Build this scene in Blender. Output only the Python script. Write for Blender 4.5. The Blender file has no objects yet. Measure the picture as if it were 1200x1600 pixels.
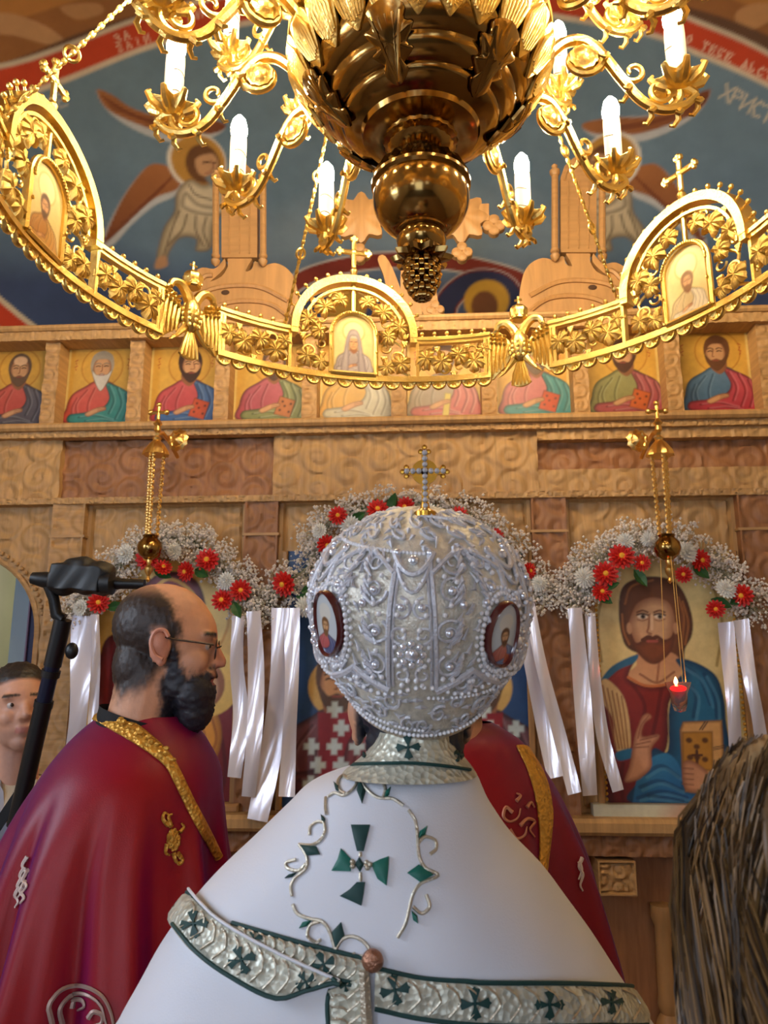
import bpy, math, random
import numpy as np
from mathutils import Vector, Matrix
from mathutils.bvhtree import BVHTree

random.seed(7)
rng = np.random.default_rng(7)
S = bpy.context.scene
COL = S.collection
R = math.radians
PI = math.pi

# ------------------------------------------------------------------ camera
TILT, YAW, CZ = R(12.0), R(3.5), 1.62
cam_d = bpy.data.cameras.new('camera')
cam = bpy.data.objects.new('camera', cam_d)
COL.objects.link(cam)
cam.location = (0, 0, CZ)
cam.rotation_euler = (PI / 2 + TILT, 0, YAW)
cam_d.sensor_fit = 'HORIZONTAL'
cam_d.sensor_width = 36.0
cam_d.lens = 36.0
cam_d.clip_start = 0.02
cam_d.dof.use_dof = True
cam_d.dof.focus_distance = 1.6
cam_d.dof.aperture_fstop = 13.0
S.camera = cam

# ------------------------------------------------------------------ light
S.view_settings.view_transform = 'Standard'
S.view_settings.look = 'None'
S.view_settings.gamma = 1.0
S.view_settings.use_curve_mapping = False
S.view_settings.exposure = 0.1
S.cycles.use_denoising = True
S.cycles.max_bounces = 5
S.cycles.diffuse_bounces = 3
S.cycles.glossy_bounces = 3
S.cycles.transmission_bounces = 4
S.cycles.adaptive_threshold = 0.05
S.cycles.sample_clamp_indirect = 6.0

W = bpy.data.worlds.new('world')
S.world = W
W.use_nodes = True
W.node_tree.nodes['Background'].inputs[0].default_value = (0.80, 0.86, 1.0, 1)
W.node_tree.nodes['Background'].inputs[1].default_value = 0.30


def area_light(name, loc, target, sx, sy, power, color):
    l = bpy.data.lights.new(name, 'AREA')
    l.shape = 'RECTANGLE'
    l.size, l.size_y = sx, sy
    l.energy = power
    l.color = color
    o = bpy.data.objects.new(name, l)
    COL.objects.link(o)
    o.location = loc
    o.rotation_euler = (Vector(target) - Vector(loc)).to_track_quat('-Z', 'Y').to_euler()
    return o


# daylight: the west doorway and two windows behind the photographer, a window in the north and south wall; plus a light added to brighten the sanctuary wall
area_light('daylight_west_door', (-0.5, -4.36, 1.5), (-0.5, 0, 1.4), 1.7, 2.5, 12, (0.70, 0.83, 1.0))
area_light('daylight_west_window_a', (-2.0, -4.36, 2.6), (-2.0, 0, 2.3), 0.8, 1.6, 44, (0.70, 0.83, 1.0))
area_light('daylight_west_window_b', (1.6, -4.36, 2.6), (1.6, 0, 2.3), 0.8, 1.6, 4, (0.70, 0.83, 1.0))
area_light('daylight_north_window', (-3.06, 0.2, 2.3), (0, 0.6, 1.4), 1.0, 1.7, 62, (0.70, 0.83, 1.0))
area_light('added_sanctuary_light', (-2.95, 4.45, 2.2), (-2.1, 5.75, 1.5), 0.6, 1.2, 26, (0.9, 0.95, 1.0))  # unseen light added to brighten the green wall behind the side door

# ------------------------------------------------------------------ projection of photograph pixels to the place
CP, SP, CT, ST = math.cos(YAW), math.sin(YAW), math.cos(TILT), math.sin(TILT)
FV = Vector((-SP * CT, CP * CT, ST))
RV = Vector((CP, SP, 0))
UV = Vector((SP * ST, -CP * ST, CT))
CAM = Vector((0, 0, CZ))


def ray(px, py):
    return FV + RV * ((px - 600) / 1200) + UV * ((800 - py) / 1200)


def at(px, py, Y):
    d = ray(px, py)
    return CAM + d * (Y / d.y)


def atd(px, py, depth):
    return CAM + ray(px, py) * depth


def cf(x, y, z):
    """camera-aligned ground frame to world"""
    return Vector((x * CP - y * SP, x * SP + y * CP, z + CZ))


# ------------------------------------------------------------------ materials
def lin(c):
    c = np.asarray(c, float) / 255.0
    return np.where(c <= 0.04045, c / 12.92, ((c + 0.055) / 1.055) ** 2.4)


MATS = {}


def mat(name, rgb=(200, 200, 200), rough=0.6, metal=0.0, noise=None, bump=None, sheen=None, emit=None, vcol=False, grain=None,
        trans=0.0, aniso=0.0, spec=0.5, coat=0.0, shot=None):
    if name in MATS:
        return MATS[name]
    m = bpy.data.materials.new(name)
    m.use_nodes = True
    nt = m.node_tree
    N, L = nt.nodes, nt.links
    b = N['Principled BSDF']
    c = lin(rgb)
    b.inputs['Base Color'].default_value = (*c, 1)
    b.inputs['Roughness'].default_value = rough
    b.inputs['Metallic'].default_value = metal
    b.inputs['Specular IOR Level'].default_value = spec
    b.inputs['Coat Weight'].default_value = coat
    if aniso:
        b.inputs['Anisotropic'].default_value = aniso
    if trans:
        b.inputs['Transmission Weight'].default_value = trans
    if sheen:
        b.inputs['Sheen Weight'].default_value = sheen[0]
        b.inputs['Sheen Tint'].default_value = (*lin(sheen[1]), 1)
        b.inputs['Sheen Roughness'].default_value = sheen[2]
    tc = N.new('ShaderNodeTexCoord')
    last = None
    if vcol:
        a = N.new('ShaderNodeVertexColor')
        a.layer_name = 'Col'
        last = a.outputs['Color']
        L.new(last, b.inputs['Base Color'])
    if shot:                       # shot silk: bluish light's violet sheen mixed into the colour at grazing view
        lw = N.new('ShaderNodeLayerWeight')
        lw.inputs['Blend'].default_value = shot[1]
        mx = N.new('ShaderNodeMix'); mx.data_type = 'RGBA'
        mx.inputs['A'].default_value = (*c, 1)
        mx.inputs['B'].default_value = (*lin(shot[0]), 1)
        L.new(lw.outputs['Facing'], mx.inputs['Factor'])
        last = mx.outputs['Result']
        L.new(last, b.inputs['Base Color'])
    if noise:                      # (scale, amount, stretch)
        mp = N.new('ShaderNodeMapping')
        mp.inputs['Scale'].default_value = noise[2] if len(noise) > 2 else (1, 1, 1)
        L.new(tc.outputs['Object'], mp.inputs['Vector'])
        n = N.new('ShaderNodeTexNoise')
        n.inputs['Scale'].default_value = noise[0]
        n.inputs['Detail'].default_value = 5
        L.new(mp.outputs[0], n.inputs['Vector'])
        rp = N.new('ShaderNodeMapRange')
        rp.inputs['From Min'].default_value = 0.3
        rp.inputs['From Max'].default_value = 0.7
        rp.inputs['To Min'].default_value = 1 - noise[1]
        rp.inputs['To Max'].default_value = 1 + noise[1]
        L.new(n.outputs['Fac'], rp.inputs['Value'])
        mx = N.new('ShaderNodeMix'); mx.data_type = 'RGBA'; mx.blend_type = 'MULTIPLY'
        mx.inputs['Factor'].default_value = 1
        if last is not None:
            L.new(last, mx.inputs['A'])
        else:
            mx.inputs['A'].default_value = (*c, 1)
        L.new(rp.outputs[0], mx.inputs['B'])
        last = mx.outputs['Result']
        L.new(last, b.inputs['Base Color'])
    if grain:                      # wood grain (scale, stretch vector, amount)
        mp = N.new('ShaderNodeMapping')
        mp.inputs['Scale'].default_value = grain[1]
        L.new(tc.outputs['Object'], mp.inputs['Vector'])
        n = N.new('ShaderNodeTexNoise')
        n.inputs['Scale'].default_value = grain[0]
        n.inputs['Detail'].default_value = 6
        n.inputs['Distortion'].default_value = 0.6
        L.new(mp.outputs[0], n.inputs['Vector'])
        cr = N.new('ShaderNodeValToRGB')
        cr.color_ramp.elements[0].position = 0.32
        cr.color_ramp.elements[1].position = 0.68
        cr.color_ramp.elements[0].color = (*(c * (1 - grain[2])), 1)
        cr.color_ramp.elements[1].color = (*np.minimum(c * (1 + grain[2]), 1), 1)
        L.new(n.outputs['Fac'], cr.inputs['Fac'])
        L.new(cr.outputs['Color'], b.inputs['Base Color'])
    if bump:                       # (scale, strength, kind)
        kind = bump[2] if len(bump) > 2 else 'noise'
        if kind == 'voronoi':
            n = N.new('ShaderNodeTexVoronoi'); out = 'Distance'
        elif kind == 'wave':
            n = N.new('ShaderNodeTexWave'); out = 'Fac'
            n.inputs['Distortion'].default_value = 6
            n.inputs['Detail'].default_value = 2
        else:
            n = N.new('ShaderNodeTexNoise'); out = 'Fac'
            n.inputs['Detail'].default_value = 4
        n.inputs['Scale'].default_value = bump[0]
        L.new(tc.outputs['Object'], n.inputs['Vector'])
        bp = N.new('ShaderNodeBump')
        bp.inputs['Strength'].default_value = bump[1]
        bp.inputs['Distance'].default_value = bump[3] if len(bump) > 3 else 0.004
        L.new(n.outputs[out], bp.inputs['Height'])
        L.new(bp.outputs['Normal'], b.inputs['Normal'])
    if emit:
        b.inputs['Emission Color'].default_value = (*lin(emit[0]), 1)
        b.inputs['Emission Strength'].default_value = emit[1]
    MATS[name] = m
    return m


GOLD = mat('gold_brass', (253, 217, 128), 0.30, 1.0, bump=(120, 0.5, 'noise', 0.003))
GOLD_P = mat('polished_brass', (158, 124, 70), 0.15, 1.0, noise=(9, 0.25), bump=(14, 0.10))
GOLD_D = mat('old_gold_lamp', (240, 196, 116), 0.30, 1.0)
WOOD = mat('carved_walnut', (182, 141, 92), 0.55, grain=(5, (1, 1, 9), 0.16), bump=(60, 0.25))
WOOD_H = mat('carved_walnut_beam', (184, 144, 94), 0.55, grain=(5, (9, 1, 1), 0.16), bump=(60, 0.25))
WOOD_R = mat('reddish_walnut', (152, 104, 68), 0.55, grain=(5, (9, 1, 1), 0.16), bump=(60, 0.25))
WOOD_L = mat('pale_carved_wood', (168, 126, 80), 0.5, grain=(4, (8, 1, 1), 0.13), bump=(45, 0.15))
WOOD_LV = mat('pale_carved_wood_upright', (160, 120, 76), 0.5, grain=(4, (1, 1, 9), 0.13))
PAINT = mat('painted_icon', vcol=True, rough=0.42, noise=(40, 0.06), bump=(160, 0.05))
FRESCO = mat('painted_plaster', vcol=True, rough=0.85, noise=(6, 0.08))
SKIN = mat('skin_and_hair', vcol=True, rough=0.5, noise=(70, 0.05), bump=(220, 0.12))
WHITE = mat('white_wool_satin', (226, 228, 238), 0.55, sheen=(0.25, (255, 255, 255), 0.4), bump=(500, 0.1))
BROC = mat('silver_brocade', (204, 204, 188), 0.40, 0.3, noise=(60, 0.25), bump=(130, 0.7, 'voronoi', 0.004))
GREEN = mat('green_applique', (14, 104, 90), 0.5, sheen=(0.3, (80, 190, 170), 0.4), noise=(60, 0.15))
GREEND = mat('dark_green_embroidery', (16, 62, 60), 0.6)
SILVERT = mat('silver_thread', (205, 196, 178), 0.34, 0.75, bump=(260, 0.5))
SILVER = mat('silver_brocade_mitre', (220, 214, 200), 0.42, 0.4, noise=(90, 0.2), bump=(320, 0.5, 'noise', 0.003))
BRAID = mat('lilac_silver_braid', (214, 214, 222), 0.36, 0.3, bump=(300, 0.5))
PEARL = mat('pearl', (238, 236, 240), 0.12, 0.0, coat=1.0)
GEM = mat('crystal', (235, 240, 255), 0.05, 0.6, coat=1.0)
MAROON = mat('maroon_enamel', (92, 34, 34), 0.2, coat=0.6)
RED = mat('crimson_silk', (150, 8, 10), 0.42, shot=((84, 12, 84), 0.52), sheen=(0.28, (140, 40, 170), 0.4), spec=0.35, bump=(400, 0.08))
TRIM = mat('gold_braid', (214, 160, 66), 0.42, 0.55, noise=(60, 0.2), bump=(140, 0.8, 'voronoi', 0.004))
BLACK = mat('black_cloth', (16, 16, 20), 0.8)
BLACKP = mat('black_plastic', (14, 14, 17), 0.42)
BLUEBLK = mat('dark_blue_anodised', (28, 34, 58), 0.35, 0.4)
RIBBON = mat('white_satin_ribbon', (228, 224, 236), 0.24, 0.25, sheen=(0.4, (255, 255, 255), 0.3))
PET_R = mat('red_petal', (206, 28, 18), 0.55)
PET_W = mat('white_petal', (236, 234, 226), 0.6)
PET_Y = mat('yellow_flower_centre', (236, 170, 40), 0.7)
LEAFM = mat('dark_green_leaf', (44, 88, 40), 0.5)
GYP = mat('baby_breath', (240, 230, 220), 0.8)
GYPS = mat('baby_breath_stem', (176, 168, 140), 0.8)
WAX = mat('white_candle_sleeve', (250, 240, 222), 0.5, emit=((255, 232, 190), 0.12))  # faint emission stands in for bulb light shining through the sleeve
FLAME = mat('lit_bulb', (255, 240, 210), 0.4, emit=((255, 231, 186), 250.0))
JACKET = mat('beige_jacket', (188, 172, 150), 0.8, bump=(300, 0.2))
SHIRT = mat('grey_shirt', (150, 150, 162), 0.8)
PLASTER = mat('cream_plaster', (206, 188, 160), 0.9, noise=(3, 0.06))
GREENW = mat('green_plaster', (150, 172, 120), 0.9, noise=(3, 0.1))
STONE = mat('stone_tile', (150, 128, 106), 0.35, noise=(8, 0.15))
GROUT = mat('tile_grout', (94, 84, 74), 0.9)


# ------------------------------------------------------------------ objects
WL = {}                            # world location of every object built here


def props(o, label=None, cat=None, group=None, kind=None):
    if label: o['label'] = label
    if cat: o['category'] = cat
    if group: o['group'] = group
    if kind: o['kind'] = kind
    return o


def empty(name, loc, parent=None, label=None, cat=None, group=None, rotz=0.0):
    o = bpy.data.objects.new(name, None)
    o.empty_display_size = 0.05
    COL.objects.link(o)
    loc = Vector(loc)
    if parent is not None:
        o.parent = parent
        o.location = loc - WL[parent.name]
    else:
        o.location = loc
    o.rotation_euler = (0, 0, rotz)
    WL[o.name] = loc
    return props(o, label, cat, group)


def link(me, name, parent=None, origin=None, local=False):
    o = bpy.data.objects.new(name, me)
    COL.objects.link(o)
    origin = Vector(origin) if origin is not None else Vector((0, 0, 0))
    if parent is not None:
        o.parent = parent
        o.location = origin if local else origin - WL[parent.name]
    else:
        o.location = origin
    WL[o.name] = origin if not local else WL[parent.name] + origin
    return o


def copy_tree(o, parent=None):
    c = o.copy()
    COL.objects.link(c)
    c.parent = parent
    WL[c.name] = WL.get(o.name, Vector())
    for ch in list(o.children):
        copy_tree(ch, c)
    return c


class MB:
    def __init__(s):
        s.v, s.f = [], []

    def add(s, vs, fs):
        k = len(s.v)
        s.v.extend([tuple(p) for p in vs])
        s.f.extend([tuple(i + k for i in f) for f in fs])
        return s

    def box(s, c, size, rot=None, taper=1.0):
        hx, hy, hz = size[0] / 2, size[1] / 2, size[2] / 2
        vs = []
        for z in (-1, 1):
            t = taper if z > 0 else 1.0
            for x, y in ((-1, -1), (1, -1), (1, 1), (-1, 1)):
                p = Vector((x * hx * t, y * hy * t, z * hz))
                if rot is not None: p = rot @ p
                vs.append(p + Vector(c))
        return s.add(vs, [(3, 2, 1, 0), (4, 5, 6, 7), (0, 1, 5, 4), (1, 2, 6, 5), (2, 3, 7, 6), (3, 0, 4, 7)])

    def bbox(s, x0, x1, y0, y1, z0, z1, bev=0.0):
        if bev <= 0:
            return s.box(((x0 + x1) / 2, (y0 + y1) / 2, (z0 + z1) / 2), (x1 - x0, y1 - y0, z1 - z0))
        b = bev                    # front face (small y) chamfered
        vs = [(x0, y1, z0), (x1, y1, z0), (x1, y1, z1), (x0, y1, z1),
              (x0, y0 + b, z0), (x1, y0 + b, z0), (x1, y0 + b, z1), (x0, y0 + b, z1),
              (x0 + b, y0, z0 + b), (x1 - b, y0, z0 + b), (x1 - b, y0, z1 - b), (x0 + b, y0, z1 - b)]
        fs = [(0, 3, 2, 1), (8, 9, 10, 11)]
        for i in range(4):
            j = (i + 1) % 4
            fs += [(i, j, j + 4, i + 4), (i + 4, j + 4, j + 8, i + 8)]
        return s.add(vs, fs)

    def tube(s, pts, r, n=8, caps=True, flat=1.0):
        pts = [Vector(p) for p in pts]
        m = len(pts)
        rs = r if isinstance(r, (list, tuple)) else [r] * m
        t0 = (pts[1] - pts[0]).normalized()
        up = Vector((0, 0, 1)) if abs(t0.z) < 0.9 else Vector((1, 0, 0))
        nrm = t0.cross(up).normalized()
        vs = []
        for i, p in enumerate(pts):
            t = (pts[min(i + 1, m - 1)] - pts[max(i - 1, 0)])
            if t.length < 1e-9: t = t0
            t.normalize()
            nrm = (nrm - t * nrm.dot(t))
            if nrm.length < 1e-6: nrm = t.orthogonal()
            nrm.normalize()
            b = t.cross(nrm)
            for k in range(n):
                a = 2 * PI * k / n
                vs.append(p + nrm * (math.cos(a) * rs[i]) + b * (math.sin(a) * rs[i] * flat))
        fs = []
        for i in range(m - 1):
            for k in range(n):
                k2 = (k + 1) % n
                fs.append((i * n + k, i * n + k2, (i + 1) * n + k2, (i + 1) * n + k))
        if caps:
            fs.append(tuple(range(n - 1, -1, -1)))
            fs.append(tuple((m - 1) * n + k for k in range(n)))
        return s.add(vs, fs)

    def lathe(s, prof, n=32, c=(0, 0, 0), axis=None, ruffle=None):
        c = Vector(c)
        vs, fs = [], []
        q = Vector((0, 0, 1)).rotation_difference(Vector(axis)) if axis is not None else None
        for i, (r, z) in enumerate(prof):
            for k in range(n):
                a = 2 * PI * k / n
                rr = max(r, 1e-5)
                if ruffle: rr *= 1 + ruffle[1] * math.cos(ruffle[0] * a) * (ruffle[2][i] if len(ruffle) > 2 else 1)
                p = Vector((rr * math.cos(a), rr * math.sin(a), z))
                if q: p = q @ p
                vs.append(p + c)
        m = len(prof)
        for i in range(m - 1):
            for k in range(n):
                k2 = (k + 1) % n
                fs.append((i * n + k, i * n + k2, (i + 1) * n + k2, (i + 1) * n + k))
        fs.append(tuple(range(n - 1, -1, -1)))
        fs.append(tuple((m - 1) * n + k for k in range(n)))
        return s.add(vs, fs)

    def ell(s, c, r, n=12, m=8, rot=None):
        c = Vector(c)
        if not isinstance(r, (tuple, list)): r = (r, r, r)
        vs, fs = [], []
        for i in range(m + 1):
            t = PI * i / m
            for k in range(n):
                a = 2 * PI * k / n
                st = max(math.sin(t), 1e-4)
                p = Vector((r[0] * st * math.cos(a), r[1] * st * math.sin(a), r[2] * math.cos(t)))
                if rot is not None: p = rot @ p
                vs.append(p + c)
        for i in range(m):
            for k in range(n):
                k2 = (k + 1) % n
                fs.append((i * n + k, (i + 1) * n + k, (i + 1) * n + k2, i * n + k2))
        return s.add(vs, fs)

    def cap(s, p0, p1, r0, r1, n=12):
        """closed tapered capsule"""
        p0, p1 = Vector(p0), Vector(p1)
        d = (p1 - p0).normalized()
        pts, rs = [], []
        for a in (-85, -60, -30, 0):
            pts.append(p0 + d * r0 * math.sin(R(a))); rs.append(r0 * math.cos(R(a)))
        for a in (0, 30, 60, 85):
            pts.append(p1 + d * r1 * math.sin(R(a))); rs.append(r1 * math.cos(R(a)))
        return s.tube(pts, rs, n)

    def prism(s, poly, M4, depth, bev=0.0, dome=0.0):
        """poly: 2-D outline; M4 maps (u, v, w); w from 0 (back) to depth (front)"""
        n = len(poly)
        cx = sum(p[0] for p in poly) / n
        cy = sum(p[1] for p in poly) / n
        vs = [M4 @ Vector((p[0], p[1], 0)) for p in poly]
        vs += [M4 @ Vector((p[0], p[1], depth - bev)) for p in poly]
        fs = [tuple(range(n - 1, -1, -1))]
        for i in range(n):
            j = (i + 1) % n
            fs.append((i, j, n + j, n + i))
        if bev > 0 or dome > 0:
            k = 0.82
            vs += [M4 @ Vector((cx + (p[0] - cx) * k, cy + (p[1] - cy) * k, depth)) for p in poly]
            vs.append(M4 @ Vector((cx, cy, depth + dome)))
            for i in range(n):
                j = (i + 1) % n
                fs.append((n + i, n + j, 2 * n + j, 2 * n + i))
                fs.append((2 * n + i, 2 * n + j, 3 * n))
        else:
            fs.append(tuple(n + i for i in range(n)))
        return s.add(vs, fs)

    def surf(s, P, nu, nv, closed_u=False):
        """P: list of rows (nv+1) each of nu(+1) points"""
        w = nu if closed_u else nu + 1
        vs = [p for row in P for p in row[:w]]
        fs = []
        for i in range(nv):
            for k in range(nu):
                k2 = (k + 1) % w if closed_u else k + 1
                fs.append((i * w + k, i * w + k2, (i + 1) * w + k2, (i + 1) * w + k))
        return s.add(vs, fs)

    def mesh(s, name, mt, smooth=True, off=(0, 0, 0), angle=40):
        me = bpy.data.meshes.new(name)
        o = Vector(off)
        me.from_pydata([Vector(p) - o for p in s.v], [], s.f)
        if mt is not None: me.materials.append(mt)
        if smooth:
            me.polygons.foreach_set('use_smooth', [True] * len(me.polygons))
            if angle: me.set_sharp_from_angle(angle=R(angle))
        me.update()
        return me

    def build(s, name, mt, parent=None, origin=None, smooth=True, local=False, angle=40):
        if origin is None:
            if local:
                origin = (0, 0, 0)
            else:
                a = np.array([tuple(p) for p in s.v])
                origin = ((a[:, 0].min() + a[:, 0].max()) / 2, (a[:, 1].min() + a[:, 1].max()) / 2, a[:, 2].min())
        return link(s.mesh(name, mt, smooth, origin, angle), name, parent, origin, local)


def smoothline(pts, n=8, closed=False):
    """Catmull-Rom through points of any dimension"""
    P = np.array([tuple(p) for p in pts], float)
    m = len(P)
    out = []
    rngi = range(m) if closed else range(m - 1)
    for i in rngi:
        if closed:
            p0, p1, p2, p3 = P[(i - 1) % m], P[i], P[(i + 1) % m], P[(i + 2) % m]
        else:
            p1, p2 = P[i], P[i + 1]
            p0 = P[i - 1] if i > 0 else 2 * p1 - p2
            p3 = P[i + 2] if i + 2 < m else 2 * p2 - p1
        for k in range(n):
            t = k / n
            out.append(0.5 * ((2 * p1) + (-p0 + p2) * t + (2 * p0 - 5 * p1 + 4 * p2 - p3) * t * t + (-p0 + 3 * p1 - 3 * p2 + p3) * t ** 3))
    if not closed: out.append(P[-1])
    return np.array(out)


# ------------------------------------------------------------------ painter: colours laid on a fine grid of vertices
class Paint:
    def __init__(s, x0, x1, z0, z1, step, bg):
        s.x0, s.x1, s.z0, s.z1 = x0, x1, z0, z1
        s.nx = max(2, int(round((x1 - x0) / step)) + 1)
        s.nz = max(2, int(round((z1 - z0) / step)) + 1)
        s.step = step
        xs = np.linspace(x0, x1, s.nx); zs = np.linspace(z0, z1, s.nz)
        s.X, s.Z = np.meshgrid(xs, zs)
        s.C = np.zeros((s.nz, s.nx, 3)) + lin(bg)

    def _mask(s, pts, soft):
        P = np.asarray(pts, float)
        d = np.full(s.X.shape, 1e9)
        inside = np.zeros(s.X.shape, bool)
        lo, hi = P.min(0) - 3 * soft - s.step * 2, P.max(0) + 3 * soft + s.step * 2
        i0 = np.searchsorted(s.X[0], lo[0]); i1 = np.searchsorted(s.X[0], hi[0])
        j0 = np.searchsorted(s.Z[:, 0], lo[1]); j1 = np.searchsorted(s.Z[:, 0], hi[1])
        if i1 <= i0 or j1 <= j0: return None
        X, Z = s.X[j0:j1, i0:i1], s.Z[j0:j1, i0:i1]
        d = np.full(X.shape, 1e9); ins = np.zeros(X.shape, bool)
        for a, b in zip(P, np.roll(P, -1, 0)):
            e = b - a
            l2 = e @ e
            if l2 < 1e-14: continue
            t = np.clip(((X - a[0]) * e[0] + (Z - a[1]) * e[1]) / l2, 0, 1)
            d = np.minimum(d, np.hypot(X - a[0] - t * e[0], Z - a[1] - t * e[1]))
            if e[1] != 0:
                c = ((a[1] <= Z) != (b[1] <= Z)) & (X < e[0] * (Z - a[1]) / e[1] + a[0])
                ins ^= c
        sd = np.where(ins, d, -d)
        return (slice(j0, j1), slice(i0, i1)), sd

    def poly(s, pts, col, soft=None, curve=True, col2=None, ax=(0, 1), alpha=1.0, rim=None):
        soft = soft or s.step * 0.8
        P = smoothline(pts, 6, True) if curve else np.asarray(pts, float)
        r = s._mask(P, soft)
        if r is None: return
        sl, sd = r
        m = np.clip(sd / (2 * soft) + 0.5, 0, 1) * alpha
        c = lin(col)
        if col2 is not None:
            q = s.X[sl] * ax[0] + s.Z[sl] * ax[1]
            pq = P @ np.array(ax, float)
            t = np.clip((q - pq.min()) / max(pq.max() - pq.min(), 1e-9), 0, 1)[..., None]
            c = c * (1 - t) + lin(col2) * t
        if rim is not None:        # darker contour (colour, width)
            t = np.clip(1 - sd / rim[1], 0, 1)[..., None]
            c = c * (1 - t) + lin(rim[0]) * t
        s.C[sl] = s.C[sl] * (1 - m[..., None]) + c * m[..., None]

    def ell(s, cx, cz, rx, rz, col, rot=0.0, **k):
        a = np.linspace(0, 2 * PI, 28, endpoint=False)
        p = np.stack([rx * np.cos(a), rz * np.sin(a)], 1)
        c, q = math.cos(rot), math.sin(rot)
        p = p @ np.array([[c, q], [-q, c]]) + np.array([cx, cz])
        s.poly(p, col, curve=False, **k)

    def line(s, pts, w, col, curve=True, alpha=1.0, taper=False):
        P = smoothline(pts, 6) if curve and len(pts) > 2 else np.asarray(pts, float)
        lo, hi = P.min(0) - w * 2 - s.step * 2, P.max(0) + w * 2 + s.step * 2
        i0 = np.searchsorted(s.X[0], lo[0]); i1 = np.searchsorted(s.X[0], hi[0])
        j0 = np.searchsorted(s.Z[:, 0], lo[1]); j1 = np.searchsorted(s.Z[:, 0], hi[1])
        if i1 <= i0 or j1 <= j0: return
        X, Z = s.X[j0:j1, i0:i1], s.Z[j0:j1, i0:i1]
        best = np.full(X.shape, -1e9)
        n = len(P) - 1
        for i in range(n):
            a, b = P[i], P[i + 1]
            e = b - a
            l2 = e @ e
            if l2 < 1e-14: continue
            t = np.clip(((X - a[0]) * e[0] + (Z - a[1]) * e[1]) / l2, 0, 1)
            ww = w * (1 - 0.85 * (i + t) / n) if taper else w
            best = np.maximum(best, ww / 2 - np.hypot(X - a[0] - t * e[0], Z - a[1] - t * e[1]))
        m = np.clip(best / s.step + 0.5, 0, 1) * alpha
        sl = (slice(j0, j1), slice(i0, i1))
        s.C[sl] = s.C[sl] * (1 - m[..., None]) + lin(col) * m[..., None]

    def mottle(s, amt=0.06, sc=5):
        n = np.zeros(s.X.shape)
        for o in range(3):
            k = sc * 2 ** o
            a = rng.uniform(0, 6.28, 4)
            n += (np.sin(s.X * k * 1.7 + a[0] + 1.3 * np.sin(s.Z * k + a[1])) * np.cos(s.Z * k * 1.3 + a[2] + np.sin(s.X * k * .8 + a[3]))) / (o + 1)
        s.C *= (1 + amt * n)[..., None]

    def obj(s, name, mt, fn, parent=None, back=None, origin=None, keep=None):
        """fn(x, z) -> world points (arrays); back: thickness along +y (adds sides and a back)"""
        x, y, z = fn(s.X, s.Z)
        V = np.stack([x, y, z], -1).reshape(-1, 3)
        nx, nz = s.nx, s.nz
        idx = np.arange(nx * nz).reshape(nz, nx)
        F = np.stack([idx[:-1, :-1], idx[:-1, 1:], idx[1:, 1:], idx[1:, :-1]], -1).reshape(-1, 4)
        if keep is not None:
            k = keep(s.X, s.Z)
            kk = (k[:-1, :-1] & k[:-1, 1:] & k[1:, 1:] & k[1:, :-1]).reshape(-1)
            F = F[kk]
        col = np.clip(s.C.reshape(-1, 3), 0, 1)
        F = F.tolist()
        if back:
            ring = np.concatenate([idx[0, :], idx[1:, -1], idx[-1, -2::-1], idx[-2:0:-1, 0]])
            B = V[ring] + np.array([0, back, 0])
            base = len(V)
            V = np.concatenate([V, B]); col = np.concatenate([col, col[ring] * 0 + lin((120, 84, 48))])
            n = len(ring)
            for i in range(n):
                j = (i + 1) % n
                F.append([int(ring[j]), int(ring[i]), base + i, base + j])
            F.append([base + i for i in range(n)][::-1])
        if origin is None:
            origin = (V[:, 0].mean(), V[:, 1].max(), V[:, 2].min())
        me = bpy.data.meshes.new(name)
        me.from_pydata((V - np.array(origin)).tolist(), [], F)
        a = me.color_attributes.new('Col', 'FLOAT_COLOR', 'POINT')
        a.data.foreach_set('color', np.concatenate([col, np.ones((len(col), 1))], 1).astype(np.float32).ravel())
        me.materials.append(mt)
        me.update()
        return link(me, name, parent, origin)

# ================================================================== the setting
IY = 3.5                           # front plane of the icon screen


def struct(name, mb, mt, smooth=False):
    o = mb.build(name, mt, smooth=smooth)
    o['kind'] = 'structure'
    return o


fl = struct('floor', MB().bbox(-3.2, 3.2, -4.5, 6.2, -0.12, -0.012), GROUT)
fl['label'] = 'stone tiled church floor'
tile = MB().box((0, 0, 0), (0.592, 0.592, 0.02), taper=0.985).mesh('floor_tile', STONE, False)
for i in range(10):
    for j in range(8):
        link(tile, 'floor_tile', fl, (-2.75 + i * 0.6, -1.0 + j * 0.6, -0.012))
struct('wall_left', MB().bbox(-3.3, -3.15, -4.5, 6.2, 0, 7.6), PLASTER)
struct('wall_right', MB().bbox(3.15, 3.3, -4.5, 6.2, 0, 7.6), PLASTER)
struct('wall_back', MB().bbox(-3.3, 3.3, -4.6, -4.42, 0, 7.6), PLASTER)
struct('ceiling', MB().bbox(-3.3, 3.3, -4.6, 6.2, 7.6, 7.75), mat('ochre_fresco', (150, 96, 52), 0.9, noise=(1.5, 0.3)))
LITP = mat('daylit_pane', (220, 235, 255), 0.3, emit=((205, 226, 255), 1.6))
for i, (x, z0, z1, w) in enumerate(((-2.0, 1.75, 3.45, 0.9), (1.6, 1.75, 3.45, 0.9), (-0.5, 0.0, 2.78, 1.8))):
    nm = 'door_2' if i == 2 else 'window_%d' % (i + 1)
    f = MB()
    for sx in (-1, 1): f.bbox(x + sx * w / 2 - 0.04, x + sx * w / 2 + 0.04, -4.42, -4.33, z0, z1)
    f.bbox(x - w / 2, x + w / 2, -4.42, -4.33, z1 - 0.04, z1 + 0.05)
    fo = struct(nm, f, WOOD)
    MB().bbox(x - w / 2, x + w / 2, -4.42, -4.40, z0, z1).build('pane', LITP, fo, smooth=False)
f = MB()
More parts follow.
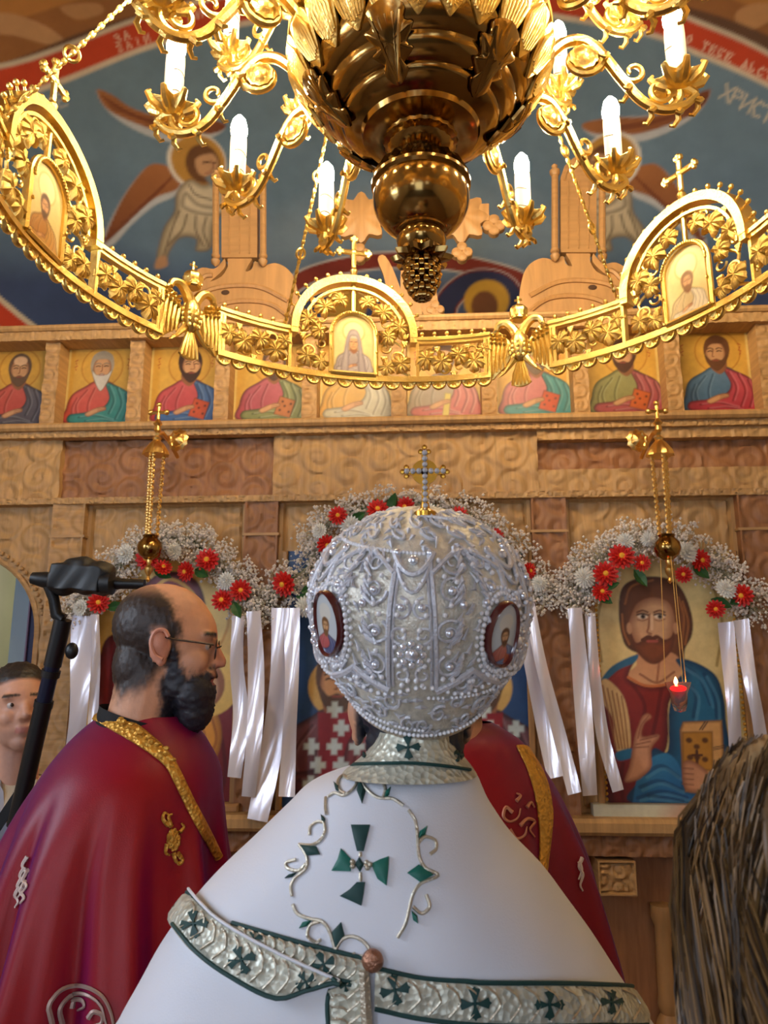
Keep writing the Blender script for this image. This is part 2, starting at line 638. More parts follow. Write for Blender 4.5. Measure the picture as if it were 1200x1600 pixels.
for dy in (-0.56, 0.56): f.bbox(-3.15, -3.08, 0.2 + dy - 0.04, 0.2 + dy + 0.04, 1.4, 3.2)
f.bbox(-3.15, -3.08, -0.4, 0.8, 3.16, 3.24); f.bbox(-3.15, -3.06, -0.44, 0.84, 1.36, 1.42)
fo = struct('window_3', f, WOOD)
MB().bbox(-3.15, -3.12, -0.36, 0.76, 1.42, 3.16).build('pane', LITP, fo, smooth=False)
o = struct('wall_sanctuary', MB().bbox(-3.15, 3.15, 5.75, 5.9, 0, 3.6), GREENW)
o['label'] = 'green plastered sanctuary wall seen through the side door'


# ------------------------------------------------------------------ painted conch above the screen
def my(x, z):
    return 5.4 - 0.07 * x * x - 0.06 * (z - 4) ** 2


def mp(px, py):
    Y = 5.0
    for _ in range(12):
        p = at(px, py, Y)
        Y = my(p.x, p.z)
    return (p.x, p.z)


def mps(*q):
    return [mp(q[i], q[i + 1]) for i in range(0, len(q), 2)]


mu = Paint(-3.14, 3.14, 3.3, 7.1, 0.0145, (156, 104, 58))
# outer vault: ochre with darker bands and painted feet
mu.poly(mps(-200, 130, -60, 60, 120, 0, 300, -60, 700, -110, 1000, -60, 1300, 50, 1300, -60, 1000, -150, 600, -200, 100, -120, -200, 0), (186, 128, 66))
mu.poly(mps(0, 20, 60, 35, 100, 62, 80, 70, 20, 55, -30, 50), (196, 150, 104))
mu.poly(mps(95, 10, 150, 5, 160, 20, 120, 30), (188, 140, 92))
mu.poly(mps(1150, 20, 1185, 5, 1230, 15, 1200, 35, 1160, 50), (196, 146, 96))
mu.poly(mps(-300, 400, -120, 170, 60, 78, 220, 22, 420, -20, 630, -40, 850, -10, 1000, 0, 1090, 15, 1200, 55, 1340, 130, 1500, 300, 1500, 500, 1340, 160, 1200, 80, 1080, 35, 1000, 20,
            850, 5, 630, -18, 420, 3, 220, 38, 65, 95, -100, 180, -260, 420), (104, 74, 54), curve=True)
ring = lambda g: mps(-270 - g, 330, -100 - g * .6, 190 - g * .8, 60 - g * .2, 145 - g, 220, 82 - g, 340, 50 - g, 470, 27 - g, 630, 14 - g, 800, 20 - g, 990, 52 - g, 1090, 88 - g,
                     1200, 137 - g, 1340 + g * .6, 215 - g * .6, 1500 + g, 350, 1340 + g, 480 + g * .6, 1200, 560 + g, 900, 640 + g, 300, 640 + g, 45 - g * .5, 510 + g, -60 - g * .8, 440 + g * .7)
mu.poly(ring(58), (214, 200, 176))
mu.poly(ring(50), (196, 62, 34), col2=(206, 74, 38))
mu.poly(ring(9), (222, 206, 180))
mu.poly(ring(0), (92, 120, 156), col2=(120, 146, 160))
mu.poly(mps(380, 380, 520, 300, 640, 285, 800, 300, 930, 385, 900, 500, 400, 500), (136, 158, 176), soft=0.12, alpha=0.8)
mu.poly(mps(-200, 420, 100, 400, 300, 440, 600, 420, 900, 440, 1300, 420, 1300, 640, -200, 640), (48, 64, 112), soft=0.22, alpha=0.85)
for w, c in ((0.20, (214, 200, 176)), (0.13, (196, 62, 34))):
    mu.line(mps(-160, 330, -90, 415, -30, 466, 20, 508, 70, 545), w, c)
# central mandorla arcs
for w, c in ((0.15, (196, 190, 186)), (0.115, (136, 52, 40))):
    mu.line(mps(430, 470, 480, 432, 560, 411, 640, 406, 720, 412, 800, 432, 850, 460), w, c)
for w, c in ((0.36, (186, 170, 170)), (0.32, (120, 44, 44)), (0.27, (46, 52, 88))):
    mu.line(mps(690, 520, 700, 470, 740, 440, 790, 450, 820, 520), w * 0.55, c)
mu.ell(*mp(760, 470), 0.17, 0.17, (206, 160, 60))
mu.ell(*mp(757, 478), 0.10, 0.12, (122, 78, 50))
mu.ell(*mp(540, 480), 0.16, 0.16, (200, 156, 64))


def letters(txt, px, py, dx, dy, h, col, w):
    G = {'Х': [[0, 0, 1, 1], [0, 1, 1, 0]], 'Р': [[0, 0, 0, 1], [0, 1, .8, .95, .85, .6, 0, .5]], 'И': [[0, 1, 0, 0], [0, 0, 1, 1], [1, 1, 1, 0]],
         'С': [[1, .9, .4, 1, 0, .5, .4, 0, 1, .1]], 'Т': [[0, 1, 1, 1], [.5, 1, .5, 0]], 'О': [[.5, 1, 0, .5, .5, 0, 1, .5, .5, 1]], 'Н': [[0, 0, 0, 1], [1, 0, 1, 1], [0, .5, 1, .5]],
         'І': [[.5, 0, .5, 1]], 'Є': [[1, .9, .4, 1, 0, .5, .4, 0, 1, .1], [0, .5, .7, .5]], 'З': [[0, .9, .6, 1, .9, .75, .4, .55, 1, .3, .6, 0, 0, .1]],
         'А': [[0, 0, .5, 1, 1, 0], [.2, .4, .8, .4]], 'Г': [[0, 0, 0, 1, .9, 1]], 'Е': [[1, 0, 0, 0, 0, 1, 1, 1], [0, .5, .8, .5]], 'М': [[0, 0, 0, 1, .5, .4, 1, 1, 1, 0]],
         'В': [[0, 0, 0, 1, .8, .8, 0, .5, .9, .3, 0, 0]], 'Д': [[0, 0, .2, .2, .5, 1, .8, .2, 1, 0], [.1, .2, .9, .2]], 'Ь': [[0, 1, 0, 0, .8, .2, 0, .5]], 'Б': [[1, 1, 0, 1, 0, 0, .8, .2, 0, .5]]}
    n = math.hypot(dx, dy)
    ux, uy = dx / n, dy / n
    for i, ch in enumerate(txt):
        for st in G.get(ch, []):
            pts = []
            for k in range(0, len(st), 2):
                u, v = st[k] * h * 0.62, st[k + 1] * h
                pts.append(mp(px + dx * i + ux * u + uy * v, py + dy * i + uy * u - ux * v))
            mu.line(pts, w, col, curve=False)


letters('ХРИСТОС', 1124, 152, 16, 8.5, 24, (196, 190, 176), 0.016)
letters('НІЕ', 62, 180, 16, -6, 20, (178, 180, 178), 0.015)
letters('ЗА', 182, 68, 14, -5, 13, (226, 176, 148), 0.013)
letters('ЗАІИ', 186, 82, 14, -5, 11, (226, 176, 148), 0.012)
letters('ИИ', 296, 32, 13, -4, 13, (226, 176, 148), 0.012)
letters('О ТЕБЕ ДЬСТВО', 1070, 66, 12.5, 5.6, 13, (232, 190, 164), 0.012)


def angel(fx, flip):
    def q(*a):
        r = []
        for i in range(0, len(a), 2):
            x = a[i]
            if flip: x = 1262 - x
            r.append(mp(x, a[i + 1]))
        return r
    wing, wdk, wht = (172, 112, 66), (124, 68, 40), (196, 200, 204)
    # far wing, sweeping up and back
    mu.poly(q(152, 142, 175, 152, 200, 168, 240, 180, 300, 184, 350, 196, 330, 215, 270, 222, 215, 205, 170, 175), wht)
    mu.poly(q(152, 140, 178, 150, 205, 168, 250, 182, 310, 184, 352, 194, 335, 208, 270, 210, 205, 190, 165, 168), wing, col2=wdk, ax=(1, 0))
    for k in range(5): mu.line(q(160 + 4 * k, 150 + 5 * k, 215 + 8 * k, 182 + 3 * k, 300 + 5 * k, 198 + 2 * k), 0.014, wdk, alpha=0.7)
    # near wing
    mu.poly(q(282, 280, 262, 262, 232, 262, 205, 290, 180, 330, 158, 380, 175, 384, 205, 352, 240, 322, 276, 304), wht)
    mu.poly(q(282, 278, 262, 260, 234, 258, 206, 288, 182, 328, 162, 378, 178, 368, 210, 334, 245, 308, 276, 296), wing, col2=wdk, ax=(0, -1))
    for k in range(6): mu.line(q(270 - 14 * k, 275 + 14 * k, 250 - 16 * k, 296 + 15 * k, 232 - 14 * k, 312 + 12 * k), 0.02, wdk, alpha=0.75)
    # halo, hair, face
    mu.ell(*q(308, 252)[0], 0.215, 0.22, (232, 226, 214))
    mu.ell(*q(310, 252)[0], 0.195, 0.20, (196, 146, 66))
    mu.ell(*q(317, 256)[0], 0.125, 0.15, (112, 74, 44))
    mu.poly(q(306, 248, 330, 240, 340, 252, 338, 268, 325, 276, 310, 270), (204, 158, 116))
    mu.line(q(318, 254, 326, 253), 0.014, (80, 50, 36)); mu.line(q(332, 254, 337, 254), 0.012, (80, 50, 36))
    mu.line(q(331, 252, 334, 263, 329, 265), 0.01, (150, 98, 70)); mu.line(q(322, 270, 332, 270), 0.01, (140, 70, 60))
    # body: cream robe, bowed, arms folded
    cr, sh, lt = (196, 178, 142), (128, 112, 92), (220, 208, 180)
    mu.poly(q(296, 280, 276, 300, 272, 330, 256, 356, 246, 392, 244, 418, 258, 412, 266, 392, 282, 372, 306, 374, 306, 392, 330, 388, 336, 350, 350, 330, 352, 300, 336, 284, 318, 288), cr, col2=lt, ax=(0, 1), rim=(sh, 0.05))
    mu.poly(q(322, 276, 352, 272, 372, 290, 366, 312, 340, 300, 330, 290), (120, 132, 140))
    mu.poly(q(290, 300, 310, 318, 340, 322, 362, 312, 366, 322, 340, 336, 308, 334, 284, 322), lt, rim=(sh, 0.035))
    for a in ((280, 330, 268, 360, 254, 404), (292, 336, 284, 360, 262, 384), (306, 338, 306, 360, 318, 384), (296, 290, 306, 304, 330, 312), (322, 340, 318, 362, 326, 384)):
        mu.line(q(*a), 0.018, sh, alpha=0.8)
    mu.poly(q(246, 404, 258, 400, 262, 414, 250, 420, 242, 418), (196, 150, 112))


angel(0, False)
angel(0, True)
mu.mottle(0.035, 2.2)
o = mu.obj('wall_conch', FRESCO, lambda x, z: (x, my(x, z), z))
o['kind'] = 'structure'
o['label'] = 'blue painted conch with angels and a red arched border'


# ================================================================== the carved icon screen
def carve(X, Z, cell, seed=0):
    """height field of volutes and leaves, 0..1"""
    k = np.floor(X / cell).astype(int)
    zz = Z + np.where(k % 2 == 0, 0.0, 0.5 * cell)
    j = np.floor(zz / cell).astype(int)
    u = (X / cell - k - 0.5) * 2
    v = (zz / cell - j - 0.5) * 2
    r = np.hypot(u, v)
    th = np.arctan2(v, u)
    d = np.where((k + j + seed) % 2 == 0, 1.0, -1.0)
    ph = ((k * 37 + j * 91 + seed * 13) % 17) / 17 * 6.28
    sw = 0.5 + 0.5 * np.cos(th * d + 5.2 * r + ph)
    lob = 0.5 + 0.5 * np.cos(5 * th + ph)
    h = np.where(r < 0.35, 0.55 + 0.45 * lob * np.clip(1 - r / 0.35, 0, 1), sw ** 0.8)
    edge = np.clip((1.08 - r) / 0.14, 0, 1)
    return h * edge + (1 - edge) * (0.35 + 0.3 * np.sin(X * 60) * np.sin(Z * 60))


def hfield(name, x0, x1, z0, z1, y, mt, parent, cell=0.11, depth=0.014, thick=0.05, step=0.0085, frame=0.0, keep=None, seed=0):
    nx = int((x1 - x0) / step) + 2
    nz = int((z1 - z0) / step) + 2
    X, Z = np.meshgrid(np.linspace(x0, x1, nx), np.linspace(z0, z1, nz))
    h = carve(X, Z, cell, seed) * depth
    if frame:
        e = np.minimum(np.minimum(X - x0, x1 - X), np.minimum(Z - z0, z1 - Z))
        h = np.where(e < frame, depth * 1.15, np.where(e < frame * 1.5, 0, h))
    V = np.stack([X, y - h, Z], -1).reshape(-1, 3)
    idx = np.arange(nx * nz).reshape(nz, nx)
    F = np.stack([idx[:-1, :-1], idx[:-1, 1:], idx[1:, 1:], idx[1:, :-1]], -1).reshape(-1, 4)
    if keep is not None:
        kq = keep(X, Z)
        F = F[(kq[:-1, :-1] & kq[:-1, 1:] & kq[1:, 1:] & kq[1:, :-1]).reshape(-1)]
    F = F.tolist()
    if keep is None:
        rg = np.concatenate([idx[0, :], idx[1:, -1], idx[-1, -2::-1], idx[-2:0:-1, 0]])
        B = V[rg].copy(); B[:, 1] = y + thick
        base, n = len(V), len(rg)
        V = np.concatenate([V, B])
        for i in range(n):
            q = (i + 1) % n
            F.append([int(rg[q]), int(rg[i]), base + i, base + q])
        F.append([base + i for i in range(n)][::-1])
    og = np.array([(x0 + x1) / 2, y, z0])
    me = bpy.data.meshes.new(name)
    me.from_pydata((V - og).tolist(), [], F)
    me.polygons.foreach_set('use_smooth', [True] * len(me.polygons))
    me.set_sharp_from_angle(angle=R(50))
    me.materials.append(mt)
    return link(me, name, parent, og)


ico = empty('icon_screen', (0, IY + 0.1, 0), label='carved walnut church icon screen spanning the whole nave', cat='icon screen')
XL, XR = -3.14, 3.14
# apostle tier
MB().bbox(XL, XR, IY - 0.10, IY + 0.14, 3.225, 3.28, 0.012).bbox(XL, XR, IY - 0.13, IY + 0.14, 3.268, 3.298, 0.01).build('top_rail', WOOD_H, ico, smooth=False)
hfield('carved_frieze', XL, XR, 3.222, 3.268, IY - 0.105, WOOD_H, ico, cell=0.05, depth=0.008, thick=0.02, step=0.008)
MB().bbox(XL, XR, IY + 0.05, IY + 0.12, 2.45, 3.3).build('back_board', WOOD_H, ico, smooth=False)
PX = [-2.691, -2.266] + [-1.841 + 0.4253 * k for k in range(9)] + [1.986, 2.411]
pm = None
for x in PX:
    if pm is None:
        po = hfield('post', x - 0.036, x + 0.036, 2.79, 3.235, IY - 0.07, WOOD, ico, cell=0.072, depth=0.010, thick=0.12, step=0.006)
        pm = po.data
    else:
        link(pm, 'post', ico, (x, IY - 0.07, 2.79))
MB().bbox(XL, XR, IY - 0.11, IY + 0.1, 2.762, 2.80, 0.012).build('ledge', WOOD_H, ico, smooth=False)
hfield('rope_moulding', XL, XR, 2.733, 2.764, IY - 0.075, WOOD_H, ico, cell=0.035, depth=0.010, thick=0.05, step=0.007)
# carved beam in lengths of different wood
for x0, x1, mt, dy, sd in ((XL, -1.77, WOOD_H, 0, 0), (-1.77, -0.735, WOOD_R, 0.035, 1), (-0.735, 0.50, WOOD_H, 0, 2)):
    hfield('carved_beam', x0, x1, 2.435, 2.735, IY - 0.03 + dy, mt, ico, cell=0.15, depth=0.017, seed=sd)
hfield('carved_beam', 0.50, 1.55, 2.685, 2.735, IY - 0.05, WOOD_H, ico, cell=0.06, depth=0.01)
hfield('carved_beam', 0.50, 1.55, 2.545, 2.685, IY + 0.01, WOOD_R, ico, cell=0.14, depth=0.015, seed=3)
hfield('carved_beam', 0.50, 1.55, 2.435, 2.545, IY - 0.04, WOOD_H, ico, cell=0.105, depth=0.012, seed=4)
hfield('carved_beam', 1.55, XR, 2.435, 2.735, IY - 0.03, WOOD_R, ico, cell=0.15, depth=0.017, seed=5)
hfield('rope_moulding', XL, XR, 2.410, 2.440, IY - 0.06, WOOD_H, ico, cell=0.033, depth=0.010, thick=0.06, step=0.007)
# pilasters and panels
for x, mt in ((-1.698, WOOD), (-0.78, WOOD_R), (0.537, WOOD_R), (1.45, WOOD_R), (2.35, WOOD)):
    pl = hfield('pilaster', x - 0.078, x + 0.078, 1.05, 2.425, IY - 0.045, mt, ico, cell=0.13, depth=0.014, thick=0.08, frame=0.010)
    MB().bbox(x - 0.085, x + 0.085, IY - 0.062, IY + 0.02, 2.25, 2.262).build('band', WOOD, pl, smooth=False)
for x0, x1, sd in ((-1.62, -0.858, 0), (-0.702, 0.459, 1), (0.615, 1.372, 2), (1.528, 2.272, 3), (2.428, XR, 4)):
    hfield('carved_panel', x0, x1, 1.05, 2.425, IY, WOOD_H, ico, cell=0.165, depth=0.016, thick=0.05, frame=0.022, seed=sd)
# side door with carved arch
AX, AZ, AR = -2.22, 1.80, 0.395
hfield('arch_spandrel', XL, -1.776, 0.0, 2.425, IY, WOOD_H, ico, cell=0.15, depth=0.014,
       keep=lambda X, Z: ~(((np.abs(X - AX) < AR) & (Z < AZ)) | (np.hypot(X - AX, Z - AZ) < AR)))
arc = [(AX - AR, IY, 0.0)] + [(AX - AR * math.cos(a), IY, AZ + AR * math.sin(a)) for a in np.linspace(0, PI, 33)] + [(AX + AR, IY, 0.0)]
MB().tube(arc, 0.016, 8).build('arch_moulding', WOOD, ico)
bd = MB()
for a in np.linspace(0.02, PI - 0.02, 44): bd.ell((AX - (AR + 0.035) * math.cos(a), IY - 0.018, AZ + (AR + 0.035) * math.sin(a)), 0.011, 6, 4)
for z in np.arange(1.0, AZ, 0.03): bd.ell((AX + AR + 0.035, IY - 0.018, z), 0.011, 6, 4)
props(bd.build('bead_moulding', WOOD, ico), kind='stuff')
rv = MB()
for a, b in zip(arc[:-1], arc[1:]):
    rv.add([a, b, (b[0], IY + 0.16, b[2]), (a[0], IY + 0.16, a[2])], [(0, 1, 2, 3)])
rv.build('reveal', WOOD, ico)
# lower cornice, base blocks, half columns
MB().bbox(XL, -2.64, IY - 0.16, IY + 0.1, 0.985, 1.05, 0.015).bbox(-1.80, XR, IY - 0.16, IY + 0.1, 0.985, 1.05, 0.015).build('cornice', WOOD_H, ico, smooth=False)
hfield('carved_cornice', -1.80, XR, 0.90, 0.985, IY - 0.10, WOOD_R, ico, cell=0.085, depth=0.014, thick=0.1)
MB().bbox(-1.80, XR, IY + 0.02, IY + 0.1, 0.0, 0.92).build('base_panel', WOOD_R, ico, smooth=False)
for x in (-1.25, -0.55, 0.0, 0.735, 1.3, 2.0):
    hfield('carved_block', x - 0.075, x + 0.075, 0.755, 0.885, IY - 0.10, WOOD, ico, cell=0.065, depth=0.016, thick=0.12, frame=0.008, step=0.006)
for x in (-1.05, -0.25, 0.93, 1.6):
    c = MB().lathe([(0.055, 0.0), (0.055, 0.05), (0.04, 0.07), (0.062, 0.14), (0.068, 0.20), (0.05, 0.27), (0.034, 0.30), (0.044, 0.33), (0.040, 0.36), (0.036, 0.62), (0.048, 0.65), (0.048, 0.70)], 16, (x, IY - 0.02, 0))
    c.build('half_column', WOOD_L, ico)
MB().bbox(-1.8, XR, IY - 0.08, IY + 0.1, 0.0, 0.10, 0.02).build('plinth', WOOD_R, ico, smooth=False)

# what the side door shows: an open painted door leaf, a pale post
dr = MB().bbox(-1.985, -1.845, IY + 0.22, IY + 0.26, 0.02, 2.0)
do = struct('door_1', dr, mat('navy_door_paint', (30, 34, 78), 0.5))
do['label'] = 'navy painted door leaf inside the carved side arch'
MB().bbox(-1.99, -1.84, IY + 0.205, IY + 0.225, 1.985, 2.01).bbox(-1.99, -1.983, IY + 0.205, IY + 0.225, 0.02, 2.0).build('edge_strip', mat('mauve_paint', (120, 92, 122), 0.5), do, smooth=False)
lt = MB()
for ox, st in ((0.0, [(1, .9), (.4, 1), (0, .5), (.4, 0), (1, .1)]), (0.035, [(1, .9), (.4, 1), (0, .5), (.4, 0), (1, .1)]), (0.035, [(0, .5), (.8, .5)])):
    lt.tube([(-1.935 + ox + u * 0.022, IY + 0.218, 1.80 + v * 0.035) for u, v in st], 0.0028, 4)
lt.build('letters', PET_W, do)
o = MB().bbox(-2.10, -1.99, IY + 0.26, IY + 0.34, 0.02, 2.6).build('trim_1', mat('pale_blue_paint', (150, 170, 184), 0.6), smooth=False)
o['kind'] = 'structure'

# ================================================================== painted icons
FACE, FSH, FLT = (206, 156, 112), (142, 92, 62), (228, 186, 146)


def saint(P, cx, z0, s, inner, outer, side=1, hair=(90, 56, 36), beard=True, long_beard=False, book=None, scroll=None, bald=False, head=True, turn=0.0, trim=None, hand=True, white=False, wide=1.0):
    """half-length figure; s = half width of the shoulders"""
    q = lambda *a: [(cx + side * a[i] * s * wide, z0 + a[i + 1] * s) for i in range(0, len(a), 2)]
    dk = lambda c, k=0.55: tuple(int(x * k) for x in c)
    lt = lambda c, k=0.35: tuple(int(x + (255 - x) * k) for x in c)
    P.poly(q(-.97, 0, -1.0, .5, -.85, .92, -.45, 1.18, -.2, 1.32, .2, 1.32, .45, 1.18, .85, .92, 1.0, .5, .97, 0), inner, col2=lt(inner, .18), rim=(dk(inner), 0.10 * s))
    for a in ((-.6, .1, -.7, .6, -.4, 1.05), (-.3, .1, -.35, .6, -.18, 1.1), (-.8, .2, -.82, .5, -.7, .8)):
        P.line(q(*a), .055 * s, dk(inner, .7), alpha=.6); P.line(q(*[v + (.05 if i % 2 == 0 else 0) for i, v in enumerate(a)]), .04 * s, lt(inner, .3), alpha=.5)
    # mantle over one shoulder and across the waist
    P.poly(q(.12, 1.28, .4, 1.2, .85, .94, 1.02, .5, .98, 0, -.75, 0, -.9, .28, -.4, .36, .1, .5, .28, .8), outer, col2=lt(outer, .2), rim=(dk(outer), 0.09 * s))
    for a in ((.25, 1.15, .42, .7, .3, .3), (.5, 1.08, .66, .6, .5, .12), (.76, .9, .86, .5, .74, .1), (-.6, .2, -.1, .25, .4, .1), (-.4, .08, .1, .12, .5, .02)):
        P.line(q(*a), .06 * s, dk(outer, .62), alpha=.6); P.line(q(*[v + (.06 if i % 2 == 0 else .02) for i, v in enumerate(a)]), .045 * s, lt(outer, .35), alpha=.5)
    if trim: P.line(q(.05, 1.25, .18, .8, .0, .45), .12 * s, trim)
    if book:
        P.poly(q(.02, .18, .5, .05, .66, .58, .2, .74), book, curve=False, rim=(dk(book, .6), .04 * s))
        for a, b in ((.2, .3), (.46, .24), (.34, .42), (.28, .56), (.52, .48)): P.ell(*q(a, b)[0], .035 * s, .035 * s, dk(book, .5))
    if scroll: P.poly(q(-.05, .02, .14, 0, .22, .7, .04, .72), scroll, curve=False, rim=(dk(scroll, .7), .03 * s))
    if hand:
        P.poly(q(-.42, .3, -.3, .4, -.05, .5, .16, .52, .2, .42, -.02, .34, -.3, .22), FACE, rim=(FSH, .05 * s))
        for k in range(3): P.line(q(-.04, .38 + .05 * k, .2, .42 + .045 * k), .018 * s, FSH)
    if head:
        H = 1.24
        t = turn
        hx = lambda a: cx + a * H * s
        hz = lambda b: z0 + (1.40 + (b - 1.40) * H) * s
        hp = lambda *a: [(hx(a[k]), hz(a[k + 1])) for k in range(0, len(a), 2)]
        P.poly(q(-.19, 1.55, -.22, 1.3, -.05, 1.12, .08, 1.12, .22, 1.3, .19, 1.55), FSH)
        P.ell(hx(t * .02), hz(1.74), .29 * s * H, .36 * s * H, hair)
        P.ell(hx(t * .05), hz(1.66), .225 * s * H, .33 * s * H, FACE, rim=(FSH, .08 * s))
        if not bald: P.poly(hp(-.27, 1.7, -.24, 1.98, 0, 2.11, .24, 1.98, .27, 1.7, .17, 1.86, 0, 1.9, -.17, 1.86), hair)
        else: P.ell(cx, hz(1.9), .17 * s * H, .12 * s * H, FLT)
        if beard:
            b = 1.08 if long_beard else 1.24
            e = t * .04
            P.poly(hp(-.24 + e, 1.62, -.2 + e, 1.42, e, b, .2 + e, 1.42, .24 + e, 1.62, .12 + e, 1.5, e, 1.53, -.12 + e, 1.5), hair if not white else (206, 200, 190), rim=(dk(hair, .7), .03 * s))
        for e in (-1, 1):
            ex = e * .1 + t * .06
            P.line(hp(ex - .05, 1.71, ex, 1.725, ex + .05, 1.71), .032 * s, (60, 36, 26))
            P.line(hp(ex - .065, 1.77, ex, 1.795, ex + .065, 1.77), .03 * s, dk(hair, .8))
        P.line(hp(t * .09, 1.75, t * .12, 1.6, t * .06 - .03, 1.585), .03 * s, FSH)
        P.line(hp(t * .06 - .06, 1.49, t * .06 + .06, 1.49), .03 * s, (150, 70, 58))


AP = [  # inner, outer, side, kwargs, label
    ((186, 60, 50), (78, 72, 84), 1, dict(hair=(104, 80, 62), bald=True), 'icon of a bald apostle in red with a slate grey mantle'),
    ((200, 70, 56), (38, 130, 126), 1, dict(hair=(168, 156, 138), white=True, long_beard=True), 'icon of a white-haired apostle in red tunic and teal mantle'),
    ((186, 58, 62), (52, 92, 150), 1, dict(hair=(66, 42, 32), book=(198, 84, 48), turn=1), 'icon of a dark-bearded apostle in red and blue with a red book'),
    ((170, 66, 82), (122, 128, 76), 1, dict(hair=(84, 54, 38), book=(184, 110, 62)), 'icon of an apostle in rose and olive green holding a brown book'),
    ((196, 142, 44), (178, 170, 150), 1, dict(hair=(96, 62, 40), hand=True), 'icon of an apostle in yellow ochre and pale grey robes'),
    ((150, 130, 110), (186, 92, 92), 1, dict(hair=(90, 60, 42), scroll=(206, 184, 96)), 'icon of an apostle in pink mantle holding a striped yellow scroll'),
    ((184, 94, 98), (42, 128, 138), 1, dict(hair=(110, 88, 70), book=(196, 80, 46)), 'icon of an apostle in pink tunic and teal mantle with a red book'),
    ((132, 128, 70), (164, 66, 72), 1, dict(hair=(80, 48, 34), book=(200, 98, 44), turn=-1), 'icon of an apostle in olive tunic and mauve mantle with an orange book'),
    ((60, 100, 140), (176, 44, 62), 1, dict(hair=(106, 66, 40), turn=-1), 'icon of a brown-haired apostle in blue tunic and crimson mantle'),
]
cxs = [-2.0535 + 0.4253 * k for k in range(9)]
xoff = [0.0, 0.0, 0.02, 0.02, 0.0, 0.0, 0.02, 0.02, 0.03]
for k, (inn, out, sd, kw, lab) in enumerate(AP):
    cx = cxs[k]
    P = Paint(cx - 0.176, cx + 0.176, 2.80, 3.262, 0.0043, (206, 150, 58))
    P.ell(cx, 3.02, 0.2, 0.25, (224, 178, 78), soft=0.1, alpha=0.8)  # lighter middle: chandelier light put into the gold ground
    P.line([(cx - 0.17, 2.836), (cx - 0.17, 3.258), (cx + 0.17, 3.258), (cx + 0.17, 2.836), (cx - 0.17, 2.836)], 0.012, (226, 196, 120), curve=False)
    hx = cx + xoff[k]
    P.ell(hx, 3.13, 0.108, 0.108, (190, 128, 44)); P.ell(hx, 3.13, 0.102, 0.102, (218, 166, 68))
    for e in (-1, 1):
        for j in range(4): P.line([(cx + e * (0.128 + 0.008 * (j % 2)), 3.17 - 0.016 * j), (cx + e * (0.140 - 0.006 * (j % 2)), 3.163 - 0.016 * j)], 0.004, (176, 66, 40))
    saint(P, hx, 2.833, 0.168, inn, out, sd, **kw)
    P.C *= 0.84
    P.mottle(0.05, 20)
    ob = P.obj('apostle_icon', PAINT, lambda x, z: (x, x * 0 + IY + 0.018, z), back=0.03)
    props(ob, lab, 'icon', 'apostle icons in the upper row of the icon screen')


# ------------------------------------------------------------------ the large icon of Christ
YI = IY - 0.03


def z3(*a):                        # measured on the photograph at three times its size, corner (800, 800)
    r = []
    for i in range(0, len(a), 2):
        p = at(800 + a[i] / 3, 800 + a[i + 1] / 3, YI)
        r.append((p.x, p.z))
    return r


P = Paint(0.715, 1.335, 1.085, 2.16, 0.0046, (206, 184, 122))
P.ell(*z3(670, 520)[0], 0.40, 0.42, (222, 200, 138), soft=0.08)
P.line(z3(440, 330, 400, 520, 420, 700), 0.012, (176, 150, 92)); P.line(z3(930, 300, 985, 520, 960, 720), 0.012, (176, 150, 92))
P.poly(z3(500, 440, 520, 350, 590, 310, 680, 303, 760, 325, 812, 390, 846, 500, 842, 580, 812, 640, 800, 700, 740, 690, 560, 650, 512, 570), (112, 64, 34), rim=((74, 40, 24), 0.05))
for a in ((530, 430, 560, 350, 660, 320), (800, 420, 826, 520, 812, 620), (780, 400, 806, 500, 792, 640), (516, 480, 524, 560, 550, 620)):
    P.line(z3(*a), 0.010, (150, 92, 48))
P.poly(z3(590, 660, 582, 720, 520, 770, 560, 830, 640, 850, 760, 800, 800, 740, 752, 660), (190, 136, 96), col2=(212, 164, 120), ax=(0, -1))
P.line(z3(600, 760, 680, 800, 760, 750), 0.010, (150, 98, 68)); P.line(z3(690, 700, 680, 790), 0.010, (160, 104, 72))
# maroon tunic
P.poly(z3(580, 680, 500, 715, 430, 775, 408, 860, 425, 1000, 440, 1200, 450, 1362, 575, 1362, 625, 1245, 725, 1105, 735, 900, 795, 785, 700, 812, 620, 812, 545, 775), (112, 26, 30), col2=(136, 40, 36), rim=((74, 14, 22), 0.03))
for a in ((560, 800, 620, 900, 610, 1000), (700, 830, 680, 950, 660, 1040), (450, 1050, 460, 1200, 470, 1350), (520, 1180, 510, 1260, 520, 1350)):
    P.line(z3(*a), 0.016, (78, 14, 22), alpha=.6)
P.line(z3(545, 775, 620, 812, 700, 812, 795, 785), 0.012, (190, 110, 60))
# blue mantle
P.poly(z3(768, 690, 850, 700, 950, 760, 988, 850, 1003, 970, 1010, 1362, 560, 1362, 600, 1250, 660, 1110, 730, 1120, 735, 930, 770, 800, 800, 750), (24, 84, 122), col2=(36, 106, 142), rim=((14, 50, 84), 0.05))
P.poly(z3(410, 800, 470, 722, 585, 668, 575, 705, 500, 740, 440, 790), (34, 100, 136))
P.poly(z3(610, 1190, 720, 1130, 790, 1200, 800, 1310, 900, 1345, 600, 1362, 570, 1340), (28, 92, 150), col2=(48, 124, 172))
for a in ((800, 720, 880, 780, 930, 900), (790, 780, 860, 850, 850, 960), (900, 760, 950, 860, 960, 960), (620, 1230, 700, 1190, 780, 1240), (600, 1290, 690, 1260, 790, 1300), (590, 1340, 700, 1310, 820, 1340), (640, 1330, 720, 1340, 800, 1355)):
    P.line(z3(*a), 0.016, (14, 52, 92), alpha=.6); P.line(z3(*[v + 14 for v in a]), 0.014, (88, 150, 186), alpha=.4)
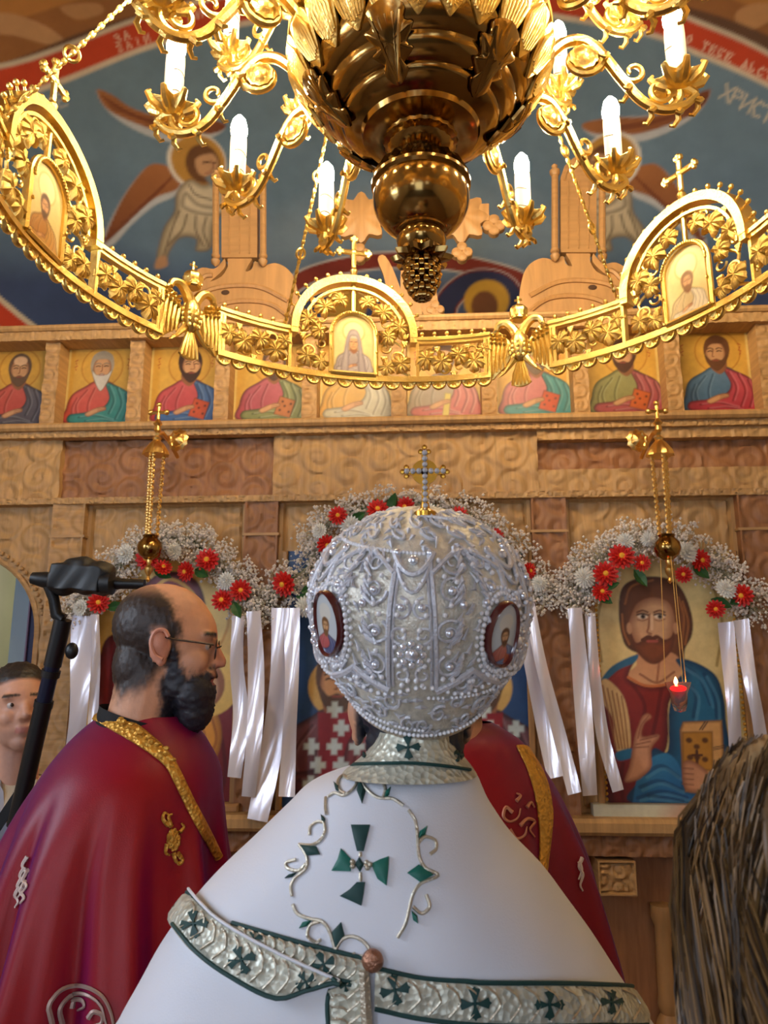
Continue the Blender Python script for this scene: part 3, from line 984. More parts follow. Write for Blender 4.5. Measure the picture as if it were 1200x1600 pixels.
# gold striped sleeve
P.poly(z3(412, 800, 452, 788, 530, 885, 556, 1100, 490, 1116, 470, 965, 408, 870), (214, 182, 128), curve=True)
for k in range(5): P.line(z3(425 + 22 * k, 815 + 12 * k, 450 + 20 * k, 930 + 10 * k, 488 + 14 * k, 1108), 0.006, (150, 96, 62))
P.poly(z3(488, 1128, 560, 1108, 592, 1138, 505, 1166), (36, 116, 170))
# face
P.poly(z3(560, 480, 590, 425, 660, 400, 735, 425, 764, 510, 752, 600, 715, 660, 655, 690, 600, 655, 566, 590, 548, 530), (206, 160, 118), rim=((150, 98, 66), 0.04))
P.poly(z3(556, 560, 580, 612, 622, 596, 655, 588, 700, 600, 745, 585, 762, 540, 752, 640, 700, 700, 650, 712, 596, 670, 562, 610), (126, 66, 34), rim=((92, 46, 26), 0.03))
P.line(z3(612, 600, 640, 585, 660, 592, 680, 585, 706, 604), 0.016, (92, 48, 28))
P.line(z3(636, 606, 680, 606), 0.010, (176, 84, 70))
for ex in (612, 692):
    P.line(z3(ex - 26, 470, ex, 462, ex + 24, 470), 0.008, (110, 66, 42))
    P.ell(*z3(ex, 490)[0], 0.022, 0.010, (232, 214, 190)); P.ell(*z3(ex + 2, 490)[0], 0.010, 0.010, (44, 26, 18))
    P.line(z3(ex - 26, 482, ex, 476, ex + 26, 484), 0.007, (60, 34, 24)); P.line(z3(ex - 24, 504, ex, 510, ex + 24, 502), 0.005, (150, 98, 68))
P.line(z3(645, 480, 640, 540, 634, 562, 652, 572), 0.008, (150, 94, 64)); P.line(z3(655, 485, 656, 550), 0.012, (228, 190, 150))
P.ell(*z3(550, 545)[0], 0.012, 0.025, (190, 140, 100)); P.ell(*z3(768, 545)[0], 0.012, 0.025, (190, 140, 100))
# blessing hand
P.poly(z3(528, 1262, 552, 1180, 572, 1060, 592, 1000, 612, 955, 640, 944, 655, 964, 622, 992, 612, 1050, 682, 1042, 690, 1060, 655, 1110, 655, 1190, 620, 1235, 580, 1260), (206, 150, 116), rim=((146, 90, 66), 0.02))
for a in ((590, 1060, 606, 1000, 640, 955), (600, 1070, 680, 1050), (580, 1090, 650, 1075), (570, 1105, 640, 1100)): P.line(z3(*a), 0.005, (140, 84, 62))
# gospel book and hand
P.poly(z3(800, 982, 985, 975, 1000, 1212, 935, 1226, 905, 1328, 812, 1312, 795, 1200, 786, 1020), (210, 158, 96), curve=False, rim=((120, 76, 40), 0.014))
P.poly(z3(796, 1030, 940, 1028, 945, 1215, 800, 1205), (186, 128, 44), curve=False, rim=((120, 76, 30), 0.01))
for a, b in ((830, 1070), (905, 1070), (866, 1100), (835, 1150), (905, 1160), (868, 1150)): P.ell(*z3(a, b)[0], 0.013, 0.011, (96, 56, 24))
P.line(z3(866, 1120, 868, 1180), 0.012, (84, 44, 24)); P.line(z3(845, 1140, 890, 1140), 0.010, (84, 44, 24))
for y in (1100, 1110, 1190, 1200): P.line(z3(945, y + 4, 998, y - 6), 0.004, (70, 50, 40))
for x in (880, 892): P.line(z3(x, 1020, x + 24, 985), 0.005, (50, 40, 40))
P.poly(z3(800, 1180, 850, 1168, 925, 1230, 905, 1305, 812, 1300), (200, 142, 104), rim=((140, 86, 60), 0.02))
for y in (1200, 1225, 1250, 1275): P.line(z3(800, y, 850, y + 4), 0.005, (140, 86, 60))
P.mottle(0.035, 14)
ob = P.obj('christ_icon', PAINT, lambda x, z: (x, x * 0 + YI, z), back=0.04)
props(ob, 'large icon of Christ in maroon and blue holding a gold book', 'icon', 'large icons of the lower tier')
for x in (0.708, 1.342): MB().bbox(x - 0.014, x + 0.014, YI - 0.02, YI + 0.04, 1.07, 2.16, 0.006).build('frame_rail', WOOD_L, ob, smooth=False)
bb = MB()
for x in (0.728, 1.322):
    for z in np.arange(1.11, 2.15, 0.022): bb.ell((x, YI - 0.006, z), 0.008, 6, 4)
props(bb.build('bead_border', TRIM, ob), kind='stuff')
P = Paint(0.66, 1.39, 1.046, 1.096, 0.007, (206, 206, 186))
P.poly([(0.98, 1.04), (1.40, 1.04), (1.40, 1.10), (1.02, 1.10)], (196, 116, 74), soft=0.08, curve=False)
sl = P.obj('inscription_board', PAINT, lambda x, z: (x, x * 0 + YI - 0.06, z), ob, back=0.07)
sl['label'] = 'pale board with a red end under the icon'

# ------------------------------------------------------------------ the icon of the Mother of God behind the priest
pz = lambda *a: [(at(a[i], a[i + 1], YI).x, at(a[i], a[i + 1], YI).z) for i in range(0, len(a), 2)]
P = Paint(-1.585, -0.875, 1.085, 2.14, 0.0052, (210, 170, 92))
P.ell(*pz(270, 960)[0], 0.27, 0.27, (188, 136, 58)); P.ell(*pz(270, 960)[0], 0.258, 0.258, (226, 192, 112))
P.poly(pz(215, 960, 225, 915, 262, 893, 305, 905, 322, 950, 318, 1010, 350, 1060, 385, 1140, 398, 1262, 150, 1262, 148, 1120, 160, 1010, 190, 985), (116, 26, 38), col2=(132, 38, 44), ax=(0, 1), rim=((72, 14, 26), 0.05))
for a in ((230, 940, 236, 1010, 200, 1100), (300, 930, 306, 1010, 340, 1110), (180, 1010, 172, 1100, 176, 1240), (340, 1120, 352, 1200, 340, 1258), (200, 1060, 220, 1180, 210, 1250)): P.line(pz(*a), 0.018, (72, 14, 26), alpha=.6)
P.poly(pz(238, 955, 250, 930, 275, 925, 296, 945, 298, 985, 282, 1018, 262, 1022, 244, 998), FACE, rim=(FSH, 0.03))
for ex in (257, 281):
    P.line(pz(ex - 8, 966, ex, 962, ex + 8, 966), 0.010, (60, 34, 24)); P.line(pz(ex - 9, 955, ex, 950, ex + 9, 955), 0.009, (90, 54, 34))
P.line(pz(270, 962, 274, 988, 266, 991), 0.009, FSH); P.line(pz(262, 1003, 278, 1003), 0.01, (160, 76, 62))
P.line(pz(236, 1030, 226, 950, 262, 905, 306, 935, 308, 1000, 296, 1035), 0.016, (206, 160, 70))
P.poly(pz(290, 1110, 320, 1098, 342, 1120, 346, 1160, 330, 1196, 296, 1202, 276, 1186, 274, 1150), (214, 146, 50), rim=((150, 92, 30), 0.04))
for a in ((300, 1120, 320, 1150, 300, 1190), (330, 1118, 338, 1156, 322, 1190)): P.line(pz(*a), 0.012, (160, 96, 34))
P.ell(*pz(325, 1066)[0], 0.15, 0.15, (226, 186, 96)); P.ell(*pz(322, 1070)[0], 0.085, 0.10, (140, 84, 46)); P.ell(*pz(320, 1076)[0], 0.066, 0.085, FACE, rim=(FSH, 0.02))
P.poly(pz(266, 1168, 284, 1152, 312, 1176, 318, 1192, 300, 1200, 276, 1192), (206, 160, 130), rim=(FSH, 0.02))
for k in range(3): P.line(pz(286, 1172 + 8 * k, 314, 1184 + 6 * k), 0.005, FSH)
P.mottle(0.035, 14)
ob = P.obj('mother_of_god_icon', PAINT, lambda x, z: (x, x * 0 + YI, z), back=0.04)
props(ob, 'large icon of the veiled Mother and Child in maroon behind the bearded priest', 'icon', 'large icons of the lower tier')
for x in (-1.592, -0.868): MB().bbox(x - 0.014, x + 0.014, YI - 0.02, YI + 0.04, 1.07, 2.14, 0.006).build('frame_rail', WOOD_L, ob, smooth=False)
MB().bbox(-1.64, -0.83, YI - 0.06, YI + 0.04, 1.046, 1.083, 0.008).build('inscription_board', WOOD_L, ob, smooth=False)

# ------------------------------------------------------------------ the middle icon, mostly hidden by the mitre
P = Paint(-0.66, 0.42, 1.06, 2.18, 0.0058, (30, 66, 116))
for cx in (-0.42, -0.12, 0.22):
    P.ell(cx, 1.57, 0.13, 0.13, (196, 160, 92))
for cx, inn in ((-0.42, (84, 30, 40)), (0.22, (96, 30, 46)), (-0.12, (110, 34, 44))):
    saint(P, cx, 1.12, 0.27, inn, (76, 26, 38), hair=(84, 58, 40), hand=False)
    P.poly([(cx - 0.07, 1.06), (cx + 0.07, 1.06), (cx + 0.085, 1.46), (cx - 0.085, 1.46)], (132, 22, 34), curve=False)
for cx, rows in ((-0.43, 5), (0.22, 6), (0.33, 4), (-0.53, 3), (-0.33, 4)):
    for j in range(rows):
        x, z = cx + 0.03 * (j % 2), 1.16 + 0.078 * j
        for a, b in ((0.034, 0.013), (0.013, 0.034)):
            P.poly([(x - a, z - b), (x + a, z - b), (x + a, z + b), (x - a, z + b)], (186, 200, 204), curve=False)
P.mottle(0.08, 9)
ob = P.obj('saints_icon', PAINT, lambda x, z: (x, x * 0 + YI, z), back=0.04)
props(ob, 'large dark icon of saints in maroon with white crosses behind the mitre', 'icon', 'large icons of the lower tier')
for x in (-0.667, 0.427): MB().bbox(x - 0.014, x + 0.014, YI - 0.02, YI + 0.04, 1.05, 2.18, 0.006).build('frame_rail', WOOD_L, ob, smooth=False)

# ================================================================== the chandelier
H0 = 1.10                          # underside of the ring above the camera
C0 = cf(0.095, 1.76, H0)
RR = 1.03
ch = empty('chandelier', C0, label='large gilded ring chandelier with candle arms, bowl and pierced icon frieze', cat='chandelier')


def bend(u, v, w=0.0):
    return Vector(((RR - w) * math.sin(u / RR), (RR - w) * math.cos(u / RR), v))


def bframe(u, v, w=0.0, rot=0.0, sc=1.0):
    """matrix whose x runs along the ring, y up and z towards the middle of the ring"""
    p = bend(u, v, w)
    a = u / RR
    ex = Vector((math.cos(a), -math.sin(a), 0)); ey = Vector((0, 0, 1)); ez = Vector((-math.sin(a), -math.cos(a), 0))
    M = Matrix((ex, ey, ez)).transposed().to_4x4()
    M.translation = p
    return M @ Matrix.Rotation(rot, 4, 'Z') @ Matrix.Scale(sc, 4)


def bbar(mb, u0, u1, v0, v1, w0, w1, n=10):
    """bar that follows the ring"""
    vs, fs = [], []
    for i in range(n + 1):
        u = u0 + (u1 - u0) * i / n
        vs += [bend(u, v0, w0), bend(u, v1, w0), bend(u, v1, w1), bend(u, v0, w1)]
    for i in range(n):
        for k in range(4):
            k2 = (k + 1) % 4
            fs.append((i * 4 + k, i * 4 + k2, i * 4 + 4 + k2, i * 4 + 4 + k))
    fs += [(3, 2, 1, 0), (n * 4, n * 4 + 1, n * 4 + 2, n * 4 + 3)]
    mb.add(vs, fs)


def leaf_outline(n=40):
    out = []
    for i in range(n):
        t = 2 * PI * i / n
        r = 0.60 + 0.34 * abs(math.cos(2.5 * t)) ** 0.7 + 0.06 * math.cos(15 * t)
        if abs(t - PI) < 0.35: r *= 0.7
        out.append((r * math.cos(t), r * math.sin(t)))
    return out


LO = leaf_outline()


def leaf_mesh(name):
    """vine leaf, radius 1, ribbed relief on both faces"""
    n = len(LO)
    vs, fs = [], []
    for sgn in (1, -1):
        b = len(vs)
        for k, hgt in ((1.0, 0.05), (0.62, 0.24), (0.25, 0.20)):
            for i, (x, y) in enumerate(LO):
                t = 2 * PI * i / n
                rib = 0.10 * abs(math.cos(2.5 * t)) ** 4 + 0.05 * math.cos(15 * t)
                vs.append((x * k, y * k, sgn * (hgt + (rib if k < 1 else 0))))
        vs.append((0, 0, sgn * 0.28))
        for q in range(2):
            for i in range(n):
                j = (i + 1) % n
                f = (b + q * n + i, b + q * n + j, b + (q + 1) * n + j, b + (q + 1) * n + i)
                fs.append(f if sgn > 0 else f[::-1])
        for i in range(n):
            j = (i + 1) % n
            f = (b + 2 * n + i, b + 2 * n + j, b + 3 * n)
            fs.append(f if sgn > 0 else f[::-1])
    m = 3 * n + 1
    for i in range(n):
        j = (i + 1) % n
        fs.append((j, i, m + i, m + j))
    mb = MB().add(vs, fs)
    return mb.mesh(name, GOLD, True, angle=55)


LEAF = leaf_mesh('leaf')
KNOB = MB().lathe([(0.0045, 0), (0.0035, 0.006), (0.0035, 0.010), (0.0075, 0.014), (0.0085, 0.019), (0.006, 0.025), (0.001, 0.028)], 8).mesh('knob', GOLD)


def scallop_mesh(w):
    n = 12
    vs, fs = [], []
    for sgn in (1, -1):
        b = len(vs)
        vs.append((0, 0.002, sgn * 0.004))
        for i in range(n + 1):
            a = PI + PI * i / n
            rg = 0.004 if i % 2 == 0 else 0.0005
            for k, hz in ((0.55, 0.005 + rg), (0.86, 0.005 + rg * 1.2), (0.9, 0.008), (1.0, 0.003)):
                vs.append((w / 2 * k * math.cos(a), w / 2 * 1.02 * k * math.sin(a), sgn * hz))
        for i in range(n):
            o = b + 1 + i * 4
            f = [(b, o, o + 4)] + [(o + q, o + q + 1, o + q + 5, o + q + 4) for q in range(3)]
            fs += f if sgn > 0 else [x[::-1] for x in f]
    m = 1 + (n + 1) * 4
    for i in range(n):
        a, c = 1 + i * 4 + 3, 1 + (i + 1) * 4 + 3
        fs.append((a, c, m + c, m + a)[::-1])
    return MB().add(vs, fs).mesh('scallop', GOLD, True, angle=50)


SCAL = scallop_mesh(0.058)


def place(me, name, parent, M):
    o = bpy.data.objects.new(name, me)
    COL.objects.link(o)
    o.parent = parent
    o.matrix_local = M
    WL[o.name] = WL[parent.name]
    return o


def part_at(mb, name, phi, mt=None, angle=40):
    o = mb.build(name, mt or GOLD, ch, local=True, angle=angle)
    o.rotation_euler = (0, 0, -phi)
    return o


def scroll(cx, cy, r, a0, turns, d=1, n=26, shrink=0.75):
    return [(cx + r * (1 - shrink * i / n) * math.cos(a0 + d * turns * 2 * PI * i / n), cy + r * (1 - shrink * i / n) * math.sin(a0 + d * turns * 2 * PI * i / n)) for i in range(n + 1)]


BH = 0.183                         # height of the band
PW = 0.290                         # length of a straight frieze panel
PERIOD = 2 * PI / 5
ARCH_HALF = 0.235 / RR


def frieze_panel(phi, sgn):
    f = MB()
    h = PW / 2
    bbar(f, -h, h, 0.0, 0.012, -0.016, 0.016); bbar(f, -h, h, 0.012, 0.024, -0.011, 0.011)
    bbar(f, -h, h, BH - 0.026, BH - 0.013, -0.012, 0.012); bbar(f, -h, h, BH - 0.013, BH, -0.018, 0.018)
    for u in (-h + 0.006, h - 0.006): bbar(f, u - 0.006, u + 0.006, 0.0, BH, -0.013, 0.013, 1)
    p = part_at(f, 'frieze_panel', phi)
    v = MB()
    main = [(-h + 0.01, 0.05), (-0.10, 0.125), (-0.055, 0.06), (0.0, 0.120), (0.05, 0.055), (0.10, 0.115), (h - 0.01, 0.07)]
    v.tube([bend(a, b, 0.0) for a, b in smoothline(main, 6)], 0.0055, 6)
    for cx, cy, r, a0, d in ((-0.075, 0.118, 0.028, PI, 1), (0.025, 0.06, 0.028, 0, 1), (0.075, 0.12, 0.026, PI, -1), (-0.03, 0.055, 0.026, PI, 1), (-0.118, 0.065, 0.022, PI / 2, -1), (0.12, 0.06, 0.022, PI / 2, 1)):
        v.tube([bend(a, b, 0.004) for a, b in scroll(cx, cy, r, a0, 0.9, d, 14)], 0.0042, 5)
    for gx, gy in ((-0.062, 0.140), (0.055, 0.142), (0.0, 0.035)):
        for a, b in ((0, 0), (0.008, 0), (-0.008, 0), (0.004, -0.008), (-0.004, -0.008), (0, -0.015)): v.ell(bend(gx + a, gy + b, 0.004), 0.0062, 6, 4)
    props(v.build('vine', GOLD, p, local=True), kind='stuff')
    for u, z, r, a in ((-0.105, 0.095, 0.042, 2.4), (-0.045, 0.080, 0.043, -0.8), (0.020, 0.105, 0.041, 0.7), (0.082, 0.075, 0.043, -0.4), (0.118, 0.12, 0.03, 1.0)):
        place(LEAF, 'leaf', p, bframe(u, z, 0.006, a, r * 1.18))
    for k in range(6):
        u = -h + (k + 0.5) * PW / 6
        M = Matrix.Rotation(-u / RR, 4, 'Z'); M.translation = bend(u, BH)
        place(KNOB, 'knob', p, M)
    for k in range(5):
        place(SCAL, 'scallop', p, bframe(-h + (k + 0.5) * PW / 5, 0.0, 0.0))
    return p


def cross_mesh(mb, M, s):
    """budded cross, height s"""
    t = s * 0.06
    def bar(a, b): mb.tube([M @ Vector((a[0] * s, a[1] * s, 0)), M @ Vector((b[0] * s, b[1] * s, 0))], t, 6)
    bar((0, 0.3), (0, 0.95)); bar((-0.26, 0.68), (0.26, 0.68))
    for x, y in ((0, 1.0), (-0.32, 0.68), (0.32, 0.68)):
        for dx, dy in ((0, 0), (0.055, 0.03), (-0.055, 0.03), (0.0, -0.05), (0.0, 0.07)):
            mb.ell(M @ Vector(((x + (dx if x == 0 else (dy if x > 0 else -dy))) * s, (y + (dy if x == 0 else dx)) * s, 0)), s * 0.062, 6, 4)
    mb.ell(M @ Vector((0, 0.68 * s, 0)), s * 0.085, 8, 5)
    mb.lathe([(0.02 * s, 0), (0.05 * s, 0.03 * s), (0.03 * s, 0.06 * s), (0.08 * s, 0.14 * s), (0.095 * s, 0.2 * s), (0.05 * s, 0.28 * s), (0.06 * s, 0.32 * s), (0.03 * s, 0.36 * s)], 10, M @ Vector((0, 0, 0)))


ARCH_ICON = [((170, 110, 40), (196, 140, 60), (90, 60, 40)), ((150, 136, 138), (176, 164, 168), (196, 182, 170)), ((196, 170, 120), (222, 206, 180), (130, 92, 58)),
             ((120, 40, 44), (40, 80, 120), (80, 50, 36)), ((60, 90, 70), (160, 60, 50), (120, 90, 70))]


def arch_panel(phi, idx):
    f = MB()
    h = 0.245
    bbar(f, -h, h, 0.0, 0.012, -0.016, 0.016, 14); bbar(f, -h, h, 0.012, 0.024, -0.011, 0.011, 14)
    ZC = BH - 0.005
    n = 30
    for r0, r1, w in ((0.222, 0.252, 0.026), (0.196, 0.206, 0.013)):
        vs, fs = [], []
        for i in range(n + 1):
            a = PI * i / n
            for r, ww in ((r0, -w), (r1, -w), (r1, w), (r0, w)): vs.append(bend(-r * math.cos(a), ZC + r * math.sin(a), ww))
        for i in range(n):
            for k in range(4): fs.append((i * 4 + k, i * 4 + (k + 1) % 4, i * 4 + 4 + (k + 1) % 4, i * 4 + 4 + k))
        fs += [(3, 2, 1, 0), (n * 4, n * 4 + 1, n * 4 + 2, n * 4 + 3)]
        f.add(vs, fs)
    for s in (-1, 1):
        bbar(f, s * 0.237 - 0.014, s * 0.237 + 0.014, ZC - 0.02, ZC + 0.03, -0.024, 0.024, 2)
    p = part_at(f, 'arch_panel', phi)
    # icon with beaded frame
    IW, IZ0, IZ1 = 0.074, 0.030, 0.185
    fr = MB()
    ol = [(-IW - 0.014, IZ0 - 0.006), (-IW - 0.014, IZ1)] + [(-(IW + 0.014) * math.cos(a), IZ1 + (IW + 0.014) * math.sin(a)) for a in np.linspace(0.1, PI - 0.1, 15)] + [(IW + 0.014, IZ1), (IW + 0.014, IZ0 - 0.006)]
    fr.tube([bend(a, b, 0.012) for a, b in ol], 0.010, 6)
    fr.tube([bend(-IW - 0.014, IZ0 - 0.006, 0.012), bend(IW + 0.014, IZ0 - 0.006, 0.012)], 0.009, 6)
    L = smoothline(ol, 4)
    for q in L[::2]: fr.ell(bend(q[0], q[1], 0.024), 0.0055, 6, 4)
    props(fr.build('icon_frame', GOLD, p, local=True), kind='stuff')
    inn, out, hair = ARCH_ICON[idx]
    P = Paint(-IW - 0.008, IW + 0.008, IZ0 - 0.004, IZ1 + IW + 0.006, 0.0042, (226, 202, 140))
    P.ell(0, 0.198, 0.044, 0.044, (206, 162, 76)); P.ell(0, 0.198, 0.040, 0.040, (238, 218, 164))
    saint(P, 0, IZ0, 0.066 if idx != 1 else 0.07, inn, out, hair=hair, beard=idx != 1, hand=True)
    if idx == 1: P.poly([(-0.05, 0.03), (-0.035, 0.13), (-0.026, 0.18), (-0.012, 0.206), (0.012, 0.206), (0.026, 0.18), (0.035, 0.13), (0.05, 0.03), (0.02, 0.03), (0.016, 0.16), (0, 0.18), (-0.016, 0.16), (-0.02, 0.03)], (168, 156, 160), rim=((120, 108, 116), 0.01))
    def fn(x, z):
        w = 0.010
        return ((RR - w) * np.sin(x / RR), (RR - w) * np.cos(x / RR), z)
    ic = P.obj('icon', PAINT, fn, p, origin=C0, keep=lambda X, Z: (Z < IZ1) | (np.hypot(X, Z - IZ1) < IW + 0.010))
    ic.data.transform(Matrix.Translation(C0)); ic.location = (0, 0, 0)
    bk = MB()
    bk.prism([(-IW - 0.01, IZ0), (IW + 0.01, IZ0), (IW + 0.01, IZ1)] + [((IW + 0.01) * math.cos(a), IZ1 + (IW + 0.01) * math.sin(a)) for a in np.linspace(0.1, PI - 0.1, 13)] + [(-IW - 0.01, IZ1)], bframe(0, 0, -0.006), 0.012)
    bk.build('icon_backing', GOLD, p, local=True)
    # vine work
    v = MB()
    for s in (-1, 1):
        v.tube([bend(s * a, b, 0.0) for a, b in smoothline([(0.22, 0.03), (0.15, 0.07), (0.195, 0.14), (0.13, 0.20), (0.17, 0.28), (0.10, 0.30), (0.06, 0.35), (0.02, 0.37)], 5)], 0.0055, 6)
        for cx, cy, r, a0, d in ((0.17, 0.10, 0.03, 0, 1), (0.13, 0.24, 0.03, 0, 1), (0.07, 0.335, 0.026, 0, 1), (0.19, 0.20, 0.026, 0, -1), (0.125, 0.14, 0.024, 0, -1)):
            v.tube([bend(s * a, b, 0.003) for a, b in scroll(cx, cy, r, a0, 0.95, d, 14)], 0.0042, 5)
        for gx, gy in ((0.165, 0.315), (0.12, 0.10), (0.20, 0.165)):
            for a, b in ((0, 0), (0.008, 0), (-0.008, 0), (0.004, -0.008), (-0.004, -0.008), (0, -0.016)): v.ell(bend(s * (gx + a), gy + b, 0.004), 0.0065, 6, 4)
    v.tube([bend(0, 0.285, 0.0), bend(0, 0.40, 0.0)], 0.009, 8)
    props(v.build('vine', GOLD, p, local=True), kind='stuff')
    for s in (-1, 1):
        for u, z, r, a in ((0.185, 0.075, 0.040, 0.6), (0.13, 0.06, 0.034, -0.6), (0.182, 0.225, 0.040, 1.2), (0.135, 0.185, 0.036, 0.2), (0.115, 0.285, 0.042, 0.9), (0.055, 0.325, 0.034, 1.6)):
            place(LEAF, 'leaf', p, bframe(s * u, z, 0.008, a if s > 0 else PI - a, r * 1.15))
    for k in range(17):
        a = PI * (k + 0.0) / 16
        u, z = -0.252 * math.cos(a), ZC + 0.252 * math.sin(a)
        if k == 8: continue
        M = bframe(u, z, 0) @ Matrix.Rotation(PI / 2 - a, 4, 'Z') @ Matrix.Rotation(-PI / 2, 4, 'X')
        M = bframe(u, z, 0, -(PI / 2 - (PI - a)) + 0.0) @ Matrix.Rotation(-PI / 2, 4, 'X')
        place(KNOB, 'knob', p, M)
    cr = MB()
    cross_mesh(cr, bframe(0, ZC + 0.250, 0), 0.165)
    props(cr.build('cross', GOLD, p, local=True), kind='stuff')
    for k in range(8):
        place(SCAL, 'scallop', p, bframe(-h + (k + 0.5) * 0.49 / 8, 0.0, 0.0))
    return p


def eagle(phi):
    b = MB()
    F = bframe(0, 0, 0.008)
    f = lambda x, y, z=0.0: F @ Vector((x, y, z))
    b.lathe([(0.008, 0.0), (0.026, 0.02), (0.037, 0.055), (0.036, 0.085), (0.024, 0.115), (0.010, 0.135)], 14, f(0, 0.045))
    for i in range(6):
        for k in range(5):
            a = -1.3 + k * 0.65
            rr = (0.030, 0.036, 0.037, 0.034, 0.027, 0.018)[i]
            b.ell(f(rr * math.sin(a), 0.065 + i * 0.018, rr * math.cos(a)), (0.008, 0.004, 0.010), 6, 4)
    p = part_at(b, 'eagle', phi)
    p['kind'] = 'stuff'
    for s in (-1, 1):
        w = MB()
        ol = [(s * x, y) for x, y in smoothline([(0.026, 0.10), (0.05, 0.15), (0.085, 0.185), (0.115, 0.175), (0.125, 0.12), (0.122, 0.04), (0.112, -0.005), (0.090, 0.012), (0.068, 0.03), (0.048, 0.055)], 3, True)]
        if s < 0: ol = ol[::-1]
        w.prism(ol, bframe(0, 0, -0.004), 0.016, 0.004)
        for k in range(5):
            x0 = 0.052 + 0.016 * k
            w.tube([f(s * (x0 - 0.005), 0.125 + 0.010 * k, 0.006), f(s * (x0 + 0.004), 0.07, 0.008), f(s * (x0 + 0.006), 0.030 - 0.006 * k, 0.006)], [0.006, 0.0075, 0.004], 5)
        for k in range(4):
            for j in range(3): w.ell(f(s * (0.055 + 0.017 * k), 0.125 + 0.016 * j + 0.005 * k, 0.010), (0.009, 0.010, 0.005), 6, 4)
        props(w.build('wing', GOLD, p, local=True), kind='stuff')
        n = MB()
        path = smoothline([(s * 0.008, 0.150), (s * 0.026, 0.185), (s * 0.050, 0.208), (s * 0.078, 0.205), (s * 0.088, 0.186)], 5)
        n.tube([f(a, c, 0.003) for a, c in path], list(np.linspace(0.020, 0.011, len(path))), 8)
        n.tube([f(s * 0.086, 0.192, 0.003), f(s * 0.098, 0.180, 0.003), f(s * 0.096, 0.165, 0.003)], [0.010, 0.006, 0.001], 6)
        n.build('head', GOLD, p, local=True)
        l = MB().tube([f(s * 0.022, 0.06, 0.004), f(s * 0.045, 0.03, 0.006), f(s * 0.060, 0.012, 0.006)], [0.014, 0.009, 0.006], 7)
        for k in (-1, 0, 1): l.tube([f(s * 0.060, 0.012, 0.006), f(s * (0.078 + 0.006 * k), 0.004 - 0.010 * k, 0.008)], [0.005, 0.002], 5)
        l.build('leg', GOLD, p, local=True)
        hb = MB()
        bbar(hb, s * 0.133 - 0.006, s * 0.133 + 0.006, 0.0, BH, -0.012, 0.012, 1)
        hb.build('hinge_bar', GOLD, p, local=True)
    t = MB().prism([(-0.014, 0.05), (-0.022, 0.01), (-0.038, -0.035), (-0.024, -0.045), (-0.008, -0.050), (0.008, -0.050), (0.024, -0.045), (0.038, -0.035), (0.022, 0.01), (0.014, 0.05)][::-1], bframe(0, 0, 0), 0.014, 0.003)
    for k in range(5):
        x = -0.024 + 0.012 * k
        t.tube([f(x * 0.4, 0.045, 0.006), f(x, -0.005, 0.008), f(x * 1.3, -0.045, 0.006)], [0.004, 0.007, 0.005], 5)
    props(t.build('tail', GOLD, p, local=True), kind='stuff')
    c = MB().lathe([(0.024, 0.0), (0.030, 0.006), (0.028, 0.012), (0.034, 0.030), (0.034, 0.044), (0.024, 0.058), (0.008, 0.066), (0.004, 0.070)], 16, f(0, 0.212), ruffle=(8, 0.06))
    for k in range(8): c.ell(f(0, 0.212) + Vector((0.030 * math.cos(k * PI / 4), 0.030 * math.sin(k * PI / 4), 0.014)), 0.006, 6, 4)
    c.tube([f(0, 0.275), f(0, 0.312)], 0.0045, 6); c.tube([f(-0.014, 0.298), f(0.014, 0.298)], 0.0045, 6)
    props(c.build('crown', GOLD, p, local=True), kind='stuff')
    return p


PH0 = R(-12) - YAW
arches = []
for k in range(5):
    arch_panel(PH0 + k * PERIOD, (1, 2, 3, 4, 0)[k])
q0 = (0.245 + PW / 2) / RR
proto = frieze_panel(PH0 + q0, 1)
eg = eagle(PH0 + PERIOD / 2)
for k in range(5):
    for s in (1, -1):
        if k == 0 and s == 1: continue
        c = copy_tree(proto, ch); c.rotation_euler = (0, 0, -(PH0 + k * PERIOD + s * q0))
    if k:
        c = copy_tree(eg, ch); c.rotation_euler = (0, 0, -(PH0 + (k + 0.5) * PERIOD))

# bowl, ball and pine cone, all turned
zz = lambda pr: [(r, z - H0) for r, z in pr]
pc = MB()
for i in range(7):
    t = i / 6
    zc, r = 0.925 + 0.085 * t, 0.010 + 0.030 * math.sin(min(1, t * 1.1 + 0.1) * PI * 0.62)
    n = 10
    for k in range(n):
        a = 2 * PI * (k + 0.5 * (i % 2)) / n
        pc.ell((r * math.cos(a), r * math.sin(a), zc - H0), (0.012, 0.012, 0.012), 6, 4)
pc.lathe(zz([(0.004, 0.918), (0.02, 0.94), (0.034, 0.98), (0.03, 1.01), (0.02, 1.02)]), 16)
props(pc.build('pine_cone', GOLD_P, ch, local=True), kind='stuff')
pet = MB().lathe(zz([(0.03, 1.012), (0.062, 1.02), (0.07, 1.032), (0.055, 1.04), (0.05, 1.06)]), 48, ruffle=(10, 0.16, (0.3, 1, 1, 0.4, 0)))
pet.build('leaf_collar', GOLD_P, ch, local=True)
MB().lathe(zz([(0.048, 1.045), (0.060, 1.060), (0.064, 1.078), (0.058, 1.092), (0.066, 1.096), (0.066, 1.104), (0.055, 1.110)]), 40).build('neck', GOLD_P, ch, local=True)
ball = [(0.055, 1.100)] + [(0.124 * math.cos(a), 1.195 + 0.110 * math.sin(a)) for a in np.linspace(-1.0, 0.25, 16)]
ball += [(0.128, 1.228), (0.128, 1.236), (0.122, 1.240)] + [(0.124 * math.cos(a), 1.205 + 0.110 * math.sin(a)) for a in np.linspace(0.36, 1.1, 10)] + [(0.05, 1.31)]
bo = MB().lathe(zz(ball), 48).build('ball', GOLD_P, ch, local=True)
gd = MB()
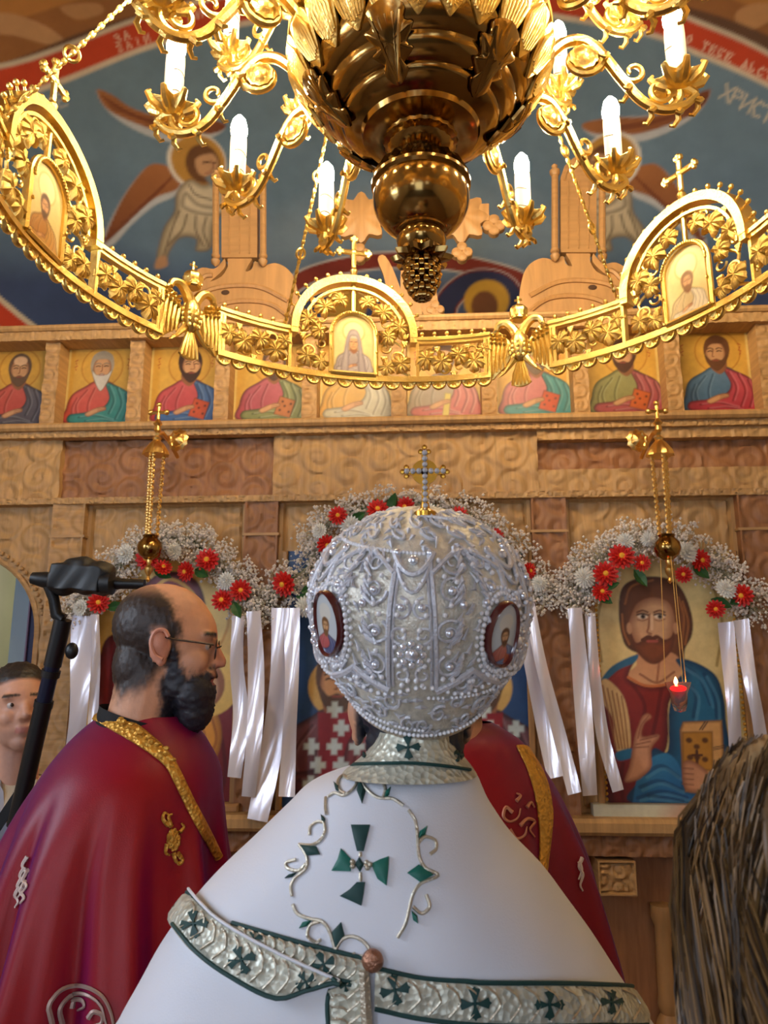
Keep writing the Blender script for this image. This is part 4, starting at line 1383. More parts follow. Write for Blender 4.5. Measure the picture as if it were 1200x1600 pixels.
for k in range(20):
    a = 2 * PI * k / 20
    gd.tube([(0.126 * math.cos(t) * math.cos(a), 0.126 * math.cos(t) * math.sin(a), 1.205 - H0 + 0.112 * math.sin(t)) for t in (0.36, 0.6, 0.9, 1.08)], [0.010, 0.012, 0.009, 0.004], 5)
props(gd.build('gadroon', GOLD_P, bo, local=True), kind='stuff')
MB().lathe(zz([(0.05, 1.300), (0.060, 1.312), (0.056, 1.320), (0.076, 1.330), (0.086, 1.342), (0.078, 1.350), (0.095, 1.356), (0.098, 1.366), (0.08, 1.375)]), 48, ruffle=(24, 0.02)).build('stem_ring', GOLD_P, ch, local=True)
bw = [(0.075, 1.362), (0.125, 1.366), (0.150, 1.374), (0.156, 1.386), (0.166, 1.390), (0.196, 1.402), (0.206, 1.412), (0.207, 1.422), (0.220, 1.426), (0.243, 1.444), (0.250, 1.456), (0.252, 1.466), (0.266, 1.472),
      (0.286, 1.494), (0.296, 1.512), (0.300, 1.530), (0.312, 1.536), (0.322, 1.552), (0.326, 1.575), (0.320, 1.60), (0.29, 1.62), (0.20, 1.66), (0.10, 1.70), (0.06, 1.74)]
bowl = MB().lathe(zz(bw), 64).build('bowl', GOLD_P, ch, local=True)
# cast acanthus ornaments on the bowl
ACA = smoothline([(0, -0.09), (0.03, -0.06), (0.022, -0.045), (0.05, -0.02), (0.036, -0.005), (0.06, 0.03), (0.04, 0.04), (0.045, 0.07), (0.0, 0.09), (-0.045, 0.07), (-0.04, 0.04), (-0.06, 0.03), (-0.036, -0.005), (-0.05, -0.02), (-0.022, -0.045), (-0.03, -0.06)], 3, True)
am = MB().prism([tuple(p) for p in ACA][::-1] if False else [tuple(p) for p in ACA], Matrix.Identity(4), 0.014, 0.006, 0.012)
for k in range(5): am.tube([(0, -0.08, 0.012), ((k - 2) * 0.010, 0, 0.018), ((k - 2) * 0.018, 0.06, 0.014)], [0.004, 0.006, 0.004], 5)
AM = am.mesh('acanthus_ornament', GOLD_P)
for k in range(6):
    a = R(15) + k * PI / 3
    rad = Vector((math.sin(a), math.cos(a), 0))
    nrm = (rad * 0.72 - Vector((0, 0, 0.70))).normalized()
    up = (rad * 0.70 + Vector((0, 0, 0.72))).normalized()
    sx = up.cross(nrm)
    M = Matrix((sx, up, nrm)).transposed().to_4x4()
    M.translation = rad * 0.243 + Vector((0, 0, 1.447 - H0))
    place(AM, 'acanthus_ornament', bowl, M)
# hanging palmettes round the rim
pa = smoothline([(0, 0.05), (0.036, 0.045), (0.044, 0.0), (0.032, -0.045), (0.012, -0.075), (0, -0.088), (-0.012, -0.075), (-0.032, -0.045), (-0.044, 0.0), (-0.036, 0.045)], 3, True)
pmB = MB().prism([tuple(p) for p in pa], Matrix.Identity(4), 0.010, 0.003, 0.008)
for k in range(7): pmB.tube([((k - 3) * 0.004, 0.04, 0.010), ((k - 3) * 0.011, 0.0, 0.014), ((k - 3) * 0.007, -0.068 + 0.004 * abs(k - 3), 0.010)], [0.004, 0.006, 0.004], 5)
PM = pmB.mesh('palmette', GOLD)
for k in range(24):
    a = k * PI / 12
    rad = Vector((math.sin(a), math.cos(a), 0))
    nrm = (rad * 0.85 - Vector((0, 0, 0.52))).normalized()
    up = (rad * 0.52 + Vector((0, 0, 0.85))).normalized()
    M = Matrix((up.cross(nrm), up, nrm)).transposed().to_4x4()
    M.translation = rad * 0.322 + Vector((0, 0, 1.555 - H0))
    place(PM, 'palmette', bowl, M)
MB().lathe(zz([(0.330, 1.625), (0.350, 1.63), (0.352, 1.65), (0.335, 1.656)]), 64).build('rim_band', GOLD, ch, local=True)
MB().lathe(zz([(0.06, 1.70), (0.11, 1.74), (0.16, 1.80), (0.20, 1.90), (0.20, 2.0), (0.13, 2.08), (0.06, 2.15), (0.05, 2.3), (0.09, 2.36), (0.11, 2.45), (0.06, 2.55), (0.02, 2.62), (0.016, 5.98)]), 40).build('shaft', GOLD_P, ch, local=True)


# candle arms
def rz(r, z, s=0.0):
    return Vector((s, r, z - H0))


def candle_arm():
    a = MB()
    path = smoothline([(0.325, 1.600), (0.375, 1.640), (0.425, 1.640), (0.470, 1.590), (0.510, 1.520), (0.555, 1.452), (0.605, 1.422), (0.655, 1.430), (0.690, 1.462)], 5)
    a.tube([rz(r, z) for r, z in path], list(np.linspace(0.016, 0.011, len(path))), 8)
    path = [rz(r, z) for r, z in scroll(0.418, 1.585, 0.056, PI / 2, 1.6, -1, 34)]
    a.tube(path, list(np.linspace(0.011, 0.006, len(path))), 7)
    path = [rz(r, z) for r, z in scroll(0.610, 1.470, 0.048, -PI / 2, 1.4, 1, 30)]
    a.tube(path, list(np.linspace(0.011, 0.005, len(path))), 7)
    path = [rz(r, z) for r, z in scroll(0.540, 1.540, 0.034, PI, 1.1, 1, 22)]
    a.tube(path, list(np.linspace(0.009, 0.005, len(path))), 6)
    a.tube([rz(0.690, 1.462), rz(0.672, 1.478), rz(0.650, 1.482)], [0.011, 0.012, 0.014], 8)
    for r, z in ((0.47, 1.60), (0.52, 1.50), (0.575, 1.43), (0.64, 1.42), (0.69, 1.45)):
        for s in (-1, 1):
            a.tube([rz(r, z), rz(r + 0.006, z - 0.016, s * 0.014), rz(r - 0.004, z - 0.030, s * 0.022), rz(r - 0.014, z - 0.026, s * 0.024)], [0.006, 0.008, 0.006, 0.004], 5)
    o = a.build('candle_arm', GOLD, ch, local=True)
    o['kind'] = 'stuff'
    ro = MB()
    ro.lathe([(0.036, -0.012), (0.040, 0.0), (0.036, 0.012), (0.026, 0.014), (0.022, 0.018), (0.010, 0.022), (0.002, 0.024)], 20, rz(0.418, 1.585), axis=(1, 0, 0), ruffle=(10, 0.05))
    ro.lathe([(0.036, -0.012), (0.040, 0.0), (0.036, 0.012), (0.026, 0.014), (0.022, 0.018), (0.010, 0.022), (0.002, 0.024)], 20, rz(0.418, 1.585), axis=(-1, 0, 0), ruffle=(10, 0.05))
    props(ro.build('rosette', GOLD, o, local=True), kind='stuff')
    pn = MB().lathe([(0.014, 1.474 - H0), (0.030, 1.482 - H0), (0.046, 1.490 - H0), (0.058, 1.506 - H0), (0.055, 1.509 - H0), (0.040, 1.496 - H0), (0.026, 1.490 - H0)], 48, (0, 0.650, 0), ruffle=(8, 0.20, (0, .4, .8, 1, 1, .5, 0)))
    for k in range(8):
        t = 2 * PI * k / 8
        d = Vector((math.cos(t), math.sin(t), 0)); c = Vector((0, 0.65, 0))
        pn.tube([c + d * 0.030 + Vector((0, 0, 1.486 - H0)), c + d * 0.056 + Vector((0, 0, 1.496 - H0)), c + d * 0.070 + Vector((0, 0, 1.514 - H0)), c + d * 0.062 + Vector((0, 0, 1.524 - H0))], [0.010, 0.011, 0.008, 0.004], 6)
    props(pn.build('drip_pan', GOLD, o, local=True), kind='stuff')
    MB().lathe([(0.0245, 1.486 - H0), (0.0255, 1.640 - H0), (0.0245, 1.665 - H0), (0.016, 1.670 - H0)], 20, (0, 0.650, 0)).build('candle', WAX, o, local=True)
    rg = MB()
    for zq in (1.535, 1.60):
        rg.tube([Vector((0.0248 * math.cos(t), 0.65 + 0.0248 * math.sin(t), zq - H0 + 0.006 * math.sin(2 * t))) for t in np.linspace(3.4, 5.6, 10)], 0.0016, 4)
    props(rg.build('dark_dash', mat('dark_dash_paint', (70, 54, 40), 0.7), o, local=True), kind='stuff')  # dark dashes part way round the sleeve
    MB().lathe([(0.018, 1.666 - H0), (0.025, 1.680 - H0), (0.026, 1.702 - H0), (0.020, 1.728 - H0), (0.006, 1.746 - H0)], 10, (0, 0.650, 0)).build('lit_bulb', FLAME, o, local=True)
    return o


arm0 = candle_arm()
for k in range(12):
    o = arm0 if k == 0 else copy_tree(arm0, ch)
    o.rotation_euler = (0, 0, -(R(4 + 30 * k) - YAW))
    o.scale = (1.03, 1.03, 1.0)
for k in range(12):
    o = copy_tree(arm0, ch)
    o.rotation_euler = (0, 0, -(R(22 + 30 * k) - YAW))
    o.location = (0, 0, 0.355)
    o.scale = (0.93, 0.93, 1.0)

# suspension chains
for k in range(5):
    a = PH0 + k * PERIOD - R(15)
    p0 = Vector((RR * math.sin(a), RR * math.cos(a), BH))
    p1 = Vector((0.57 * math.sin(a), 0.57 * math.cos(a), 1.95 - H0))
    m = MB()
    n = 46
    d = (p1 - p0).normalized()
    q = d.orthogonal().normalized(); q2 = d.cross(q)
    for i in range(n):
        t = (i + 0.5) / n
        s = q if i % 2 else q2
        m.ell(p0 + (p1 - p0) * t, (0.0042, 0.0085, 0.0135), 6, 4, rot=Matrix((d.cross(s), s, d)).transposed())
    for t in (0.33, 0.66):
        c = p0 + (p1 - p0) * t
        m.tube([c + d * 0.018 * math.cos(x) + q * 0.018 * math.sin(x) for x in np.linspace(0, 2 * PI, 15)], 0.005, 6)
    o = props(m.build('chain', GOLD, ch, local=True), kind='stuff')

# ================================================================== carved crest standing on the screen
CY = IY - 0.02


def sil(mb, pts, y, depth, n=4, closed=True):
    """carved silhouette with its own thickness; pts are photograph pixels measured at distance y"""
    P = smoothline(pts, n, True) if n else np.array(pts, float)
    w = [at(a, b, y) for a, b in P]
    poly = [(p.x, p.z) for p in w]
    A = sum(poly[i][0] * poly[(i + 1) % len(poly)][1] - poly[(i + 1) % len(poly)][0] * poly[i][1] for i in range(len(poly)))
    if A < 0: poly = poly[::-1]
    M = Matrix(((1, 0, 0, 0), (0, 0, -1, y + depth), (0, 1, 0, 0), (0, 0, 0, 1)))
    mb.prism(poly, M, depth)
    return mb


def rpx(pts):                      # mirror about the middle of the crest
    return [(1278 - x, y - 8) for x, y in pts]


DR = [(296, 445), (300, 428), (316, 418), (334, 420), (346, 410), (351, 404), (352, 416), (342, 428), (328, 440), (346, 432), (356, 416), (358, 402), (392, 402), (388, 414), (384, 424), (394, 420), (398, 408),
      (412, 414), (430, 411), (448, 419), (460, 436), (466, 470), (464, 514), (300, 514), (292, 480)]
for flip in (False, True):
    pts = rpx(DR) if flip else DR
    b = sil(MB(), pts, CY, 0.05, 3)
    o = b.build('carved_dragon', WOOD_L, smooth=False)
    props(o, 'pale carved wooden dragon on the screen top, ' + ('to the right of the cross' if flip else 'to the left of the cross'), 'carving', 'carved crest on top of the icon screen')
    g = (lambda x, y, d=0.0: at(1278 - x, y - 8, CY - d)) if flip else (lambda x, y, d=0.0: at(x, y, CY - d))
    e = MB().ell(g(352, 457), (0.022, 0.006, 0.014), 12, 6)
    e.build('hole_shade', mat('painted_hole_shade', (70, 46, 30), 0.9), o)  # raised dark oval; the shade of a carved hole put into its colour
    for k, arcp in enumerate((((300, 470), (330, 452), (372, 446), (410, 450), (450, 470)), ((310, 495), (345, 476), (385, 470), (425, 476), (458, 500)), ((306, 446), (320, 432), (332, 430)))):
        MB().tube([g(x, y, 0.004) for x, y in smoothline(arcp, 5)], 0.013, 6).build('carved_rib', WOOD_L, o)
    # the tall boards that rise from the dragons' backs
    x0 = 346; x1 = 402
    b = sil(MB(), (rpx if flip else list)([(x0, 402), (x0, 285), (352, 268), (364, 256), (374, 250), (384, 256), (396, 268), (x1, 285), (x1, 402)]), CY - 0.012, 0.045, 0)
    bo_ = b.build('carved_board', WOOD_LV, smooth=False)
    props(bo_, 'tall pale wooden board with slim columns, ' + ('on the dragon beside the chandelier ball, right side' if flip else 'on the dragon under the hanging candles, left side'), 'carving', 'carved crest on top of the icon screen')
    for cx in (337, 411):
        c = MB()
        p0, p1 = g(cx, 402, 0.02), g(cx, 280, 0.02)
        c.tube([p0, p1], 0.017, 8)
        c.lathe([(0.004, -0.05), (0.02, -0.035), (0.024, -0.018), (0.014, -0.008), (0.022, 0.0), (0.022, 0.012)], 10, p0)
        c.lathe([(0.018, -0.01), (0.026, 0.004), (0.026, 0.018), (0.012, 0.03), (0.016, 0.045), (0.002, 0.06)], 10, p1)
        c.build('column', WOOD_LV, bo_)
    for x in (358, 374, 390):
        MB().tube([g(x, 396, 0.014), g(x, 290, 0.014)], 0.0035, 5).build('groove_bead', WOOD_LV, bo_)
    MB().tube([g(a, b, 0.014) for a, b in smoothline([(352, 290), (356, 276), (366, 266), (374, 262), (382, 266), (392, 276), (396, 290)], 4)], 0.006, 6).build('arch_bead', WOOD_LV, bo_)

# central carved cross with trefoil ends
c = MB()
pc_ = at(642, 330, CY)


def tre(mb, cx, cz, r, d=0.04):
    for dx, dz in ((0, 1), (0.95, -0.1), (-0.95, -0.1), (0, -0.9)):
        n = 14
        M = Matrix(((1, 0, 0, 0), (0, 0, -1, CY + d), (0, 1, 0, 0), (0, 0, 0, 1)))
        mb.prism([(cx + dx * r + r * 0.95 * math.cos(t), cz + dz * r + r * 0.95 * math.sin(t)) for t in np.linspace(0, 2 * PI, n, endpoint=False)], M, d, 0.006, 0.004)


sil(c, [(624, 512), (660, 512), (656, 350), (656, 200), (628, 200), (628, 350)], CY, 0.045, 0)
sil(c, [(520, 350), (764, 344), (764, 318), (520, 324)], CY + 0.002, 0.041, 0)
cr_o = c.build('carved_cross', WOOD_L, smooth=False)
props(cr_o, 'large pale carved wooden cross on the screen behind the brass ball', 'carving', 'carved crest on top of the icon screen')
for (x, y, r) in ((772, 350, 0.03), (722, 392, 0.028), (512, 352, 0.03), (562, 394, 0.028), (641, 190, 0.034), (680, 482, 0.024), (600, 484, 0.024)):
    p = at(x, y, CY)
    tre(t_ := MB(), p.x, p.z, r)
    t_.build('trefoil', WOOD_L, cr_o, smooth=False)
for s in (-1, 1):
    p = at(642 + s * 78, 338, CY)
    M = Matrix(((1, 0, 0, 0), (0, 0, -1, CY + 0.04), (0, 1, 0, 0), (0, 0, 0, 1)))
    MB().prism([(p.x + (0.125 + 0.02 * math.cos(8 * t)) * math.cos(t), p.z + (0.125 + 0.02 * math.cos(8 * t)) * math.sin(t)) for t in np.linspace(0, 2 * PI, 48, endpoint=False)], M, 0.045, 0.01, 0.01).build('medallion', WOOD_L, cr_o)
    sil(MB(), [(642 + s * 30, 512), (642 + s * 14, 470), (642 + s * 24, 430), (642 + s * 40, 400), (642 + s * 52, 405), (642 + s * 40, 440), (642 + s * 44, 480), (642 + s * 54, 512)], CY + 0.004, 0.03, 3).build('scroll_bracket', WOOD_L, cr_o, smooth=False)


# ================================================================== hanging oil lamps
def oil_lamp(px, side, lab, glass):
    LY = 3.18
    p = at(px, 690, LY)
    x, y = p.x, p.y
    zt = p.z                      # top of the bell cap
    zb = at(px, 855, LY).z
    t = empty('hanging_lamp', (x, y, zt), label=lab, cat='oil lamp', group='hanging lamps before the icon screen')
    b = MB().tube([(x, IY - 0.04, zt + 0.01), (x, IY - 0.16, zt + 0.05), (x, y + 0.06, zt + 0.06), (x, y, zt + 0.035)], 0.010, 8)
    b.lathe([(0.006, 0.02), (0.016, 0.03), (0.012, 0.05), (0.02, 0.062), (0.012, 0.075), (0.006, 0.085)], 12, (x, y, zt + 0.02))
    b.tube([(x, y, zt + 0.09), (x, y, zt + 0.165)], 0.008, 6).tube([(x - 0.032, y, zt + 0.135), (x + 0.032, y, zt + 0.135)], 0.008, 6)
    for dx, dz in ((0, 0.17), (-0.036, 0.135), (0.036, 0.135)): b.ell((x + dx, y, zt + dz), 0.013, 8, 6)
    props(b.build('bracket', GOLD_D, t), kind='stuff')
    d = MB().lathe([(0.048, 0), (0.05, 0.01), (0.036, 0.018), (0.03, 0.014), (0.014, 0.026), (0.002, 0.03)], 20, (x + side * 0.065, y + 0.10, zt + 0.035), axis=(side * -0.2, -1, 0), ruffle=(10, 0.08))
    d.build('rosette', GOLD_D, t)
    MB().lathe([(0.055, -0.062), (0.050, -0.045), (0.042, -0.03), (0.030, -0.01), (0.016, 0.005), (0.02, 0.015), (0.01, 0.025)], 36, (x, y, zt), ruffle=(9, 0.09, (1, 1, .8, .4, 0, 0, 0))).build('bell_cap', GOLD_D, t)
    for k in range(3):
        a = k * 2 * PI / 3 + 0.6
        m = MB()
        q0 = Vector((x + 0.034 * math.cos(a), y + 0.034 * math.sin(a), zt - 0.05)); q1 = Vector((x + 0.026 * math.cos(a), y + 0.026 * math.sin(a), zb + 0.05))
        n = 30
        for i in range(n):
            q = q0 + (q1 - q0) * ((i + 0.5) / n)
            m.ell(q, (0.0105, 0.0055, 0.0115) if i % 2 else (0.0055, 0.0105, 0.0115), 6, 4)
        props(m.build('chain', GOLD_D, t), kind='stuff')
    MB().lathe([(0.002, -0.056), (0.02, -0.052), (0.044, -0.034), (0.054, -0.006), (0.050, 0.018), (0.034, 0.036), (0.03, 0.042), (0.036, 0.05), (0.02, 0.058)], 28, (x, y, zb)).build('ball', GOLD_P, t)
    MB().lathe([(0.002, -0.15), (0.010, -0.14), (0.006, -0.125), (0.016, -0.105), (0.018, -0.09), (0.007, -0.075), (0.012, -0.062), (0.01, -0.05)], 12, (x, y, zb)).build('pendant', GOLD_D, t)
    if glass:
        zg = at(1065, 1078, LY).z
        for k in range(3):
            a = k * 2 * PI / 3 + 0.6
            MB().tube([(x + 0.03 * math.cos(a), y + 0.03 * math.sin(a), zb - 0.04), (x + 0.048 * math.cos(a), y + 0.048 * math.sin(a), zg + 0.03)], 0.0016, 4).build('fine_chain', GOLD_D, t)
        MB().lathe([(0.004, -0.085), (0.022, -0.08), (0.03, -0.05), (0.034, -0.01), (0.046, 0.012), (0.050, 0.03), (0.047, 0.03), (0.042, 0.014), (0.030, -0.01), (0.026, -0.05), (0.004, -0.074)], 20, (x, y, zg)).build('glass_cup', mat('lamp_glass', (240, 225, 215), 0.05, trans=0.95), t)
        MB().ell((x, y, zg + 0.006), (0.032, 0.032, 0.012), 14, 6).build('red_float', mat('red_lamp_glass', (200, 10, 16), 0.2, emit=((255, 20, 24), 3.0)), t)
        MB().lathe([(0.003, 0), (0.008, 0.01), (0.007, 0.02), (0.001, 0.034)], 8, (x - 0.008, y, zg + 0.016)).build('flame', mat('lamp_flame', (255, 180, 120), 0.4, emit=((255, 150, 90), 40.0)), t)


oil_lamp(245, 1, 'brass hanging lamp on three chains above the bearded priest', False)
oil_lamp(1030, -1, 'brass hanging lamp with a glowing red glass before the Christ icon', True)

# ================================================================== flower garlands and ribbons
GY = IY - 0.13


def daisy_mesh(name, mt, n1, r, w, layers):
    m = MB()
    for l in range(layers):
        n = n1 - 2 * l
        rr = r * (1 - 0.24 * l)
        for k in range(n):
            a = 2 * PI * (k + 0.5 * l) / n
            d = Vector((math.cos(a), 0, math.sin(a))); s = Vector((-math.sin(a), 0, math.cos(a)))
            y0 = -0.004 - 0.009 * l
            hv = [d * (0.12 * rr), d * (0.45 * rr) + s * (w * rr), d * (0.85 * rr) + s * (w * 0.8 * rr), d * rr, d * (0.85 * rr) - s * (w * 0.8 * rr), d * (0.45 * rr) - s * (w * rr)]
            lift = [0, -0.004, -0.007, -0.010 - 0.004 * l, -0.007, -0.004]
            top = [v + Vector((0, y0 + q, 0)) for v, q in zip(hv, lift)]
            m.add(top + [v + Vector((0, 0.0025, 0)) for v in top], [(0, 1, 2, 3, 4, 5), (11, 10, 9, 8, 7, 6)] + [(i, i + 6, (i + 1) % 6 + 6, (i + 1) % 6) for i in range(6)])
    return m.mesh(name, mt, False)


GERB = daisy_mesh('red_gerbera', PET_R, 14, 0.058, 0.17, 3)
MUM = daisy_mesh('white_chrysanthemum', PET_W, 18, 0.050, 0.13, 4)
CEN_Y = MB().ell((0, -0.020, 0), (0.014, 0.010, 0.014), 10, 6).mesh('flower_centre', PET_Y)
CEN_R = MB().ell((0, -0.022, 0), (0.013, 0.010, 0.013), 10, 6).mesh('flower_centre', mat('dark_flower_centre', (110, 30, 16), 0.7))
LEAFG = MB()
for sg in (0,):
    pts = [(0, 0), (0.014, 0.02), (0.019, 0.045), (0.012, 0.07), (0, 0.09), (-0.012, 0.07), (-0.019, 0.045), (-0.014, 0.02)]
    LEAFG.add([(x, -0.004 - abs(x) * 0.4, z) for x, z in pts] + [(0, 0.001, 0.045)] + [(x, 0.0, z) for x, z in pts], [(i, (i + 1) % 8, 8) for i in range(8)] + [tuple(range(16, 8, -1))] + [((i + 1) % 8, i, i + 9, (i + 1) % 8 + 9) for i in range(8)])
LEAFG = LEAFG.mesh('leaf', LEAFM, False)


def garland(lab, line, reds, whites, leaves, dens):
    c = at(*line[len(line) // 2], GY)
    t = empty('flower_garland', c, label=lab, cat='garland', group='garlands over the large icons')
    L = smoothline(line, 10)
    core = MB().tube([at(a, b, GY + 0.05) for a, b in L], 0.014, 6)
    core.build('wire', LEAFM, t)
    g, st = MB(), MB()
    OV = [(1, 0, 0), (-1, 0, 0), (0, 1, 0), (0, -1, 0), (0, 0, 1), (0, 0, -1)]
    OF = [(0, 2, 4), (2, 1, 4), (1, 3, 4), (3, 0, 4), (2, 0, 5), (1, 2, 5), (3, 1, 5), (0, 3, 5)]
    for i in range(int(dens * len(L))):
        a, b = L[random.randrange(len(L))]
        p = at(a, b, GY + 0.02)
        th = random.uniform(0, 2 * PI); ln = random.uniform(0.03, 0.115)
        tip = p + Vector((math.cos(th) * ln, random.uniform(-0.05, 0.03), math.sin(th) * ln * 0.85))
        mid = p.lerp(tip, 0.5) + Vector((random.uniform(-.012, .012), -0.008, random.uniform(-.012, .012)))
        st.tube([p, mid, tip], 0.0016, 3, caps=False)
        for j in range(7):
            q = tip + Vector((random.gauss(0, 0.012), random.gauss(0, 0.012), random.gauss(0, 0.012)))
            r = random.uniform(0.004, 0.0085)
            g.add([q + Vector(v) * r for v in OV], OF)
    props(g.build('baby_breath', GYP, t), kind='stuff')
    props(st.build('baby_breath_stems', GYPS, t), kind='stuff')
    for lst, me, ce in ((reds, GERB, CEN_Y), (whites, MUM, None)):
        for (x, y, r) in lst:
            p = at(x, y, GY - 0.045 + random.uniform(-.01, .01))
            o = link(me, me.name.split('.')[0], t, p)
            s = r / 1200 * p.y / 0.058 * 1.08 * (1.0 if me is GERB else 1.12)
            o.scale = (s, s, s)
            o.rotation_euler = (random.uniform(-.5, .35), random.uniform(0, 3), random.uniform(-.5, .5))
            if ce:
                c2 = bpy.data.objects.new('flower_centre', ce); COL.objects.link(c2); c2.parent = o; WL[c2.name] = WL[o.name]
    for (x, y, a) in leaves:
        o = link(LEAFG, 'leaf', t, at(x, y, GY - 0.03))
        o.rotation_euler = (0.2, a, random.uniform(-.4, .4)); o.scale = (1.2, 1.2, 1.0)
    return t


garland('garland of red and white flowers over the Christ icon',
        [(892, 945), (905, 912), (935, 875), (975, 852), (1020, 842), (1060, 848), (1105, 872), (1145, 915), (1180, 955)],
        [(971, 870, 20), (946, 897, 19), (940, 925, 15), (1003, 880, 13), (1093, 876, 17), (1068, 898, 13), (1160, 930, 17), (1118, 952, 14)],
        [(912, 903, 17), (978, 846, 15), (1072, 865, 18), (1134, 922, 17), (1012, 842, 12)],
        [(928, 925, 2.2), (936, 918, 1.4), (1082, 882, 2.4), (1110, 936, 2.0), (1140, 944, 1.0), (990, 890, 2.6)], 6.5)
garland('garland of red and white flowers over the priest and the veiled Mother icon',
        [(112, 965), (135, 940), (165, 925), (185, 885), (225, 850), (270, 842), (310, 852), (345, 885), (378, 925), (400, 965)],
        [(325, 876, 19), (292, 893, 16), (348, 938, 17), (376, 922, 17), (154, 942, 17), (232, 872, 20), (255, 888, 14)],
        [(198, 866, 16), (355, 908, 15), (275, 862, 15), (128, 950, 14)],
        [(305, 890, 2.0), (365, 940, 2.6), (240, 890, 2.0), (166, 950, 1.4)], 6.5)
garland('garland of red and white flowers framing the top of the bejewelled mitre',
        [(418, 945), (440, 915), (480, 890), (495, 850), (520, 815), (570, 795), (640, 788), (710, 800), (765, 825), (800, 860), (835, 905), (850, 940)],
        [(445, 912, 20), (528, 806, 15), (510, 851, 16), (590, 797, 17), (634, 792, 16), (716, 806, 15), (826, 892, 13), (775, 838, 13)],
        [(476, 948, 17), (548, 822, 17), (500, 830, 13), (842, 912, 13), (670, 800, 15)],
        [(462, 932, 1.8), (470, 925, 1.2), (545, 818, 1.0), (610, 800, 0.4), (515, 875, 2.2)], 5.0)


def ribbon(lab, pts, w, grp, Y=GY - 0.02, amp=0.022):
    L = smoothline(pts, 9)
    n = len(L)
    ph = random.uniform(0, 6)
    rows_f, rows_b = [], []
    for i, (x, y) in enumerate(L):
        t = i / (n - 1)
        Yc = Y - 0.015 + amp * math.sin(ph + t * 7.0) * (0.3 + t)
        a, b = L[max(i - 1, 0)], L[min(i + 1, n - 1)]
        d = np.array([b[0] - a[0], b[1] - a[1]]); d /= np.hypot(*d) + 1e-9
        nx, ny = -d[1], d[0]
        tw = 0.9 + 0.1 * math.sin(ph + 5 * t)
        rf = []
        for k in range(5):
            u = (k - 2) / 4 * w * tw
            q = at(x - nx * u, y - ny * u, Yc + 0.010 * math.sin((k - 2) * 0.9 + ph + 6 * t))
            rf.append(q)
        rows_f.append(rf)
        rows_b.append([q + Vector((0, 0.0012, 0)) for q in rf])
    m = MB().surf(rows_f, 4, n - 1)
    m.surf([r[::-1] for r in rows_b], 4, n - 1)
    o = m.build('satin_ribbon', RIBBON)
    o.data.materials[0] = RIBBON
    return props(o, lab, 'ribbon', grp)


RG = 'white ribbons hanging from the garlands'
ribbon('wide white satin ribbon behind the black monopod', [(128, 962), (126, 1040), (122, 1120), (112, 1200)], 34, RG)
ribbon('narrow white satin ribbon just behind the priest\'s nape', [(148, 960), (150, 1030), (146, 1110), (142, 1190)], 16, RG, GY - 0.04)
ribbon('white satin ribbon in front of the priest\'s nose, nearest his face', [(372, 962), (370, 1040), (376, 1120), (366, 1215)], 24, RG)
ribbon('white satin ribbon second from the priest\'s face, with a warm end', [(396, 955), (400, 1040), (398, 1140), (388, 1245)], 26, RG, GY - 0.05)
ribbon('long white satin ribbon under the red gerbera, curving in to the left', [(438, 950), (436, 1060), (424, 1170), (402, 1282)], 34, RG, GY - 0.03)
ribbon('broad white satin ribbon beside the mitre, left of the saints icon', [(456, 950), (456, 1060), (452, 1150), (448, 1245)], 26, RG, GY - 0.06)
ribbon('white satin ribbon slanting down from the mitre to the red shoulder', [(814, 955), (828, 1030), (845, 1110), (868, 1215)], 26, RG)
ribbon('white satin ribbon slanting beside the carved pilaster, behind the red cope', [(826, 945), (846, 1040), (872, 1140), (898, 1240)], 22, RG, GY - 0.05)
ribbon('straight white satin ribbon at the near edge of the Christ icon', [(898, 950), (906, 1040), (914, 1140), (922, 1243)], 27, RG)
ribbon('white satin ribbon crossing the maroon sleeve of the Christ icon', [(922, 958), (930, 1060), (942, 1150), (966, 1236)], 20, RG, GY + 0.02)
ribbon('white satin ribbon over the blue mantle edge of the Christ icon', [(1134, 972), (1142, 1060), (1148, 1140), (1150, 1225)], 25, RG)
ribbon('outermost white satin ribbon beyond the Christ icon', [(1158, 968), (1170, 1050), (1184, 1120), (1194, 1190)], 24, RG, GY - 0.05)

# ================================================================== people
def fuse(mb, voxel, smooth=4):
    """one continuous skin over overlapping closed volumes -> (verts, polys)"""
    me = mb.mesh('tmp', None, False)
    ob = bpy.data.objects.new('tmp', me)
    COL.objects.link(ob)
    m = ob.modifiers.new('r', 'REMESH'); m.mode = 'VOXEL'; m.voxel_size = voxel
    s = ob.modifiers.new('s', 'SMOOTH'); s.factor = 0.5; s.iterations = smooth
    dg = bpy.context.evaluated_depsgraph_get()
    ev = ob.evaluated_get(dg)
    r = bpy.data.meshes.new_from_object(ev)
    bpy.data.objects.remove(ob)
    V = np.empty(len(r.vertices) * 3); r.vertices.foreach_get('co', V)
    N = np.empty(len(r.vertices) * 3); r.vertices.foreach_get('normal', N)
    return r, V.reshape(-1, 3), N.reshape(-1, 3)


def vnoise(V, sc, seed=0):
    g = np.random.default_rng(seed)
    n = np.zeros(len(V))
    for k in range(5):
        d = g.normal(size=3); d /= np.linalg.norm(d)
        n += np.sin(V @ d * sc * (0.7 + 0.35 * k) + g.uniform(0, 6.28) + 1.5 * np.sin(V @ np.roll(d, 1) * sc * 0.6))
    return n / 5


